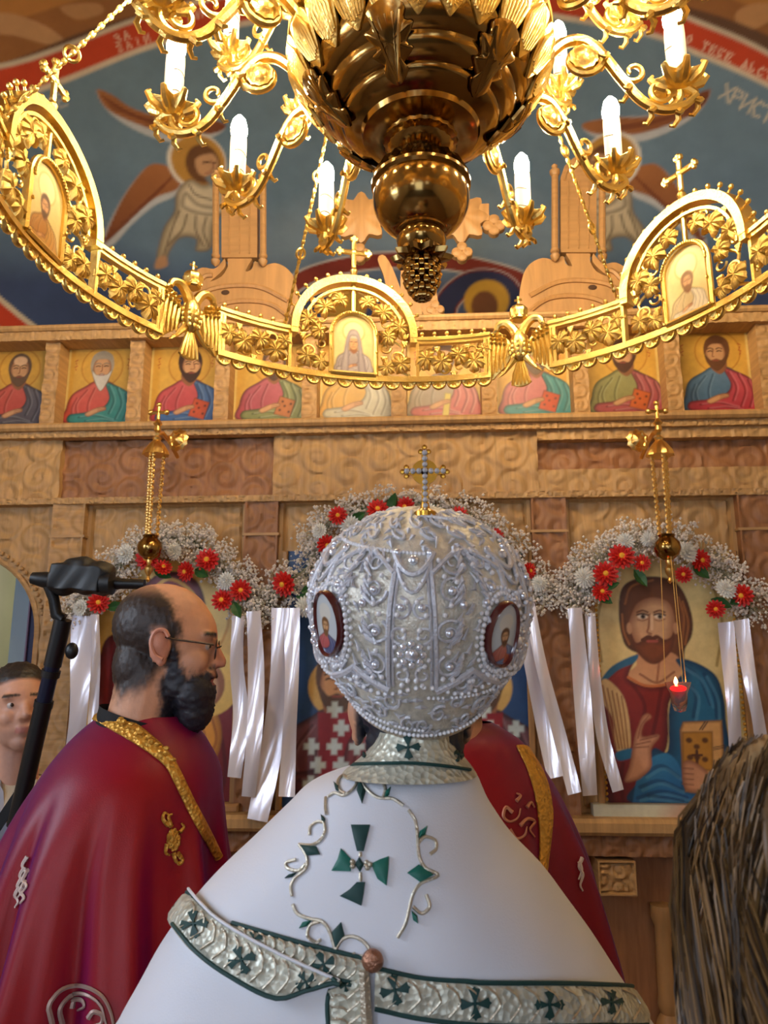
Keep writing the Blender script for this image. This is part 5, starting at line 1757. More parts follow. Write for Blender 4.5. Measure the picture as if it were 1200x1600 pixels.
def finish(me, V, col, name, mt, parent, origin):
    me.vertices.foreach_set('co', (V - np.array(origin)).astype(np.float32).ravel())
    a = me.color_attributes.new('Col', 'FLOAT_COLOR', 'POINT')
    a.data.foreach_set('color', np.concatenate([np.clip(col, 0, 1), np.ones((len(col), 1))], 1).astype(np.float32).ravel())
    me.polygons.foreach_set('use_smooth', [True] * len(me.polygons))
    me.materials.clear(); me.materials.append(mt)
    me.name = name
    me.update()
    return link(me, name, parent, origin)


def sm(x, a, b):
    t = np.clip((x - a) / (b - a), 0, 1)
    return t * t * (3 - 2 * t)


def head_prims(mb, T, beard=0.0, ears=True, scale=1.0):
    """T maps head-local (forward, left, up) metres to world"""
    Rm = T.to_3x3()
    def E(c, r, rot=None): mb.ell(T @ Vector(c), tuple(x * scale for x in r), 22, 16, rot=Rm.normalized() if rot is None else Rm.normalized() @ rot)
    E((-0.016, 0, 0.040), (0.098, 0.077, 0.086))
    E((0.010, 0, 0.020), (0.086, 0.070, 0.086))
    E((-0.050, 0, -0.040), (0.052, 0.060, 0.075))
    E((0.036, 0, -0.030), (0.056, 0.058, 0.084))
    E((0.058, 0, -0.092), (0.030, 0.032, 0.026))
    E((0.030, 0, -0.075), (0.050, 0.052, 0.034))
    for s in (-1, 1):
        E((0.056, s * 0.036, -0.026), (0.030, 0.026, 0.026))
        E((0.076, s * 0.030, 0.026), (0.016, 0.028, 0.010))
        if ears:
            E((-0.006, s * 0.077, -0.004), (0.020, 0.009, 0.032))
            E((-0.010, s * 0.085, 0.006), (0.016, 0.006, 0.022))
            E((0.000, s * 0.078, -0.030), (0.010, 0.007, 0.012))
    mb.cap(T @ Vector((0.086, 0, 0.018)), T @ Vector((0.108, 0, -0.024)), 0.008 * scale, 0.0125 * scale)
    for s in (-1, 1): E((0.096, s * 0.011, -0.028), (0.011, 0.008, 0.008))
    E((0.089, 0, -0.056), (0.010, 0.022, 0.007)); E((0.087, 0, -0.068), (0.011, 0.019, 0.008))
    if beard:
        E((0.060, 0, -0.088), (0.042, 0.056, 0.048)); E((0.066, 0, -0.118), (0.036, 0.044, 0.046))
        E((0.085, 0, -0.050), (0.018, 0.034, 0.012))
    mb.cap(T @ Vector((-0.028, 0, -0.05)), T @ Vector((-0.045, 0, -0.20)), 0.060 * scale, 0.064 * scale, 18)


def head_matrix(pos, yaw, pitch=0.0, roll=0.0, s=1.0):
    """forward direction at azimuth yaw from +X"""
    return Matrix.Translation(pos) @ Matrix.Rotation(yaw, 4, 'Z') @ Matrix.Rotation(-pitch, 4, 'Y') @ Matrix.Rotation(roll, 4, 'X') @ Matrix.Scale(s, 4)


def local(T, V):
    I = np.array(T.inverted())
    return V @ I[:3, :3].T + I[:3, 3]


SKC = lin((214, 156, 122)); SKR = lin((196, 112, 92))


def eyes(T, parent, col=(60, 40, 28)):
    for s in (-1, 1):
        e = MB()
        c = T @ Vector((0.0750, s * 0.031, 0.006))
        e.ell(c, 0.0112, 14, 10)
        o = e.build('eye', mat('eye_white', (196, 178, 166), 0.2), parent)
        MB().ell(T @ Vector((0.0828, s * 0.031, 0.006)), 0.0056, 10, 8).build('iris', mat('iris_%d' % col[0], col, 0.1), o)


# ------------------------------------------------------------------ generic lofted robe
def loft_robe(rows, nu=96, fold=None):
    """rows: (cx, cy, z, half x, half y); returns function(angle, row parameter) and BVH data"""
    rows = smoothline(rows, 5)
    V = []
    n = len(rows)
    for i, (cx, cy, z, hx, hy) in enumerate(rows):
        t = i / (n - 1)
        for k in range(nu):
            a = 2 * PI * k / nu
            f = fold(a, t, z) if fold else 0.0
            ca, sa = math.cos(a), math.sin(a)
            V.append((cx + (hx + f) * math.copysign(abs(ca) ** 0.92, ca), cy + (hy + f) * math.copysign(abs(sa) ** 0.92, sa), z))
    F = []
    for i in range(n - 1):
        for k in range(nu):
            k2 = (k + 1) % nu
            F.append((i * nu + k, (i + 1) * nu + k, (i + 1) * nu + k2, i * nu + k2))
    return V, F


def cast(bvh, px, py, off=0.002):
    d = ray(px, py).normalized()
    h = bvh.ray_cast(CAM, d)
    if h[0] is None:
        q = min((bvh.find_nearest(CAM + d * t) for t in np.linspace(0.6, 2.3, 60)), key=lambda h_: h_[3])
        return q[0] + q[1] * off, q[1]
    nn = h[1]
    if nn.dot(d) > 0: nn = -nn
    return h[0] + nn * off, nn


def strip(bvh, top, bot, n, m, off, thick=0.004):
    """band laid on a surface between two pixel polylines"""
    def resample(P, k):
        P = smoothline(P, 8)
        s = np.concatenate([[0], np.cumsum(np.hypot(*np.diff(P, axis=0).T))])
        q = np.linspace(0, s[-1], k)
        return np.stack([np.interp(q, s, P[:, 0]), np.interp(q, s, P[:, 1])], 1)
    A, B = resample(top, n + 1), resample(bot, n + 1)
    fr, bk = [], []
    for j in range(m + 1):
        t = j / m
        r1, r2 = [], []
        for a, b in zip(A, B):
            x, y = a * (1 - t) + b * t
            p, nn = cast(bvh, x, y, 0.0)
            e = off + thick * (1 - (2 * abs(t - 0.5)) ** 6)
            r1.append(p + nn * e); r2.append(p + nn * (off * 0.2))
        fr.append(r1); bk.append(r2)
    mb = MB().surf(fr[::-1], n, m)
    mb.surf([fr[0], bk[0]], n, 1); mb.surf([bk[-1], fr[-1]], n, 1)
    mb.surf([[r[0] for r in fr], [r[0] for r in bk]], m, 1); mb.surf([[r[-1] for r in bk], [r[-1] for r in fr]], m, 1)
    return mb, A, B


def patch(bvh, pts, off=0.003, thick=0.0025, curve=0):
    P = smoothline(pts, curve, True) if curve else np.array(pts, float)
    c = P.mean(0)
    n = len(P)
    mid = [(p + c) / 2 for p in P]
    vs = []
    for q in P: p, nn = cast(bvh, *q, off * 0.2); vs.append(p)
    for q in P: p, nn = cast(bvh, *q, off); vs.append(p)
    for q in mid: p, nn = cast(bvh, *q, off + thick); vs.append(p)
    p, nn = cast(bvh, *c, off + thick); vs.append(p)
    fs = []
    for i in range(n):
        j = (i + 1) % n
        fs += [(i, j, n + j, n + i), (n + i, n + j, 2 * n + j, 2 * n + i), (2 * n + i, 2 * n + j, 3 * n)]
    return MB().add(vs, fs)


def thread(mb, bvh, pts, r, off=0.002, curve=6, n=6, taper=False):
    L = smoothline(pts, curve) if curve else pts
    w = [cast(bvh, a, b, off)[0] for a, b in L]
    k = len(w)
    mb.tube(w, [r * (1 - 0.6 * i / (k - 1)) for i in range(k)] if taper else r, n)


def cross_pts(x, y, s, rot=0.0, sq=1.0):
    base = [(-.085, .085), (-.075, .55), (-.13, .70), (-.36, .84), (-.10, .92), (0, 1.04), (.10, .92), (.36, .84), (.13, .70), (.075, .55), (.085, .085)]
    out = []
    for k in range(4):
        a = k * PI / 2
        for u, v in base[:-1]:
            out.append((u * math.cos(a) + v * math.sin(a), -u * math.sin(a) + v * math.cos(a)))
    c, q = math.cos(rot), math.sin(rot)
    return [(x + s * (u * c - v * q), y - s * (u * q + v * c) * sq) for u, v in out]


# ================================================================== the bishop, from behind
BD = 1.0
bx = lambda px, py, d=BD: atd(px, py, d)
b0 = bx(655, 960)
BXc, BYc = b0.x, b0.y
bishop = empty('person', (BXc, BYc, 0), label='bishop seen from behind in a white cope with green crosses', cat='person')
HB = head_matrix((BXc - 0.012, BYc + 0.062, 1.570), PI / 2 + YAW + 0.05, R(4), 0, 0.96)
bm = MB()
head_prims(bm, HB, scale=0.96)
tors = [(0.0, 1.43, 0.07), (0.0, 1.36, 0.13), (0.0, 1.2, 0.15), (0.0, 1.0, 0.15)]
bm.ell((BXc, BYc + 0.05, 1.27), (0.13, 0.09, 0.13), 20, 14); bm.ell((BXc - 0.02, BYc + 0.06, 1.03), (0.15, 0.10, 0.28), 20, 14)
for s in (-1, 1):
    bm.cap((BXc - 0.03 + s * 0.11, BYc + 0.05, 1.30), (BXc - 0.04 + s * 0.17, BYc + 0.08, 1.08), 0.04, 0.036)
    bm.cap((BXc - 0.04 + s * 0.17, BYc + 0.08, 1.08), (BXc - 0.04 + s * 0.09, BYc + 0.20, 1.08), 0.036, 0.028)
    bm.cap((BXc + s * 0.09, BYc, 0.90), (BXc + s * 0.10, BYc, 0.48), 0.085, 0.06)
    bm.cap((BXc + s * 0.10, BYc, 0.48), (BXc + s * 0.10, BYc, 0.08), 0.058, 0.042)
    bm.ell((BXc + s * 0.10, BYc + 0.06, 0.04), (0.045, 0.12, 0.04), 14, 8)
me, V, N = fuse(bm, 0.006, 3)
q = local(HB, V)
hair = (sm(-q[:, 0], -0.012, 0.004) * sm(q[:, 2], -0.15, -0.12) * (1 - sm(np.abs(q[:, 1]), 0.076, 0.081)))
hair = np.maximum(hair, sm(q[:, 2], 0.0, 0.02) * (1 - sm(np.abs(q[:, 1]), 0.076, 0.081)) * (q[:, 0] < 0.07))
V = V + N * (0.005 * hair * (1 + vnoise(V, 300, 1)))[:, None]
dark = lin((30, 32, 44)) * (1 + 0.3 * vnoise(V, 400, 2))[:, None]
col = SKC * (1 - 0.12 * sm(np.abs(q[:, 1]), 0.07, 0.09))[:, None]
col = col * (1 - hair[:, None]) + dark * hair[:, None]
cl = sm(-(V[:, 2] - 1.40), 0, 0.01)
col = col * (1 - cl[:, None]) + lin((30, 28, 34)) * cl[:, None]
finish(me, V, col, 'body', SKIN, bishop, (BXc, BYc, 0))

# the cope
ed = [(1178, 592, 708, .060), (1192, 560, 728, .080), (1208, 512, 744, .100), (1225, 480, 752, .115), (1250, 455, 764, .130), (1300, 405, 797, .155), (1350, 352, 845, .175), (1400, 306, 886, .190), (1450, 268, 926, .200),
      (1500, 238, 960, .210), (1550, 208, 992, .220), (1600, 186, 1020, .230)]
rows = []
for py, xl, xr, dep in ed:
    a, b = bx(xl, py), bx(xr, py)
    rows.append(((a.x + b.x) / 2, BYc + 0.02 + 0.3 * (dep - 0.06), (a.z + b.z) / 2, (b.x - a.x) / 2, dep))
cx, cy, z, hx, hy = rows[-1]
for zz_, k in ((z - 0.15, 1.06), (z - 0.4, 1.10), (z - 0.7, 1.12), (0.03, 1.13)): rows.append((cx, cy, zz_, hx * k, hy * k))


def bfold(a, t, z):
    d = min(1, max(0, (1.36 - z) / 0.5))
    return 0.006 * d * math.sin(a * 7 + 2.0) + 0.004 * d * math.sin(a * 13 + 0.7) + 0.008 * math.sin(a * 4 + 9 * z) * min(1, max(0, (1.46 - z) / 0.1))


Vc, Fc = loft_robe(rows, 120, bfold)
cope = MB().add(Vc, Fc).build('cope', WHITE, bishop, (BXc, BYc, 0), angle=0)
BV = BVHTree.FromPolygons(Vc, Fc)
# stand collar of brocade
cl = []
for py, xl, xr, dep in ((1204, 540, 738, .090), (1192, 556, 730, .078), (1175, 576, 716, .066), (1158, 590, 704, .060), (1140, 598, 698, .056)):
    a, b = bx(xl, py), bx(xr, py)
    cl.append(((a.x + b.x) / 2, BYc + 0.012, (a.z + b.z) / 2, (b.x - a.x) / 2 + 0.004, dep + 0.012))
Vk, Fk = loft_robe(cl, 72)
col_o = MB().add(Vk, Fk).build('collar', BROC, bishop, (BXc, BYc, 1.4), angle=0)
BK = BVHTree.FromPolygons(Vk, Fk)
for x, y, s, rt in ((638, 1168, 19, 0.05), (568, 1172, 13, 0.3), (716, 1180, 12, -0.4)):
    P_ = cross_pts(x, y, s, rt)
    if x != 638: P_ = [(x + (a - x) * 0.6, b) for a, b in P_]
    patch(BK, P_, 0.002, 0.001).build('embroidered_cross', GREEND, col_o)
m = MB(); thread(m, BK, [(546, 1196), (600, 1194), (650, 1194), (700, 1199), (733, 1204)], 0.0022, 0.002); m.build('piping', GREEND, col_o)

# brocade bands
def band(top, bot, off, crosses, s, nm='brocade_band', n=40):
    mb, A, B = strip(BV, top, bot, n, 6, off)
    o = mb.build(nm, BROC, bishop, angle=0)
    W_ = MB().add(mb.v, mb.f)
    bb = BVHTree.FromPolygons([Vector(p) for p in mb.v], mb.f)
    for L_ in (A, B):
        m_ = MB(); m_.tube([cast(bb, *(L_[i] * 0.98 + (B if L_ is A else A)[i] * 0.02), 0.0012)[0] for i in range(0, len(L_), 2)], 0.0024, 6)
        m_.build('piping', GREEND, o)
    for x, y, rt, k in crosses: patch(bb, cross_pts(x, y, s * k, rt), 0.0015, 0.001).build('embroidered_cross', GREEND, o)
    # woven scroll relief
    m_ = MB()
    for i in range(2, len(A) - 2, 3):
        for t0, t1 in ((0.12, 0.5), (0.88, 0.5)):
            p0 = A[i] * (1 - t0) + B[i] * t0
            p1 = A[min(i + 2, len(A) - 1)] * (1 - t1) + B[min(i + 2, len(A) - 1)] * t1
            mid = (p0 + p1) / 2 + np.array([4, -3])
            m_.tube([cast(bb, *p, 0.001)[0] for p in smoothline([p0, mid, p1], 4)], 0.0012, 4)
    props(m_.build('woven_scroll', SILVERT, o), kind='stuff')
    return o


band([(362, 1443), (450, 1468), (520, 1487), (574, 1500)], [(362, 1470), (430, 1500), (500, 1522), (570, 1540)], 0.003, [(398, 1467, 0.3, .6), (506, 1506, 0.35, .9)], 22)
band([(588, 1514), (663, 1530), (760, 1535), (880, 1536), (988, 1540)], [(586, 1576), (660, 1592), (760, 1602), (880, 1604), (1012, 1600)], 0.004, [(617, 1547, 0.2, 1.1), (742, 1568, 0.05, 1.15), (858, 1570, 0, 1.05), (955, 1566, 0, .85)], 22)
band([(514, 1546), (511, 1570), (512, 1595), (516, 1640)], [(572, 1522), (574, 1560), (576, 1595), (580, 1640)], 0.006, [(540, 1540, 0.2, .45)], 22, n=16)
m = MB(); thread(m, BV, [(572, 1512), (574, 1560), (578, 1640)], 0.006, 0.012); m.build('cord', SILVERT, bishop)
band([(292, 1393), (318, 1418), (352, 1446), (425, 1484), (480, 1508), (534, 1530)], [(270, 1444), (308, 1488), (360, 1526), (430, 1560), (480, 1546), (536, 1532)], 0.010, [(304, 1444, 0.1, 1.0), (378, 1500, 0.35, 1.05), (478, 1534, 0.5, .8)], 22)
m = MB(); thread(m, BV, [(296, 1390), (350, 1440), (425, 1481), (480, 1506), (534, 1528)], 0.0018, 0.0125); m.build('white_piping', WHITE, bishop)
m = MB(); m.ell(cast(BV, 585, 1497, 0.012)[0], (0.0115, 0.008, 0.0115), 16, 10); bt = m.build('button', mat('rose_gold_button', (176, 128, 104), 0.3, 0.8, bump=(300, 0.6)), bishop)

# green and silver embroidery
e3 = lambda *a: [(400 + a[i] / 3, 1150 + a[i + 1] / 3) for i in range(0, len(a), 2)]
for nm, pts, mt_ in (('cross_arm', (447, 418, 535, 418, 520, 480, 505, 540, 475, 540, 460, 480), GREEND), ('cross_arm', (475, 685, 512, 685, 505, 740, 495, 795, 445, 772, 395, 750, 440, 720), GREEND),
                     ('cross_arm', (400, 528, 445, 575, 445, 605, 445, 635, 357, 632, 385, 580), GREEN), ('cross_arm', (540, 600, 580, 580, 623, 565, 620, 630, 612, 702, 570, 670), GREEN),
                     ('diamond', (485, 568, 507, 603, 488, 637, 466, 603), GREEND), ('diamond', (490, 190, 515, 260, 498, 318, 474, 260), GREEND), ('diamond', (205, 510, 285, 520, 302, 556, 240, 562), GREEND),
                     ('diamond', (708, 642, 762, 604, 830, 652, 770, 686), GREEN), ('diamond', (400, 872, 416, 935, 376, 1002, 358, 918), GREEND),
                     ('leaf', (366, 220, 392, 240, 396, 266, 376, 256), GREEND), ('leaf', (308, 370, 326, 388, 328, 412, 312, 398), GREEND), ('leaf', (632, 242, 624, 278, 604, 292, 610, 262), GREEN), ('leaf', (802, 422, 792, 462, 760, 482, 766, 448), GREEN),
                     ('leaf', (138, 668, 160, 650, 192, 642, 172, 662), GREEND), ('leaf', (204, 902, 222, 872, 262, 864, 242, 892), GREEN), ('leaf', (728, 818, 756, 842, 760, 880, 736, 862), GREEN)):
    patch(BV, e3(*pts), 0.0025, 0.002).build(nm, mt_, bishop)
m = MB()
for pts in ((340, 287, 370, 270, 410, 282, 445, 262, 470, 232, 484, 176), (420, 275, 392, 255, 386, 215, 410, 188, 432, 205), (486, 190, 518, 250, 570, 290, 640, 296, 690, 328), (596, 290, 606, 250, 590, 215, 560, 204, 545, 218),
            (330, 290, 328, 330, 332, 370), (322, 402, 326, 450, 302, 492, 262, 512, 205, 510), (324, 408, 290, 404, 258, 430, 254, 466), (205, 510, 240, 568, 236, 622, 190, 662, 166, 702, 170, 752),
            (236, 600, 200, 632, 152, 622, 145, 596, 190, 580), (174, 790, 195, 832, 250, 856, 312, 870, 348, 922, 372, 1002), (300, 870, 255, 888, 244, 938, 280, 966, 306, 955), (372, 1002, 410, 950, 462, 940, 512, 970, 540, 1012),
            (500, 1030, 470, 1035, 455, 1015), (714, 348, 746, 402, 756, 482, 762, 562, 792, 620, 852, 655, 772, 692, 736, 742, 720, 802, 700, 882, 664, 944), (760, 502, 790, 474, 836, 490, 842, 530, 814, 556),
            (735, 800, 776, 832, 812, 800, 796, 744), (490, 545, 490, 568), (490, 640, 492, 682), (450, 602, 466, 602), (508, 606, 538, 612)):
    thread(m, BV, e3(*pts), 0.0019, 0.0015, 5)
for a, b in ((455, 592), (456, 612), (520, 596), (524, 620), (536, 605)): m.ell(cast(BV, *e3(a, b)[0], 0.003)[0], 0.003, 8, 6)
props(m.build('silver_scrollwork', SILVERT, bishop), kind='stuff')

# ================================================================== the mitre
AL = R(17)
MAX = Vector((0.0, 0.0, 1.0))
Mrot = Matrix.Rotation(YAW, 3, 'Z') @ Matrix.Rotation(AL, 3, 'X')
Mc = Vector((BXc, BYc, b0.z))
mitre = empty('mitre', Mc - Vector((0, 0, 0.12)), label='silver bejewelled mitre with painted medallions on the bishop\'s head', cat='mitre')
PR = smoothline([(0.094, -0.128), (0.107, -0.106), (0.116, -0.088), (0.123, -0.070), (0.128, -0.056), (0.134, -0.030), (0.139, 0.0), (0.1405, 0.026), (0.134, 0.054), (0.119, 0.081), (0.096, 0.105), (0.066, 0.124), (0.032, 0.136), (0.001, 0.140)], 4)
PS = np.concatenate([[0], np.cumsum(np.hypot(*np.diff(PR, axis=0).T))])


def mpt(az, t, off=0.0):
    """az: degrees from the side that faces the camera (positive to its right); t: height along the mitre"""
    t_ = t
    k = int(np.argmin(np.abs(PR[:, 1] - t)))
    k = min(max(k, 1), len(PR) - 2)
    r = np.interp(t, PR[:, 1], PR[:, 0])
    tg = PR[k + 1] - PR[k - 1]; tg /= np.hypot(*tg)
    nr, nz = tg[1], -tg[0]
    a = R(az)
    d = Vector((math.sin(a), -math.cos(a), 0))
    t_ = t + 0.046 * min(1.0, 1.15 * (1 - math.cos(a))) * min(1.0, max(0.0, (-0.045 - t) / 0.083))
    p = d * (r + off * nr) + Vector((0, 0, t_ + off * nz))
    return Mc + Mrot @ p


def mframe(az, t, off=0.0):
    p = mpt(az, t, off)
    ex = (mpt(az + 1, t) - mpt(az - 1, t)).normalized()
    ez = (mpt(az, t, 0.01) - mpt(az, t, 0.0)).normalized()
    ey = ez.cross(ex).normalized()
    M = Matrix((ex, ey, ez)).transposed().to_4x4(); M.translation = p
    return M


mb = MB()
nA = 144
vs = []
for (r, t) in PR:
    for k in range(nA):
        az = 360 * k / nA
        lob = 0.0018 * math.cos(R(az + 5) * 8) * max(0, min(1, (t + 0.06) / 0.05))
        vs.append(mpt(az, t, lob))
fs = [(i * nA + k, (i + 1) * nA + k, (i + 1) * nA + (k + 1) % nA, i * nA + (k + 1) % nA)[::-1] for i in range(len(PR) - 1) for k in range(nA)]
mb.add(vs, fs)
mb.build('crown', SILVER, mitre, angle=0)
MB().tube([mpt(az, -0.127, 0.002) for az in range(0, 361, 6)], 0.003, 6).build('rim_cord', SILVERT, mitre)
g = MB()
for az in range(0, 360, 3): g.ell(mpt(az, -0.122, 0.003), 0.0028, 6, 4)
for az in range(0, 360, 4): g.ell(mpt(az, -0.060 + 0.006 * math.cos(R(az) * 8), 0.004), 0.003, 6, 4)
props(g.build('pearl_row', PEARL, mitre), kind='stuff')
# braid: meridian bands, base swags and scrolls
PC = [-6 + 60 * k for k in range(6)]
br = MB()
for c in PC:
    for s in (-1, 1):
        pl = [mpt(c + s * (12 - 3.0 * (t + 0.05) / 0.15), t, 0.002) for t in np.linspace(-0.058, 0.092, 16)]
        br.tube(pl, 0.0032, 6); br.tube([p + (p - Mc).normalized() * 0.0 for p in [mpt(c + s * (9.6 - 2.6 * (t + 0.05) / 0.15), t, 0.002) for t in np.linspace(-0.055, 0.088, 16)]], 0.0017, 5)
    br.tube([mpt(c - 12 + 24 * q_, 0.094 - 0.022 * math.sin(q_ * PI) , 0.0035) for q_ in np.linspace(0, 1, 11)], 0.0034, 6)
    br.tube([mpt(c - 10 + 20 * q_, 0.088 - 0.034 * math.sin(q_ * PI), 0.003) for q_ in np.linspace(0, 1, 11)], 0.0026, 6)
    br.tube([mpt(c + 12 + 36 * q_, -0.060 - 0.010 * math.sin(q_ * PI) + 0.034 * (1 - abs(2 * q_ - 1)), 0.004) for q_ in np.linspace(0, 1, 13)], 0.0042, 6)
    br.tube([mpt(c + 10 + 40 * q_, 0.074 + 0.022 * math.sin(q_ * PI), 0.003) for q_ in np.linspace(0, 1, 13)], 0.003, 6)
props(br.build('braid', BRAID, mitre), kind='stuff')
sc_ = MB()
def mscroll(az, t, r, a0, turns, d, rad=0.0022):
    L_ = scroll(0, 0, r, a0, turns, d, 20)
    sc_.tube([mpt(az + math.degrees(u / 0.135), t + v, 0.002) for u, v in L_], [rad * (1 - 0.4 * i / 20) for i in range(21)], 5)
for c in PC:
    for s in (-1, 1):
        for t, r, a0, tn in ((0.036, 0.013, PI / 2, 1.2), (0.008, 0.011, -PI / 2, 1.2), (-0.040, 0.010, PI / 2, 1.0)):
            mscroll(c + s * 5.4, t, r, a0, tn, s)
        for da, t, r, a0 in ((19, 0.055, 0.016, 0), (17, 0.010, 0.015, 1), (18, -0.030, 0.014, 2), (22, 0.085, 0.014, 3), (26, -0.052, 0.011, 1.5)):
            mscroll(c + s * da, t, r, a0, 1.3, s)
            if da > 16:
                for k in range(3): sc_.tube([mpt(c + s * (da + 1.5 * k), t - 0.016 + 0.009 * k, 0.002), mpt(c + s * (da + 4 + k), t - 0.008 + 0.009 * k, 0.0035), mpt(c + s * (da + 6.5), t - 0.002 + 0.009 * k, 0.002)], [0.001, 0.0034, 0.001], 5)
for k in range(40):
    az = k * 9; t = -0.092 + 0.016 * ((k * 7) % 3 - 1)
    mscroll(az, t, 0.012, k, 1.2, 1 if k % 2 else -1, 0.0024)
for k in range(30):
    az = k * 12 + 4; t = 0.112 + 0.012 * (k % 2)
    L_ = [mpt(az + 6 * math.sin(i), t + 0.004 * math.cos(i * 1.3), 0.002) for i in np.linspace(0, 5, 10)]
    sc_.tube(L_, 0.0022, 5)
for k in range(230):
    c = PC[k % 6]
    s = 1 if (k // 6) % 2 else -1
    da = 13.5 + 16 * ((k * 0.618034) % 1); t = -0.050 + 0.150 * ((k * 0.7548777) % 1)
    if any(abs((c + s * da - m_ + 180) % 360 - 180) < 17 and abs(t) < 0.05 for m_ in (-51, 40, 130, -135)): continue
    cv = 5 * math.sin(k)
    sc_.tube([mpt(c + s * da, t, 0.001), mpt(c + s * (da + 2.0), t + 0.004 + 0.001 * cv, 0.0032), mpt(c + s * (da + 4.4), t + 0.012, 0.001)], [0.0006, 0.0026, 0.0006], 4)
for k in range(170):
    az = (k * 137.5) % 360; t = 0.096 + 0.036 * ((k * 0.7548777) % 1); cv = math.sin(k * 1.7)
    sc_.tube([mpt(az, t, 0.001), mpt(az + 4 * cv, t + 0.003, 0.003), mpt(az + 7 * cv, t + 0.005, 0.001)], [0.0006, 0.0028, 0.0006], 4)
for k in range(130):
    az = (k * 137.5) % 360; t = -0.118 + 0.052 * ((k * 0.7548777) % 1); cv = math.sin(k * 2.1)
    sc_.tube([mpt(az, t, 0.001), mpt(az + 3.5, t + 0.004 * cv, 0.003), mpt(az + 7, t + 0.001 * cv, 0.001)], [0.0006, 0.0026, 0.0006], 4)
props(sc_.build('raised_embroidery', BRAID, mitre), kind='stuff')
# scattered pearls and crystals
pr_, cr_ = MB(), MB()
for c in PC:
    for s in (-1, 1):
        for da, t in ((4, 0.062), (2.4, 0.044), (6.5, 0.030), (3.6, 0.014), (6, -0.028), (2, -0.046), (5, -0.052), (16, 0.070), (18, 0.040), (15, 0.030), (17, -0.012), (15, -0.044), (22, 0.064), (24, 0.094), (20, -0.046), (27, 0.080), (29, -0.050), (14, 0.086)):
            pr_.ell(mpt(c + s * da, t, 0.004), 0.0032, 8, 6)
        for da, t in ((10, 0.094), (4.6, 0.038), (19, 0.055), (17, 0.010), (18, -0.030), (24, 0.040)):
            cr_.lathe([(0.0048, -0.002), (0.0048, 0.001), (0.003, 0.003), (0.0002, 0.0036)], 8, mpt(c + s * da, t, 0.004), axis=(mpt(c + s * da, t, 0.02) - mpt(c + s * da, t, 0)).normalized())
    for k in range(8):
        a = k * PI / 4
        cr_.lathe([(0.004, -0.002), (0.004, 0.001), (0.002, 0.003)], 8, mpt(c + math.degrees(0.0125 * math.cos(a) / 0.135), -0.014 + 0.0125 * math.sin(a), 0.004), axis=(mpt(c, -0.014, 0.02) - mpt(c, -0.014, 0)).normalized())
        pr_.ell(mpt(c + math.degrees(0.020 * math.cos(a + .4) / 0.135), -0.014 + 0.020 * math.sin(a + .4), 0.003), 0.0028, 8, 6)
for k in range(150):
    pr_.ell(mpt((k * 137.5) % 360, 0.094 + 0.038 * ((k * 0.618) % 1), 0.002), 0.0026, 6, 4)
for k in range(120):
    pr_.ell(mpt((k * 137.5) % 360, -0.114 + 0.046 * ((k * 0.618) % 1), 0.003), 0.0024, 6, 4)
props(pr_.build('pearl', PEARL, mitre), kind='stuff')
props(cr_.build('crystal', GEM, mitre), kind='stuff')
for c in PC[:2] + PC[-2:]:
    MB().lathe([(0.0075, -0.002), (0.0075, 0.002), (0.0045, 0.005), (0.0005, 0.006)], 12, mpt(c, -0.014, 0.004), axis=(mpt(c, -0.014, 0.02) - mpt(c, -0.014, 0)).normalized()).build('gem', GEM, mitre)
    MB().lathe([(0.0055, -0.002), (0.0055, 0.002), (0.0035, 0.004), (0.0005, 0.005)], 12, mpt(c, 0.086, 0.005), axis=(mpt(c, 0.086, 0.02) - mpt(c, 0.086, 0)).normalized()).build('gem', GEM, mitre)
# painted medallions
for i, (az, t, inn, out, hr) in enumerate(((-51, 0.010, (176, 66, 70), (66, 74, 120), (120, 84, 56)), (40, 0.002, (176, 84, 70), (88, 110, 158), (96, 60, 40)), (130, 0.0, (90, 60, 120), (160, 60, 50), (96, 60, 40)), (-135, 0.0, (90, 110, 70), (60, 80, 130), (96, 60, 40)))):
    M = mframe(az, t, 0.006)
    n = 40
    el = lambda rx, ry, w: [M @ Vector((rx * math.cos(a), ry * math.sin(a), w - 0.5 * (rx * math.cos(a)) ** 2 / 0.14 * 1.6)) for a in np.linspace(0, 2 * PI, n, endpoint=False)]
    k = MB()
    rings = [el(0.0255, 0.0405, -0.004), el(0.0255, 0.0405, 0.003), el(0.0240, 0.0385, 0.006), el(0.0215, 0.0360, 0.003), el(0.0205, 0.0350, -0.002)]
    k.surf(rings, n, 4, True)
    mo = k.build('medallion', MAROON, mitre)
    P = Paint(-0.0225, 0.0225, -0.0385, 0.0385, 0.0011, (196, 202, 206))
    P.ell(0, 0.014, 0.0115, 0.0115, (214, 210, 200))
    saint(P, 0.0, -0.038, 0.0205, inn, out, hair=hr, hand=False, book=(170, 70, 50) if i == 1 else None)
    def fn(x, z, M=M):
        w = 0.002 - 0.8 * x ** 2 / 0.14
        A_ = np.array(M)
        return tuple(A_[r][0] * x + A_[r][1] * z + A_[r][2] * w + A_[r][3] for r in range(3))
    P.obj('painted_saint', mat('enamel_painting', vcol=True, rough=0.12, coat=0.8), fn, mo, keep=lambda X, Z: (X / 0.0222) ** 2 + (Z / 0.0365) ** 2 < 1)
    for rx, ry, nb, rr in ((0.0300, 0.0455, 40, 0.0034), (0.0365, 0.0520, 34, 0.0028)):
        pb = MB()
        for a in np.linspace(0, 2 * PI, nb, endpoint=False):
            x, y = rx * math.cos(a), ry * math.sin(a)
            pb.ell(mpt(az + math.degrees(x / 0.138), min(max(t + y, -0.12), 0.13), 0.003), rr, 8, 5)
        props(pb.build('pearl_ring', PEARL, mo), kind='stuff')
# cross on the top
ct = Mc + Mrot @ Vector((0, 0, 0.136))
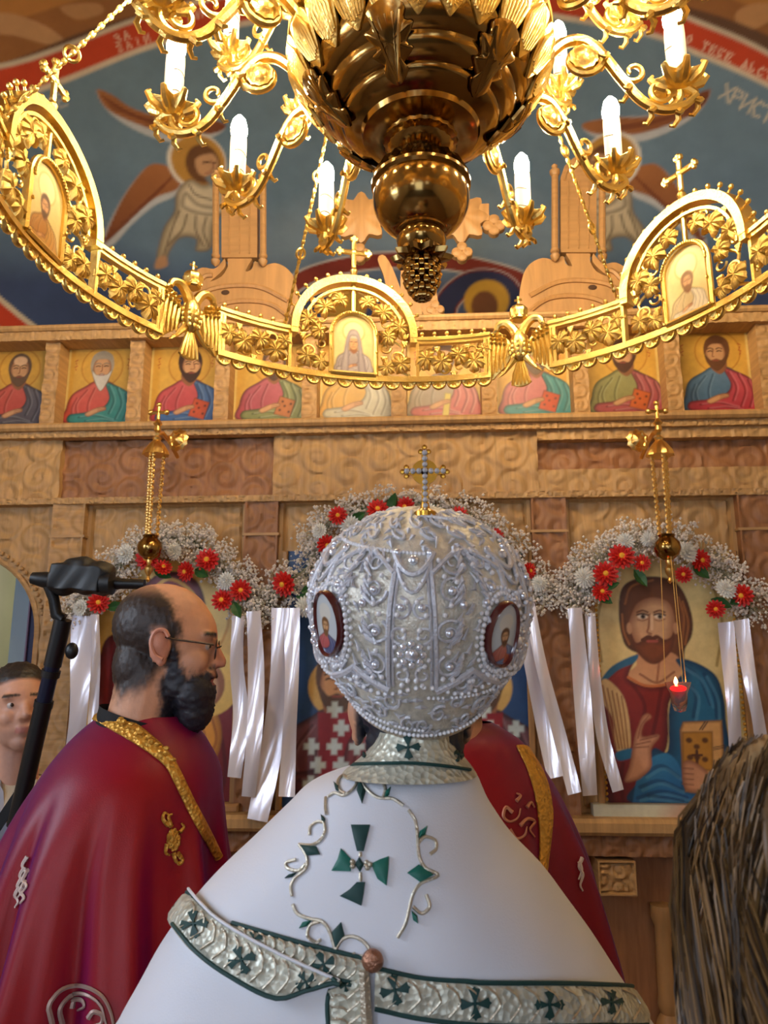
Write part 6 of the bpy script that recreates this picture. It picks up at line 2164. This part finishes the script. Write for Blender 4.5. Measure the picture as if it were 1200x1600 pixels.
# measured: foot in front of the crown's outline, cross upright
cb = mpt(8, 0.1345, 0.0)
GX = mat('gilt_metal', (200, 150, 60), 0.25, 1.0)
kx = MB()
s = 0.082
cN = Matrix.Translation(cb) @ Matrix.Rotation(YAW, 4, 'Z')
f = lambda x, z, y=0.0: cN @ Vector((x * s, y * s, z * s))
kx.lathe([(0.014, -0.004), (0.014, 0.002), (0.006, 0.007), (0.005, 0.014)], 14, cb)
kx.box(f(0, 0.56), (0.10 * s, 0.07 * s, 0.84 * s)); kx.box(f(0, 0.66), (0.56 * s, 0.07 * s, 0.10 * s))
for x, z in ((-0.28, 0.66), (0.28, 0.66), (0, 0.98)):
    for dx, dz in ((0, 0.07), (0, -0.07), (0.06, 0), (-0.06, 0)): kx.ell(f(x + dx, z + dz), 0.045 * s, 6, 4)
kx.lathe([(0.20 * s, -0.02 * s), (0.20 * s, 0.02 * s)], 24, f(0, 0.66, 0.02), axis=(0, 1, 0))
co = props(kx.build('cross', GX, mitre), kind='stuff')
dg_ = MB()
for k in range(10): dg_.lathe([(0.046 * s, 0), (0.04 * s, 0.03 * s), (0.005 * s, 0.05 * s)], 8, f(0, 0.12 + 0.092 * k, -0.045), axis=(0, -1, 0))
for k in range(-3, 4):
    if k: dg_.lathe([(0.046 * s, 0), (0.04 * s, 0.03 * s), (0.005 * s, 0.05 * s)], 8, f(k * 0.092, 0.66, -0.045), axis=(0, -1, 0))
props(dg_.build('crystal_row', GEM, co), kind='stuff')

# ================================================================== the bearded priest
PD = 1.55
p0 = atd(270, 1024, PD)
PXc, PYc = p0.x, p0.y
priest = empty('person', (PXc - 0.075, PYc, 0), label='bearded balding priest with glasses in a crimson and violet cope', cat='person')
HP = head_matrix(p0 + Vector((-0.010, 0.0, 0.018)), R(8) + YAW, R(-4), 0, 0.99)
bm = MB()
head_prims(bm, HP, beard=1.0)
tx = PXc - 0.090
bm.ell((tx, PYc, 1.36), (0.08, 0.12, 0.12), 20, 14); bm.ell((tx, PYc, 1.06), (0.11, 0.15, 0.30), 20, 14)
for s in (-1, 1):
    bm.cap((tx, PYc + s * 0.10, 1.38), (tx + 0.0, PYc + s * 0.15, 1.14), 0.045, 0.038)
    bm.cap((tx + 0.0, PYc + s * 0.15, 1.14), (tx + 0.10, PYc + s * 0.08, 1.12), 0.038, 0.03)
    bm.cap((tx, PYc + s * 0.10, 0.92), (tx, PYc + s * 0.11, 0.50), 0.09, 0.06)
    bm.cap((tx, PYc + s * 0.11, 0.50), (tx, PYc + s * 0.11, 0.08), 0.06, 0.045)
    bm.ell((tx + 0.06, PYc + s * 0.11, 0.04), (0.13, 0.05, 0.04), 14, 8)
me, V, N = fuse(bm, 0.0042, 3)
q = local(HP, V)
x, y, z = q[:, 0], q[:, 1], q[:, 2]
jit = 0.010 * vnoise(V, 160, 31) + 0.006 * vnoise(V, 420, 32)
lip = sm(x, 0.078, 0.084) * sm(-np.abs(z + 0.063), -0.009, -0.005) * (np.abs(y) < 0.022)
xh = np.interp(z, [-0.06, 0.0, 0.03, 0.055, 0.08, 0.105, 0.125], [0.026, 0.030, 0.032, 0.022, 0.008, -0.012, -0.05])
zl = np.interp(x, [-0.115, -0.07, -0.03, 0.0, 0.03], [-0.085, -0.115, -0.095, -0.05, -0.05])
hair = sm(xh - x + jit, -0.012, 0.016) * sm(z - zl + jit, -0.012, 0.030) * (1 - 0.55 * sm(z, 0.085, 0.122))
zb = np.interp(x, [0.004, 0.016, 0.032, 0.05, 0.07, 0.086, 0.1], [0.03, 0.02, -0.030, -0.048, -0.046, -0.038, -0.040])
beard = sm(zb - z + jit, -0.006, 0.010) * sm(x - np.interp(z, [-0.15, -0.08, -0.03, 0.02], [0.0, -0.004, 0.010, 0.012]) + 0.6 * jit, -0.004, 0.010) * sm(z, -0.19, -0.165)
beard = beard * (1 - 0.9 * lip)
ear = sm(np.abs(y), 0.0745, 0.080) * sm(-np.abs(z + 0.004), -0.045, -0.036) * sm(-np.abs(x + 0.004), -0.03, -0.024)
hair *= 1 - ear
beard *= 1 - ear
V = V + N * (0.0035 * beard * (1 + 0.9 * vnoise(V, 420, 3)) + 0.0022 * hair * (1 + 0.8 * vnoise(V, 480, 4)))[:, None]
skin = SKC * (1 + 0.05 * vnoise(V, 40, 5))[:, None]
red = sm(x, 0.085, 0.105) * 0.5 + ear * 0.5
skin = skin * (1 - red[:, None]) + SKR * red[:, None]
skin = np.where(lip[:, None] > 0.3, lin((176, 92, 84)), skin)
hc = lin((24, 18, 19)) * (1 + 0.35 * vnoise(V, 500, 6))[:, None]
bc = lin((38, 36, 44)) * (1 + 0.45 * vnoise(V, 520, 7))[:, None]
brow = sm(x, 0.068, 0.078) * sm(-np.abs(z - 0.029), -0.007, -0.003) * (np.abs(y) > 0.010)
col = skin * (1 - hair[:, None] * 0.97) + hc * hair[:, None] * 0.97
for mk, c_ in ((beard, bc), (brow, hc)): col = col * (1 - mk[:, None]) + c_ * mk[:, None]
nk = sm(-(V[:, 2] - (p0.z - 0.165)), -0.006, 0.006)
col = col * (1 - nk[:, None]) + lin((18, 18, 24)) * nk[:, None]
pb_ = finish(me, V, col, 'body', SKIN, priest, (PXc, PYc, 0))
eyes(HP, priest)
# ear folds
for s in (-1, 1):
    MB().tube([HP @ Vector((x, s * 0.0885, z)) for x, z in smoothline([(0.004, -0.028), (-0.012, -0.020), (-0.022, 0.002), (-0.016, 0.024), (0.0, 0.028), (0.010, 0.016)], 4)], 0.0042, 6).build('ear_rim', mat('ear_skin', (206, 138, 112), 0.5), priest)
# cassock collar
ck = []
pe = lambda px, py: atd(px, py, PD)
nb = HP @ Vector((-0.045, 0, -0.20))
for dz, r in ((0.062, 0.067), (0.045, 0.070), (0.01, 0.076), (-0.04, 0.10)):
    ck.append((nb.x + 0.006 - 0.1 * dz * 0, nb.y, nb.z + dz, r * 1.06, r))
Vk, Fk = loft_robe(ck, 48)
tl = [(a + 0.25 * (b_z - nb.z) * 0, b, b_z - 0.30 * (a - nb.x)) for a, b, b_z in Vk]      # the collar slopes down to the front
MB().add(tl, Fk).build('cassock_collar', BLACK, priest)
# cope
rows = []
for py, xl, xr, hy in ((1118, 160, 292, .085), (1135, 140, 308, .105), (1160, 118, 325, .14), (1200, 92, 345, .18), (1250, 68, 352, .205), (1300, 50, 356, .22), (1350, 36, 362, .23), (1450, 14, 380, .25), (1550, -8, 392, .265), (1600, -16, 398, .27)):
    a, b = pe(xl, py), pe(xr, py)
    rows.append(((a.x + b.x) / 2, PYc + 0.02, (a.z + b.z) / 2, (b.x - a.x) / 2, hy))
cx, cy, z, hx, hy = rows[-1]
for zz_, k in ((z - 0.2, 1.02), (z - 0.45, 1.04), (0.03, 1.06)): rows.append((cx, cy, zz_, hx * k, hy * k))


def pfold(a, t, z):
    d = min(1, max(0, (1.42 - z) / 0.35))
    w = math.sin(a * 11 + 1.0 + 0.8 * math.sin(a * 3))
    return d * (0.028 * math.copysign(abs(w) ** 1.4, w) + 0.008 * math.sin(a * 23 + 2.2 + 3 * z) + 0.010 * math.sin(a * 5 - 2 * z))


Vc, Fc = loft_robe(rows, 160, pfold)
MB().add(Vc, Fc).build('cope', RED, priest, angle=0)
PB = BVHTree.FromPolygons(Vc, Fc)
mbs, A, B = strip(PB, [(158, 1104), (198, 1122), (236, 1150), (266, 1180), (284, 1212), (306, 1258), (328, 1300), (346, 1336)], [(144, 1124), (182, 1146), (222, 1170), (256, 1196), (272, 1224), (292, 1266), (314, 1306), (336, 1345)], 40, 4, 0.004)
tr_ = mbs.build('gold_collar_band', TRIM, priest, angle=0)
m = MB()
for k in range(11, 36):
    t = k / 36
    i = int(t * 20)
    c_ = A[i] * 0.5 + B[i] * 0.5
    p_, n_ = cast(PB, *c_, 0.010)
    m.ell(p_ + Vector((random.uniform(-.008, .008), 0, random.uniform(-.008, .008))), (0.006, 0.003, 0.004), 8, 5)
props(m.build('gold_bead', TRIM, tr_), kind='stuff')


def motif(bvh, parent, mt, items, r, nm='embroidered_flower'):
    m_ = MB()
    for it in items: thread(m_, bvh, it, r, 0.003, 5, 5, True)
    return props(m_.build(nm, mt, parent), kind='stuff')


fl_ = []
for k in range(10):
    a = k * 0.63
    fl_.append([(270, 1312), (270 + 7 * math.cos(a) , 1312 + 10 * math.sin(a)), (270 + 9 * math.cos(a + 0.5), 1312 + 17 * math.sin(a + 0.5)), (270 + 5 * math.cos(a + 0.9), 1312 + 14 * math.sin(a + 0.9))])
fl_ += [[(262, 1290), (254, 1280), (256, 1270), (264, 1274)], [(266, 1292), (262, 1276), (268, 1272)], [(276, 1332), (284, 1344), (278, 1350), (274, 1342)], [(270, 1332), (274, 1346), (282, 1346)], [(260, 1318), (258, 1332), (264, 1336)], [(280, 1300), (286, 1292), (282, 1286)]]
motif(PB, priest, TRIM, fl_, 0.0042)
fl_ = [[(44 + dx, 1338 + dy), (36 + dx, 1352 + dy), (42 + dx, 1362 + dy), (36 + dx, 1372 + dy)] for dx, dy in ((0, 0), (-4, 16), (-8, 32), (-12, 46), (2, 22), (-2, 40))]
motif(PB, priest, mat('pale_thread', (226, 206, 196), 0.5, 0.3), fl_, 0.004)
fl_ = [[(80, 1600), (76, 1570), (96, 1545), (130, 1540), (160, 1556), (176, 1590), (178, 1620)], [(96, 1600), (92, 1576), (108, 1556), (132, 1552), (156, 1568), (166, 1600)], [(112, 1574), (116, 1562), (130, 1562), (134, 1572), (124, 1578)], [(140, 1590), (148, 1580), (160, 1586), (158, 1598), (146, 1602)]]
motif(PB, priest, mat('dull_silver_thread', (176, 150, 140), 0.5, 0.4), fl_, 0.0045, 'embroidered_roundel')

# glasses
gl = empty('eyeglasses', HP @ Vector((0.10, 0, 0.0)), label='thin dark-framed eyeglasses on the bearded priest\'s nose', cat='glasses')
fm = mat('dark_spectacle_frame', (60, 36, 28), 0.3)
for s in (-1, 1):
    lc = (0.099, s * 0.033, 0.000)
    MB().tube([HP @ Vector((lc[0] - 0.10 * (abs(0.024 * math.cos(a) * s + 0.033 * s) - 0.02) * 0.9, lc[1] + 0.024 * math.cos(a), lc[2] + 0.019 * math.sin(a))) for a in np.linspace(0, 2 * PI, 25)], 0.0016, 6).build('rim', fm, gl)
    MB().add([HP @ Vector((lc[0] - 0.10 * (abs(0.022 * math.cos(a) * s + 0.033 * s) - 0.02) * 0.9 + w, lc[1] + 0.022 * math.cos(a), lc[2] + 0.0175 * math.sin(a))) for w in (0, 0.001) for a in np.linspace(0, 2 * PI, 20, endpoint=False)],
             [tuple(range(20))[::-1], tuple(range(20, 40))]).build('lens', mat('spectacle_lens', (235, 240, 245), 0.02, trans=0.98), gl)
    MB().tube([HP @ Vector(v) for v in ((0.094, s * 0.058, 0.008), (0.060, s * 0.076, 0.010), (0.02, s * 0.083, 0.012), (-0.010, s * 0.086, 0.016), (-0.022, s * 0.086, 0.004))], 0.0021, 6).build('temple', fm, gl)
MB().tube([HP @ Vector((0.098, -0.010, 0.004)), HP @ Vector((0.105, 0, 0.008)), HP @ Vector((0.098, 0.010, 0.004))], 0.0018, 6).build('bridge', fm, gl)

# ================================================================== second priest, hidden behind the bishop
QD = 1.62
p2 = atd(704, 1060, QD)
pr2 = empty('person', (p2.x, p2.y, 0), label='person in a crimson cope mostly hidden behind the bishop, only a shoulder showing', cat='person')
HQ = head_matrix(Vector((p2.x, p2.y, p2.z)), PI / 2 + YAW)
bm = MB(); head_prims(bm, HQ)
bm.ell((p2.x, p2.y + 0.02, 1.33), (0.14, 0.09, 0.13), 20, 14); bm.ell((p2.x, p2.y + 0.02, 1.06), (0.16, 0.11, 0.30), 20, 14)
for s in (-1, 1):
    bm.cap((p2.x + s * 0.12, p2.y + 0.02, 1.36), (p2.x + s * 0.17, p2.y + 0.04, 1.10), 0.045, 0.04)
    bm.cap((p2.x + s * 0.17, p2.y + 0.04, 1.10), (p2.x + s * 0.10, p2.y + 0.14, 1.12), 0.04, 0.03)
    bm.cap((p2.x + s * 0.10, p2.y, 0.9), (p2.x + s * 0.1, p2.y, 0.06), 0.085, 0.05)
me, V, N = fuse(bm, 0.008, 3)
q = local(HQ, V)
hair = np.maximum(sm(-q[:, 0], -0.03, 0.0) * sm(q[:, 2], -0.10, -0.07), sm(q[:, 2], 0.05, 0.07)) * (1 - sm(np.abs(q[:, 1]), 0.077, 0.081))
col = SKC * (1 - hair[:, None]) + lin((30, 26, 26)) * hair[:, None]
nk = sm(-(V[:, 2] - (p2.z - 0.15)), -0.006, 0.006)
col = col * (1 - nk[:, None]) + lin((18, 18, 24)) * nk[:, None]
finish(me, V, col, 'body', SKIN, pr2, (p2.x, p2.y, 0))
rows = []
for py, xl, xr, hy in ((1128, 640, 768, .075), (1142, 616, 792, .10), (1165, 584, 822, .13), (1220, 544, 860, .165), (1290, 514, 890, .19), (1340, 500, 905, .20), (1400, 488, 916, .21), (1500, 474, 930, .22), (1600, 464, 942, .23)):
    a, b = atd(xl, py, QD), atd(xr, py, QD)
    rows.append(((a.x + b.x) / 2, p2.y + 0.02, (a.z + b.z) / 2, (b.x - a.x) / 2, hy))
cx, cy, z, hx, hy = rows[-1]
for zz_, k in ((z - 0.3, 1.02), (0.03, 1.04)): rows.append((cx, cy, zz_, hx * k, hy * k))
Vc, Fc = loft_robe(rows, 120, pfold)
MB().add(Vc, Fc).build('cope', RED, pr2, angle=0)
QB = BVHTree.FromPolygons(Vc, Fc)
mbs, A, B = strip(QB, [(806, 1166), (826, 1210), (838, 1260), (842, 1310), (840, 1370)], [(826, 1170), (850, 1212), (862, 1262), (860, 1310), (852, 1370)], 24, 3, 0.004)
mbs.build('gold_braid', TRIM, pr2, angle=0)
fl_ = [[(800, 1270), (790, 1262), (786, 1276), (796, 1284), (808, 1278), (812, 1264)], [(812, 1290), (822, 1280), (834, 1284), (826, 1296), (834, 1308)], [(796, 1296), (806, 1310), (818, 1306), (822, 1292)], [(806, 1252), (812, 1244), (806, 1240)], [(822, 1262), (828, 1254), (834, 1262)], [(786, 1300), (800, 1316), (790, 1322)]]
motif(QB, pr2, mat('copper_thread', (206, 140, 110), 0.5, 0.5), fl_, 0.004)
fl_ = [[(908, 1340), (904, 1354), (910, 1366), (906, 1382), (910, 1392)], [(904, 1346), (908, 1360), (903, 1374)]]
motif(QB, pr2, MATS['pale_thread'], fl_, 0.004)

# ================================================================== man in the beige jacket
MD = 2.02
p3 = atd(28, 1115, MD)
man = empty('person', (p3.x, p3.y, 0), label='dark-haired man in a beige jacket looking up beside the monopod', cat='person')
HM = head_matrix(p3 + Vector((-0.01, 0.02, 0.012)), R(-52), R(6), R(3), 0.95)
bm = MB(); head_prims(bm, HM, scale=0.95)
bm.ell((p3.x - 0.05, p3.y + 0.06, p3.z - 0.30), (0.21, 0.12, 0.12), 20, 14); bm.ell((p3.x - 0.05, p3.y + 0.06, p3.z - 0.58), (0.18, 0.13, 0.32), 20, 14)
for s in (-1, 1):
    bm.cap((p3.x - 0.05 + s * 0.10, p3.y + 0.06, p3.z - 0.80), (p3.x - 0.05 + s * 0.10, p3.y + 0.06, 0.06), 0.09, 0.05)
sh = Vector((p3.x + 0.12, p3.y + 0.02, p3.z - 0.28)); el_ = Vector((p3.x + 0.16, p3.y - 0.06, p3.z - 0.56)); pole = lambda py: atd(22 + (1300 - py) * 0.2306, py, 1.86)
hd = pole(1392)
bm.cap(sh, el_, 0.056, 0.046); bm.cap(el_, hd + Vector((0.03, 0.05, -0.01)), 0.044, 0.030)
sh2 = Vector((p3.x - 0.23, p3.y + 0.05, p3.z - 0.28)); bm.cap(sh2, sh2 + Vector((-0.03, -0.02, -0.28)), 0.056, 0.046); bm.cap(sh2 + Vector((-0.03, -0.02, -0.28)), sh2 + Vector((0.0, -0.12, -0.50)), 0.044, 0.03)
me, V, N = fuse(bm, 0.0055, 3)
q = local(HM, V)
x, y, z = q[:, 0], q[:, 1], q[:, 2]
hair = np.maximum(sm(z - 0.055 - 0.30 * np.maximum(x - 0.03, 0), 0, 0.010), sm(-(x + 0.004), -0.012, 0.006) * sm(z, -0.06, -0.03)) * (1 - sm(np.abs(y), 0.077, 0.081) * (z < 0.04))
hair = np.maximum(hair, sm(np.abs(y), 0.056, 0.062) * sm(-(x - 0.030), -0.006, 0.006) * sm(z, 0.005, 0.02) * (np.abs(y) < 0.079))
brow = sm(x, 0.066, 0.074) * sm(-np.abs(z - 0.030), -0.006, -0.003) * (np.abs(y) > 0.012)
lip = sm(x, 0.078, 0.084) * sm(-np.abs(z + 0.062), -0.011, -0.006) * (np.abs(y) < 0.022)
V = V + N * (0.005 * hair * (1 + 0.8 * vnoise(V, 400, 9)))[:, None]
skin = lin((204, 148, 120)) * (1 + 0.05 * vnoise(V, 40, 10))[:, None]
stub = sm(-(z + 0.05), 0, 0.02) * sm(x, 0.0, 0.02) * 0.35
skin = skin * (1 - stub[:, None]) + lin((120, 96, 90)) * stub[:, None]
col = skin
for mk, c_ in ((hair, lin((34, 26, 24)) * (1 + 0.3 * vnoise(V, 500, 11))[:, None]), (brow, lin((50, 34, 28))), (lip * 0.7, lin((170, 96, 90)))): col = col * (1 - mk[:, None]) + c_ * mk[:, None]
cl = sm(-(V[:, 2] - (p3.z - 0.20)), -0.004, 0.004) * (np.linalg.norm(V - np.array(hd), axis=1) > 0.09)
col = col * (1 - cl[:, None]) + lin((150, 150, 162)) * cl[:, None]
finish(me, V, col, 'body', SKIN, man, (p3.x, p3.y, 0))
eyes(HM, man, (50, 36, 28))
# hand closed round the pole: palm and five bent fingers in one skin
hm = MB()
ax_ = (pole(1300) - pole(1400)).normalized()
sd = Vector((1, 0, 0)) - ax_ * ax_.x; sd.normalize(); fw = ax_.cross(sd)
if fw.y > 0: fw = -fw
hm.ell(hd + sd * 0.030 + fw * -0.004, (0.018, 0.026, 0.042), 14, 10, rot=Matrix((sd, fw, ax_)).transposed())
for k in range(4):
    b_ = hd + ax_ * (0.030 - 0.020 * k)
    ln = (0.92, 1.0, 0.95, 0.8)[k]
    q0 = b_ + sd * 0.030 + fw * 0.018; q1 = b_ + sd * 0.010 + fw * 0.034 * ln; q2 = b_ - sd * 0.022 * ln + fw * 0.026; q3 = b_ - sd * 0.030 * ln + fw * 0.004
    hm.cap(q0, q1, 0.0098, 0.009); hm.cap(q1, q2, 0.009, 0.0084); hm.cap(q2, q3, 0.0084, 0.0072)
t0 = hd + sd * 0.026 + fw * -0.010 + ax_ * 0.030; t1 = hd + sd * 0.006 + fw * -0.026 + ax_ * 0.044; t2 = hd - sd * 0.018 + fw * -0.022 + ax_ * 0.050
hm.cap(t0, t1, 0.012, 0.0105); hm.cap(t1, t2, 0.0105, 0.008)
hm.cap(hd + sd * 0.034, hd + Vector((0.03, 0.05, -0.01)) + sd * 0.01, 0.024, 0.028)
me, V, N = fuse(hm, 0.0026, 2)
finish(me, V, np.tile(lin((206, 148, 120)), (len(V), 1)), 'hand', SKIN, man, hd)
# jacket
rows = []
sx, sy, sz = p3.x - 0.05, p3.y + 0.06, p3.z
for dz, hx, hy in ((-0.165, 0.085, 0.075), (-0.20, 0.15, 0.105), (-0.235, 0.215, 0.125), (-0.30, 0.25, 0.14), (-0.42, 0.255, 0.155), (-0.62, 0.25, 0.165), (-0.90, 0.25, 0.17)):
    rows.append((sx, sy, sz + dz, hx, hy))
Vj, Fj = loft_robe(rows, 72, lambda a, t, z: 0.005 * math.sin(a * 6 + z * 22))
MB().add(Vj, Fj).build('jacket', JACKET, man, angle=0)
JB = BVHTree.FromPolygons(Vj, Fj)
sl_ = MB().tube([sh + Vector((0, 0, 0.02)), sh.lerp(el_, 0.5), el_], [0.078, 0.068, 0.060], 16).tube([el_, el_.lerp(hd + Vector((0.03, 0.05, -0.01)), 0.5), hd.lerp(el_, 0.22) + Vector((0.024, 0.04, -0.008))], [0.060, 0.052, 0.044], 16)
props(sl_.build('sleeve', JACKET, man), kind='stuff')
patch(JB, [(-18, 1180), (4, 1192), (14, 1210), (22, 1300), (12, 1400), (-30, 1400), (-30, 1190)], 0.004, 0.002).build('shirt_front', SHIRT, man)
patch(JB, [(4, 1192), (34, 1196), (56, 1188), (64, 1206), (40, 1262), (20, 1240), (12, 1212)], 0.008, 0.003).build('lapel', JACKET, man)

# monopod with a stabilised camera
mono = empty('camera_monopod', pole(1420), label='black monopod with a small camera on top, held by the man', cat='monopod')
MB().tube([pole(2050), pole(1290)], 0.017, 14).build('lower_tube', BLACKP, mono)
MB().tube([pole(1290), pole(1170), pole(1100)], 0.021, 14).build('grip', BLACKP, mono)
MB().tube([pole(1100), pole(1040)], 0.0185, 14).build('upper_tube', BLUEBLK, mono)
for py in (1100, 1052): MB().tube([pole(py + 5), pole(py - 5)], 0.0225, 14).build('lock_ring', BLACKP, mono)
MB().tube([pole(1040), pole(968)], 0.021, 14).build('handle', BLACKP, mono)
MB().ell(atd(112, 1017, 1.85), (0.016, 0.014, 0.020), 12, 8).build('knob', BLACKP, mono)
MB().tube([pole(968), atd(88, 960, 1.86), atd(84, 935, 1.86), atd(76, 916, 1.86), atd(80, 900, 1.86)], [0.016, 0.014, 0.013, 0.013, 0.014], 10).build('gimbal_arm', BLACKP, mono)
cc = atd(125, 905, 1.86)
cbx = MB()
cbx.box(cc, (0.125, 0.07, 0.062), Matrix.Rotation(R(4), 3, 'Y'))
cbx.ell(cc + Vector((0.0, 0, 0.034)), (0.044, 0.034, 0.022), 16, 8); cbx.ell(cc + Vector((0.05, 0, 0.012)), (0.04, 0.036, 0.034), 16, 8); cbx.ell(cc + Vector((-0.04, 0, -0.008)), (0.04, 0.036, 0.03), 14, 8)
me, V, N = fuse(cbx, 0.005, 2)
finish(me, V + N * (0.006 * vnoise(V, 75, 21))[:, None], np.tile(lin((22, 21, 22)), (len(V), 1)), 'camera_body', mat('camera_rubber', vcol=True, rough=0.5), mono, cc)
MB().tube([atd(90, 908, 1.86), atd(70, 906, 1.86), atd(56, 904, 1.86), atd(50, 903, 1.86)], [0.020, 0.020, 0.016, 0.014], 14).build('motor', BLACKP, mono)
MB().tube([atd(160, 910, 1.86), atd(190, 912, 1.86), atd(226, 913, 1.86)], [0.022, 0.013, 0.012], 14).build('lens_barrel', BLACKP, mono)
MB().lathe([(0.026, -0.012), (0.027, 0.012), (0.02, 0.014)], 16, atd(168, 912, 1.84), axis=(1, 0, 0)).build('focus_ring', BLACKP, mono)
st_ = empty('camera_strap', atd(20, 1270, 1.9), label='dark shoulder strap running from the monopod across the beige jacket', cat='strap')
m = MB()
L_ = [atd(a, b, 1.86) for a, b in smoothline([(40, 1226), (20, 1254), (0, 1284), (-30, 1330)], 5)]
for w in (0, 0.003):
    m.surf([[p + Vector((-0.010, w, 0.008)) for p in L_], [p + Vector((0.010, w, -0.008)) for p in L_]], len(L_) - 1, 1)
m.build('webbing', BLACK, st_)

# ================================================================== the fair-haired person at the edge, close to the camera
FD = 0.62
p4 = atd(1285, 1420, FD)
fair = empty('person', (p4.x, p4.y, 0), label='fair-haired person close to the camera at the picture edge', cat='person')
HF = head_matrix(p4, PI / 2 + R(25))
bm = MB(); head_prims(bm, HF)
bm.ell((p4.x + 0.01, p4.y, p4.z - 0.32), (0.19, 0.11, 0.13), 20, 14); bm.ell((p4.x + 0.01, p4.y, p4.z - 0.58), (0.17, 0.12, 0.30), 20, 14)
for s in (-1, 1):
    bm.cap((p4.x + s * 0.17, p4.y, p4.z - 0.28), (p4.x + s * 0.20, p4.y + 0.03, p4.z - 0.56), 0.05, 0.04)
    bm.cap((p4.x + s * 0.20, p4.y + 0.03, p4.z - 0.56), (p4.x + s * 0.14, p4.y + 0.18, p4.z - 0.62), 0.04, 0.03)
    bm.cap((p4.x + s * 0.09, p4.y, p4.z - 0.75), (p4.x + s * 0.09, p4.y, 0.06), 0.08, 0.05)
me, V, N = fuse(bm, 0.008, 3)
col = np.tile(SKC, (len(V), 1))
cl = sm(-(V[:, 2] - (p4.z - 0.19)), -0.01, 0.01)
col = col * (1 - cl[:, None]) + lin((26, 24, 32)) * cl[:, None]
finish(me, V, col, 'body', SKIN, fair, (p4.x, p4.y, 0))
hs = MB()
hs.ell(p4 + Vector((-0.002, -0.015, 0.035)), (0.094, 0.108, 0.104), 24, 16); hs.ell(p4 + Vector((-0.004, -0.030, -0.08)), (0.098, 0.085, 0.15), 24, 16)
hs.ell(p4 + Vector((-0.012, -0.036, -0.22)), (0.105, 0.072, 0.15), 24, 16); hs.ell(p4 + Vector((-0.018, -0.040, -0.36)), (0.10, 0.058, 0.14), 24, 16)
me, V, N = fuse(hs, 0.006, 6)
V = V + N * (0.004 * np.sin(np.arctan2(V[:, 0] - p4.x, V[:, 1] - p4.y) * 40 + 8 * vnoise(V, 20, 12)))[:, None]
hcol = lambda V: lin((96, 70, 42)) * (1 + 0.55 * vnoise(V * np.array([1, 1, 0.12]), 190, 13))[:, None]
fh = finish(me, V, hcol(V), 'hair', mat('fair_hair', vcol=True, rough=0.42, spec=0.4), fair, p4)
TB = None
HM_ = [mat('hair_strand_honey', (128, 96, 56), 0.42), mat('hair_strand_brown', (90, 66, 40), 0.44), mat('hair_strand_dark', (52, 40, 30), 0.48)]
lk = [MB(), MB(), MB()]
for i in range(1500):
    a = random.uniform(0, 2 * PI)
    h0 = random.uniform(0.055, 0.135)
    pts = []
    ph = 3 * math.sin(2 * a) + 2 * math.sin(5 * a + 1) + random.uniform(-.35, .35)
    wv = random.uniform(0.002, 0.012)
    for j in range(9):
        t = j / 8
        zr = h0 - t * random.uniform(0.50, 0.54)
        # radius of the hair mass at this height
        rx = 0.10 * math.sqrt(max(0.03, 1 - ((zr - 0.035) / 0.11) ** 2)) if zr > 0.035 else 0.100 + 0.012 * min(1, (0.035 - zr) / 0.3)
        ry = rx * (1.06 if zr > 0 else max(0.6, 1.06 + zr * 1.1))
        yo = -0.015 - 0.026 * min(1, max(0, -zr / 0.35))
        aa = a + 0.30 * math.sin(ph + 5 * t) + 0.10 * math.sin(2 * ph + 11 * t)
        pts.append(p4 + Vector((math.cos(aa) * (rx + 0.004 + wv * math.sin(ph + 9 * t)) - 0.018 * t, yo + math.sin(aa) * (ry + 0.004), zr)))
    r = random.uniform(0.0006, 0.0015)
    lk[random.choice((0, 0, 1, 1, 2))].tube(pts, [r * 0.6, r, r, r, r, r, r * 0.9, r * 0.7, r * 0.3], 3)
for m, mt_ in zip(lk, HM_): props(m.build('hair_lock', mt_, fair), kind='stuff')
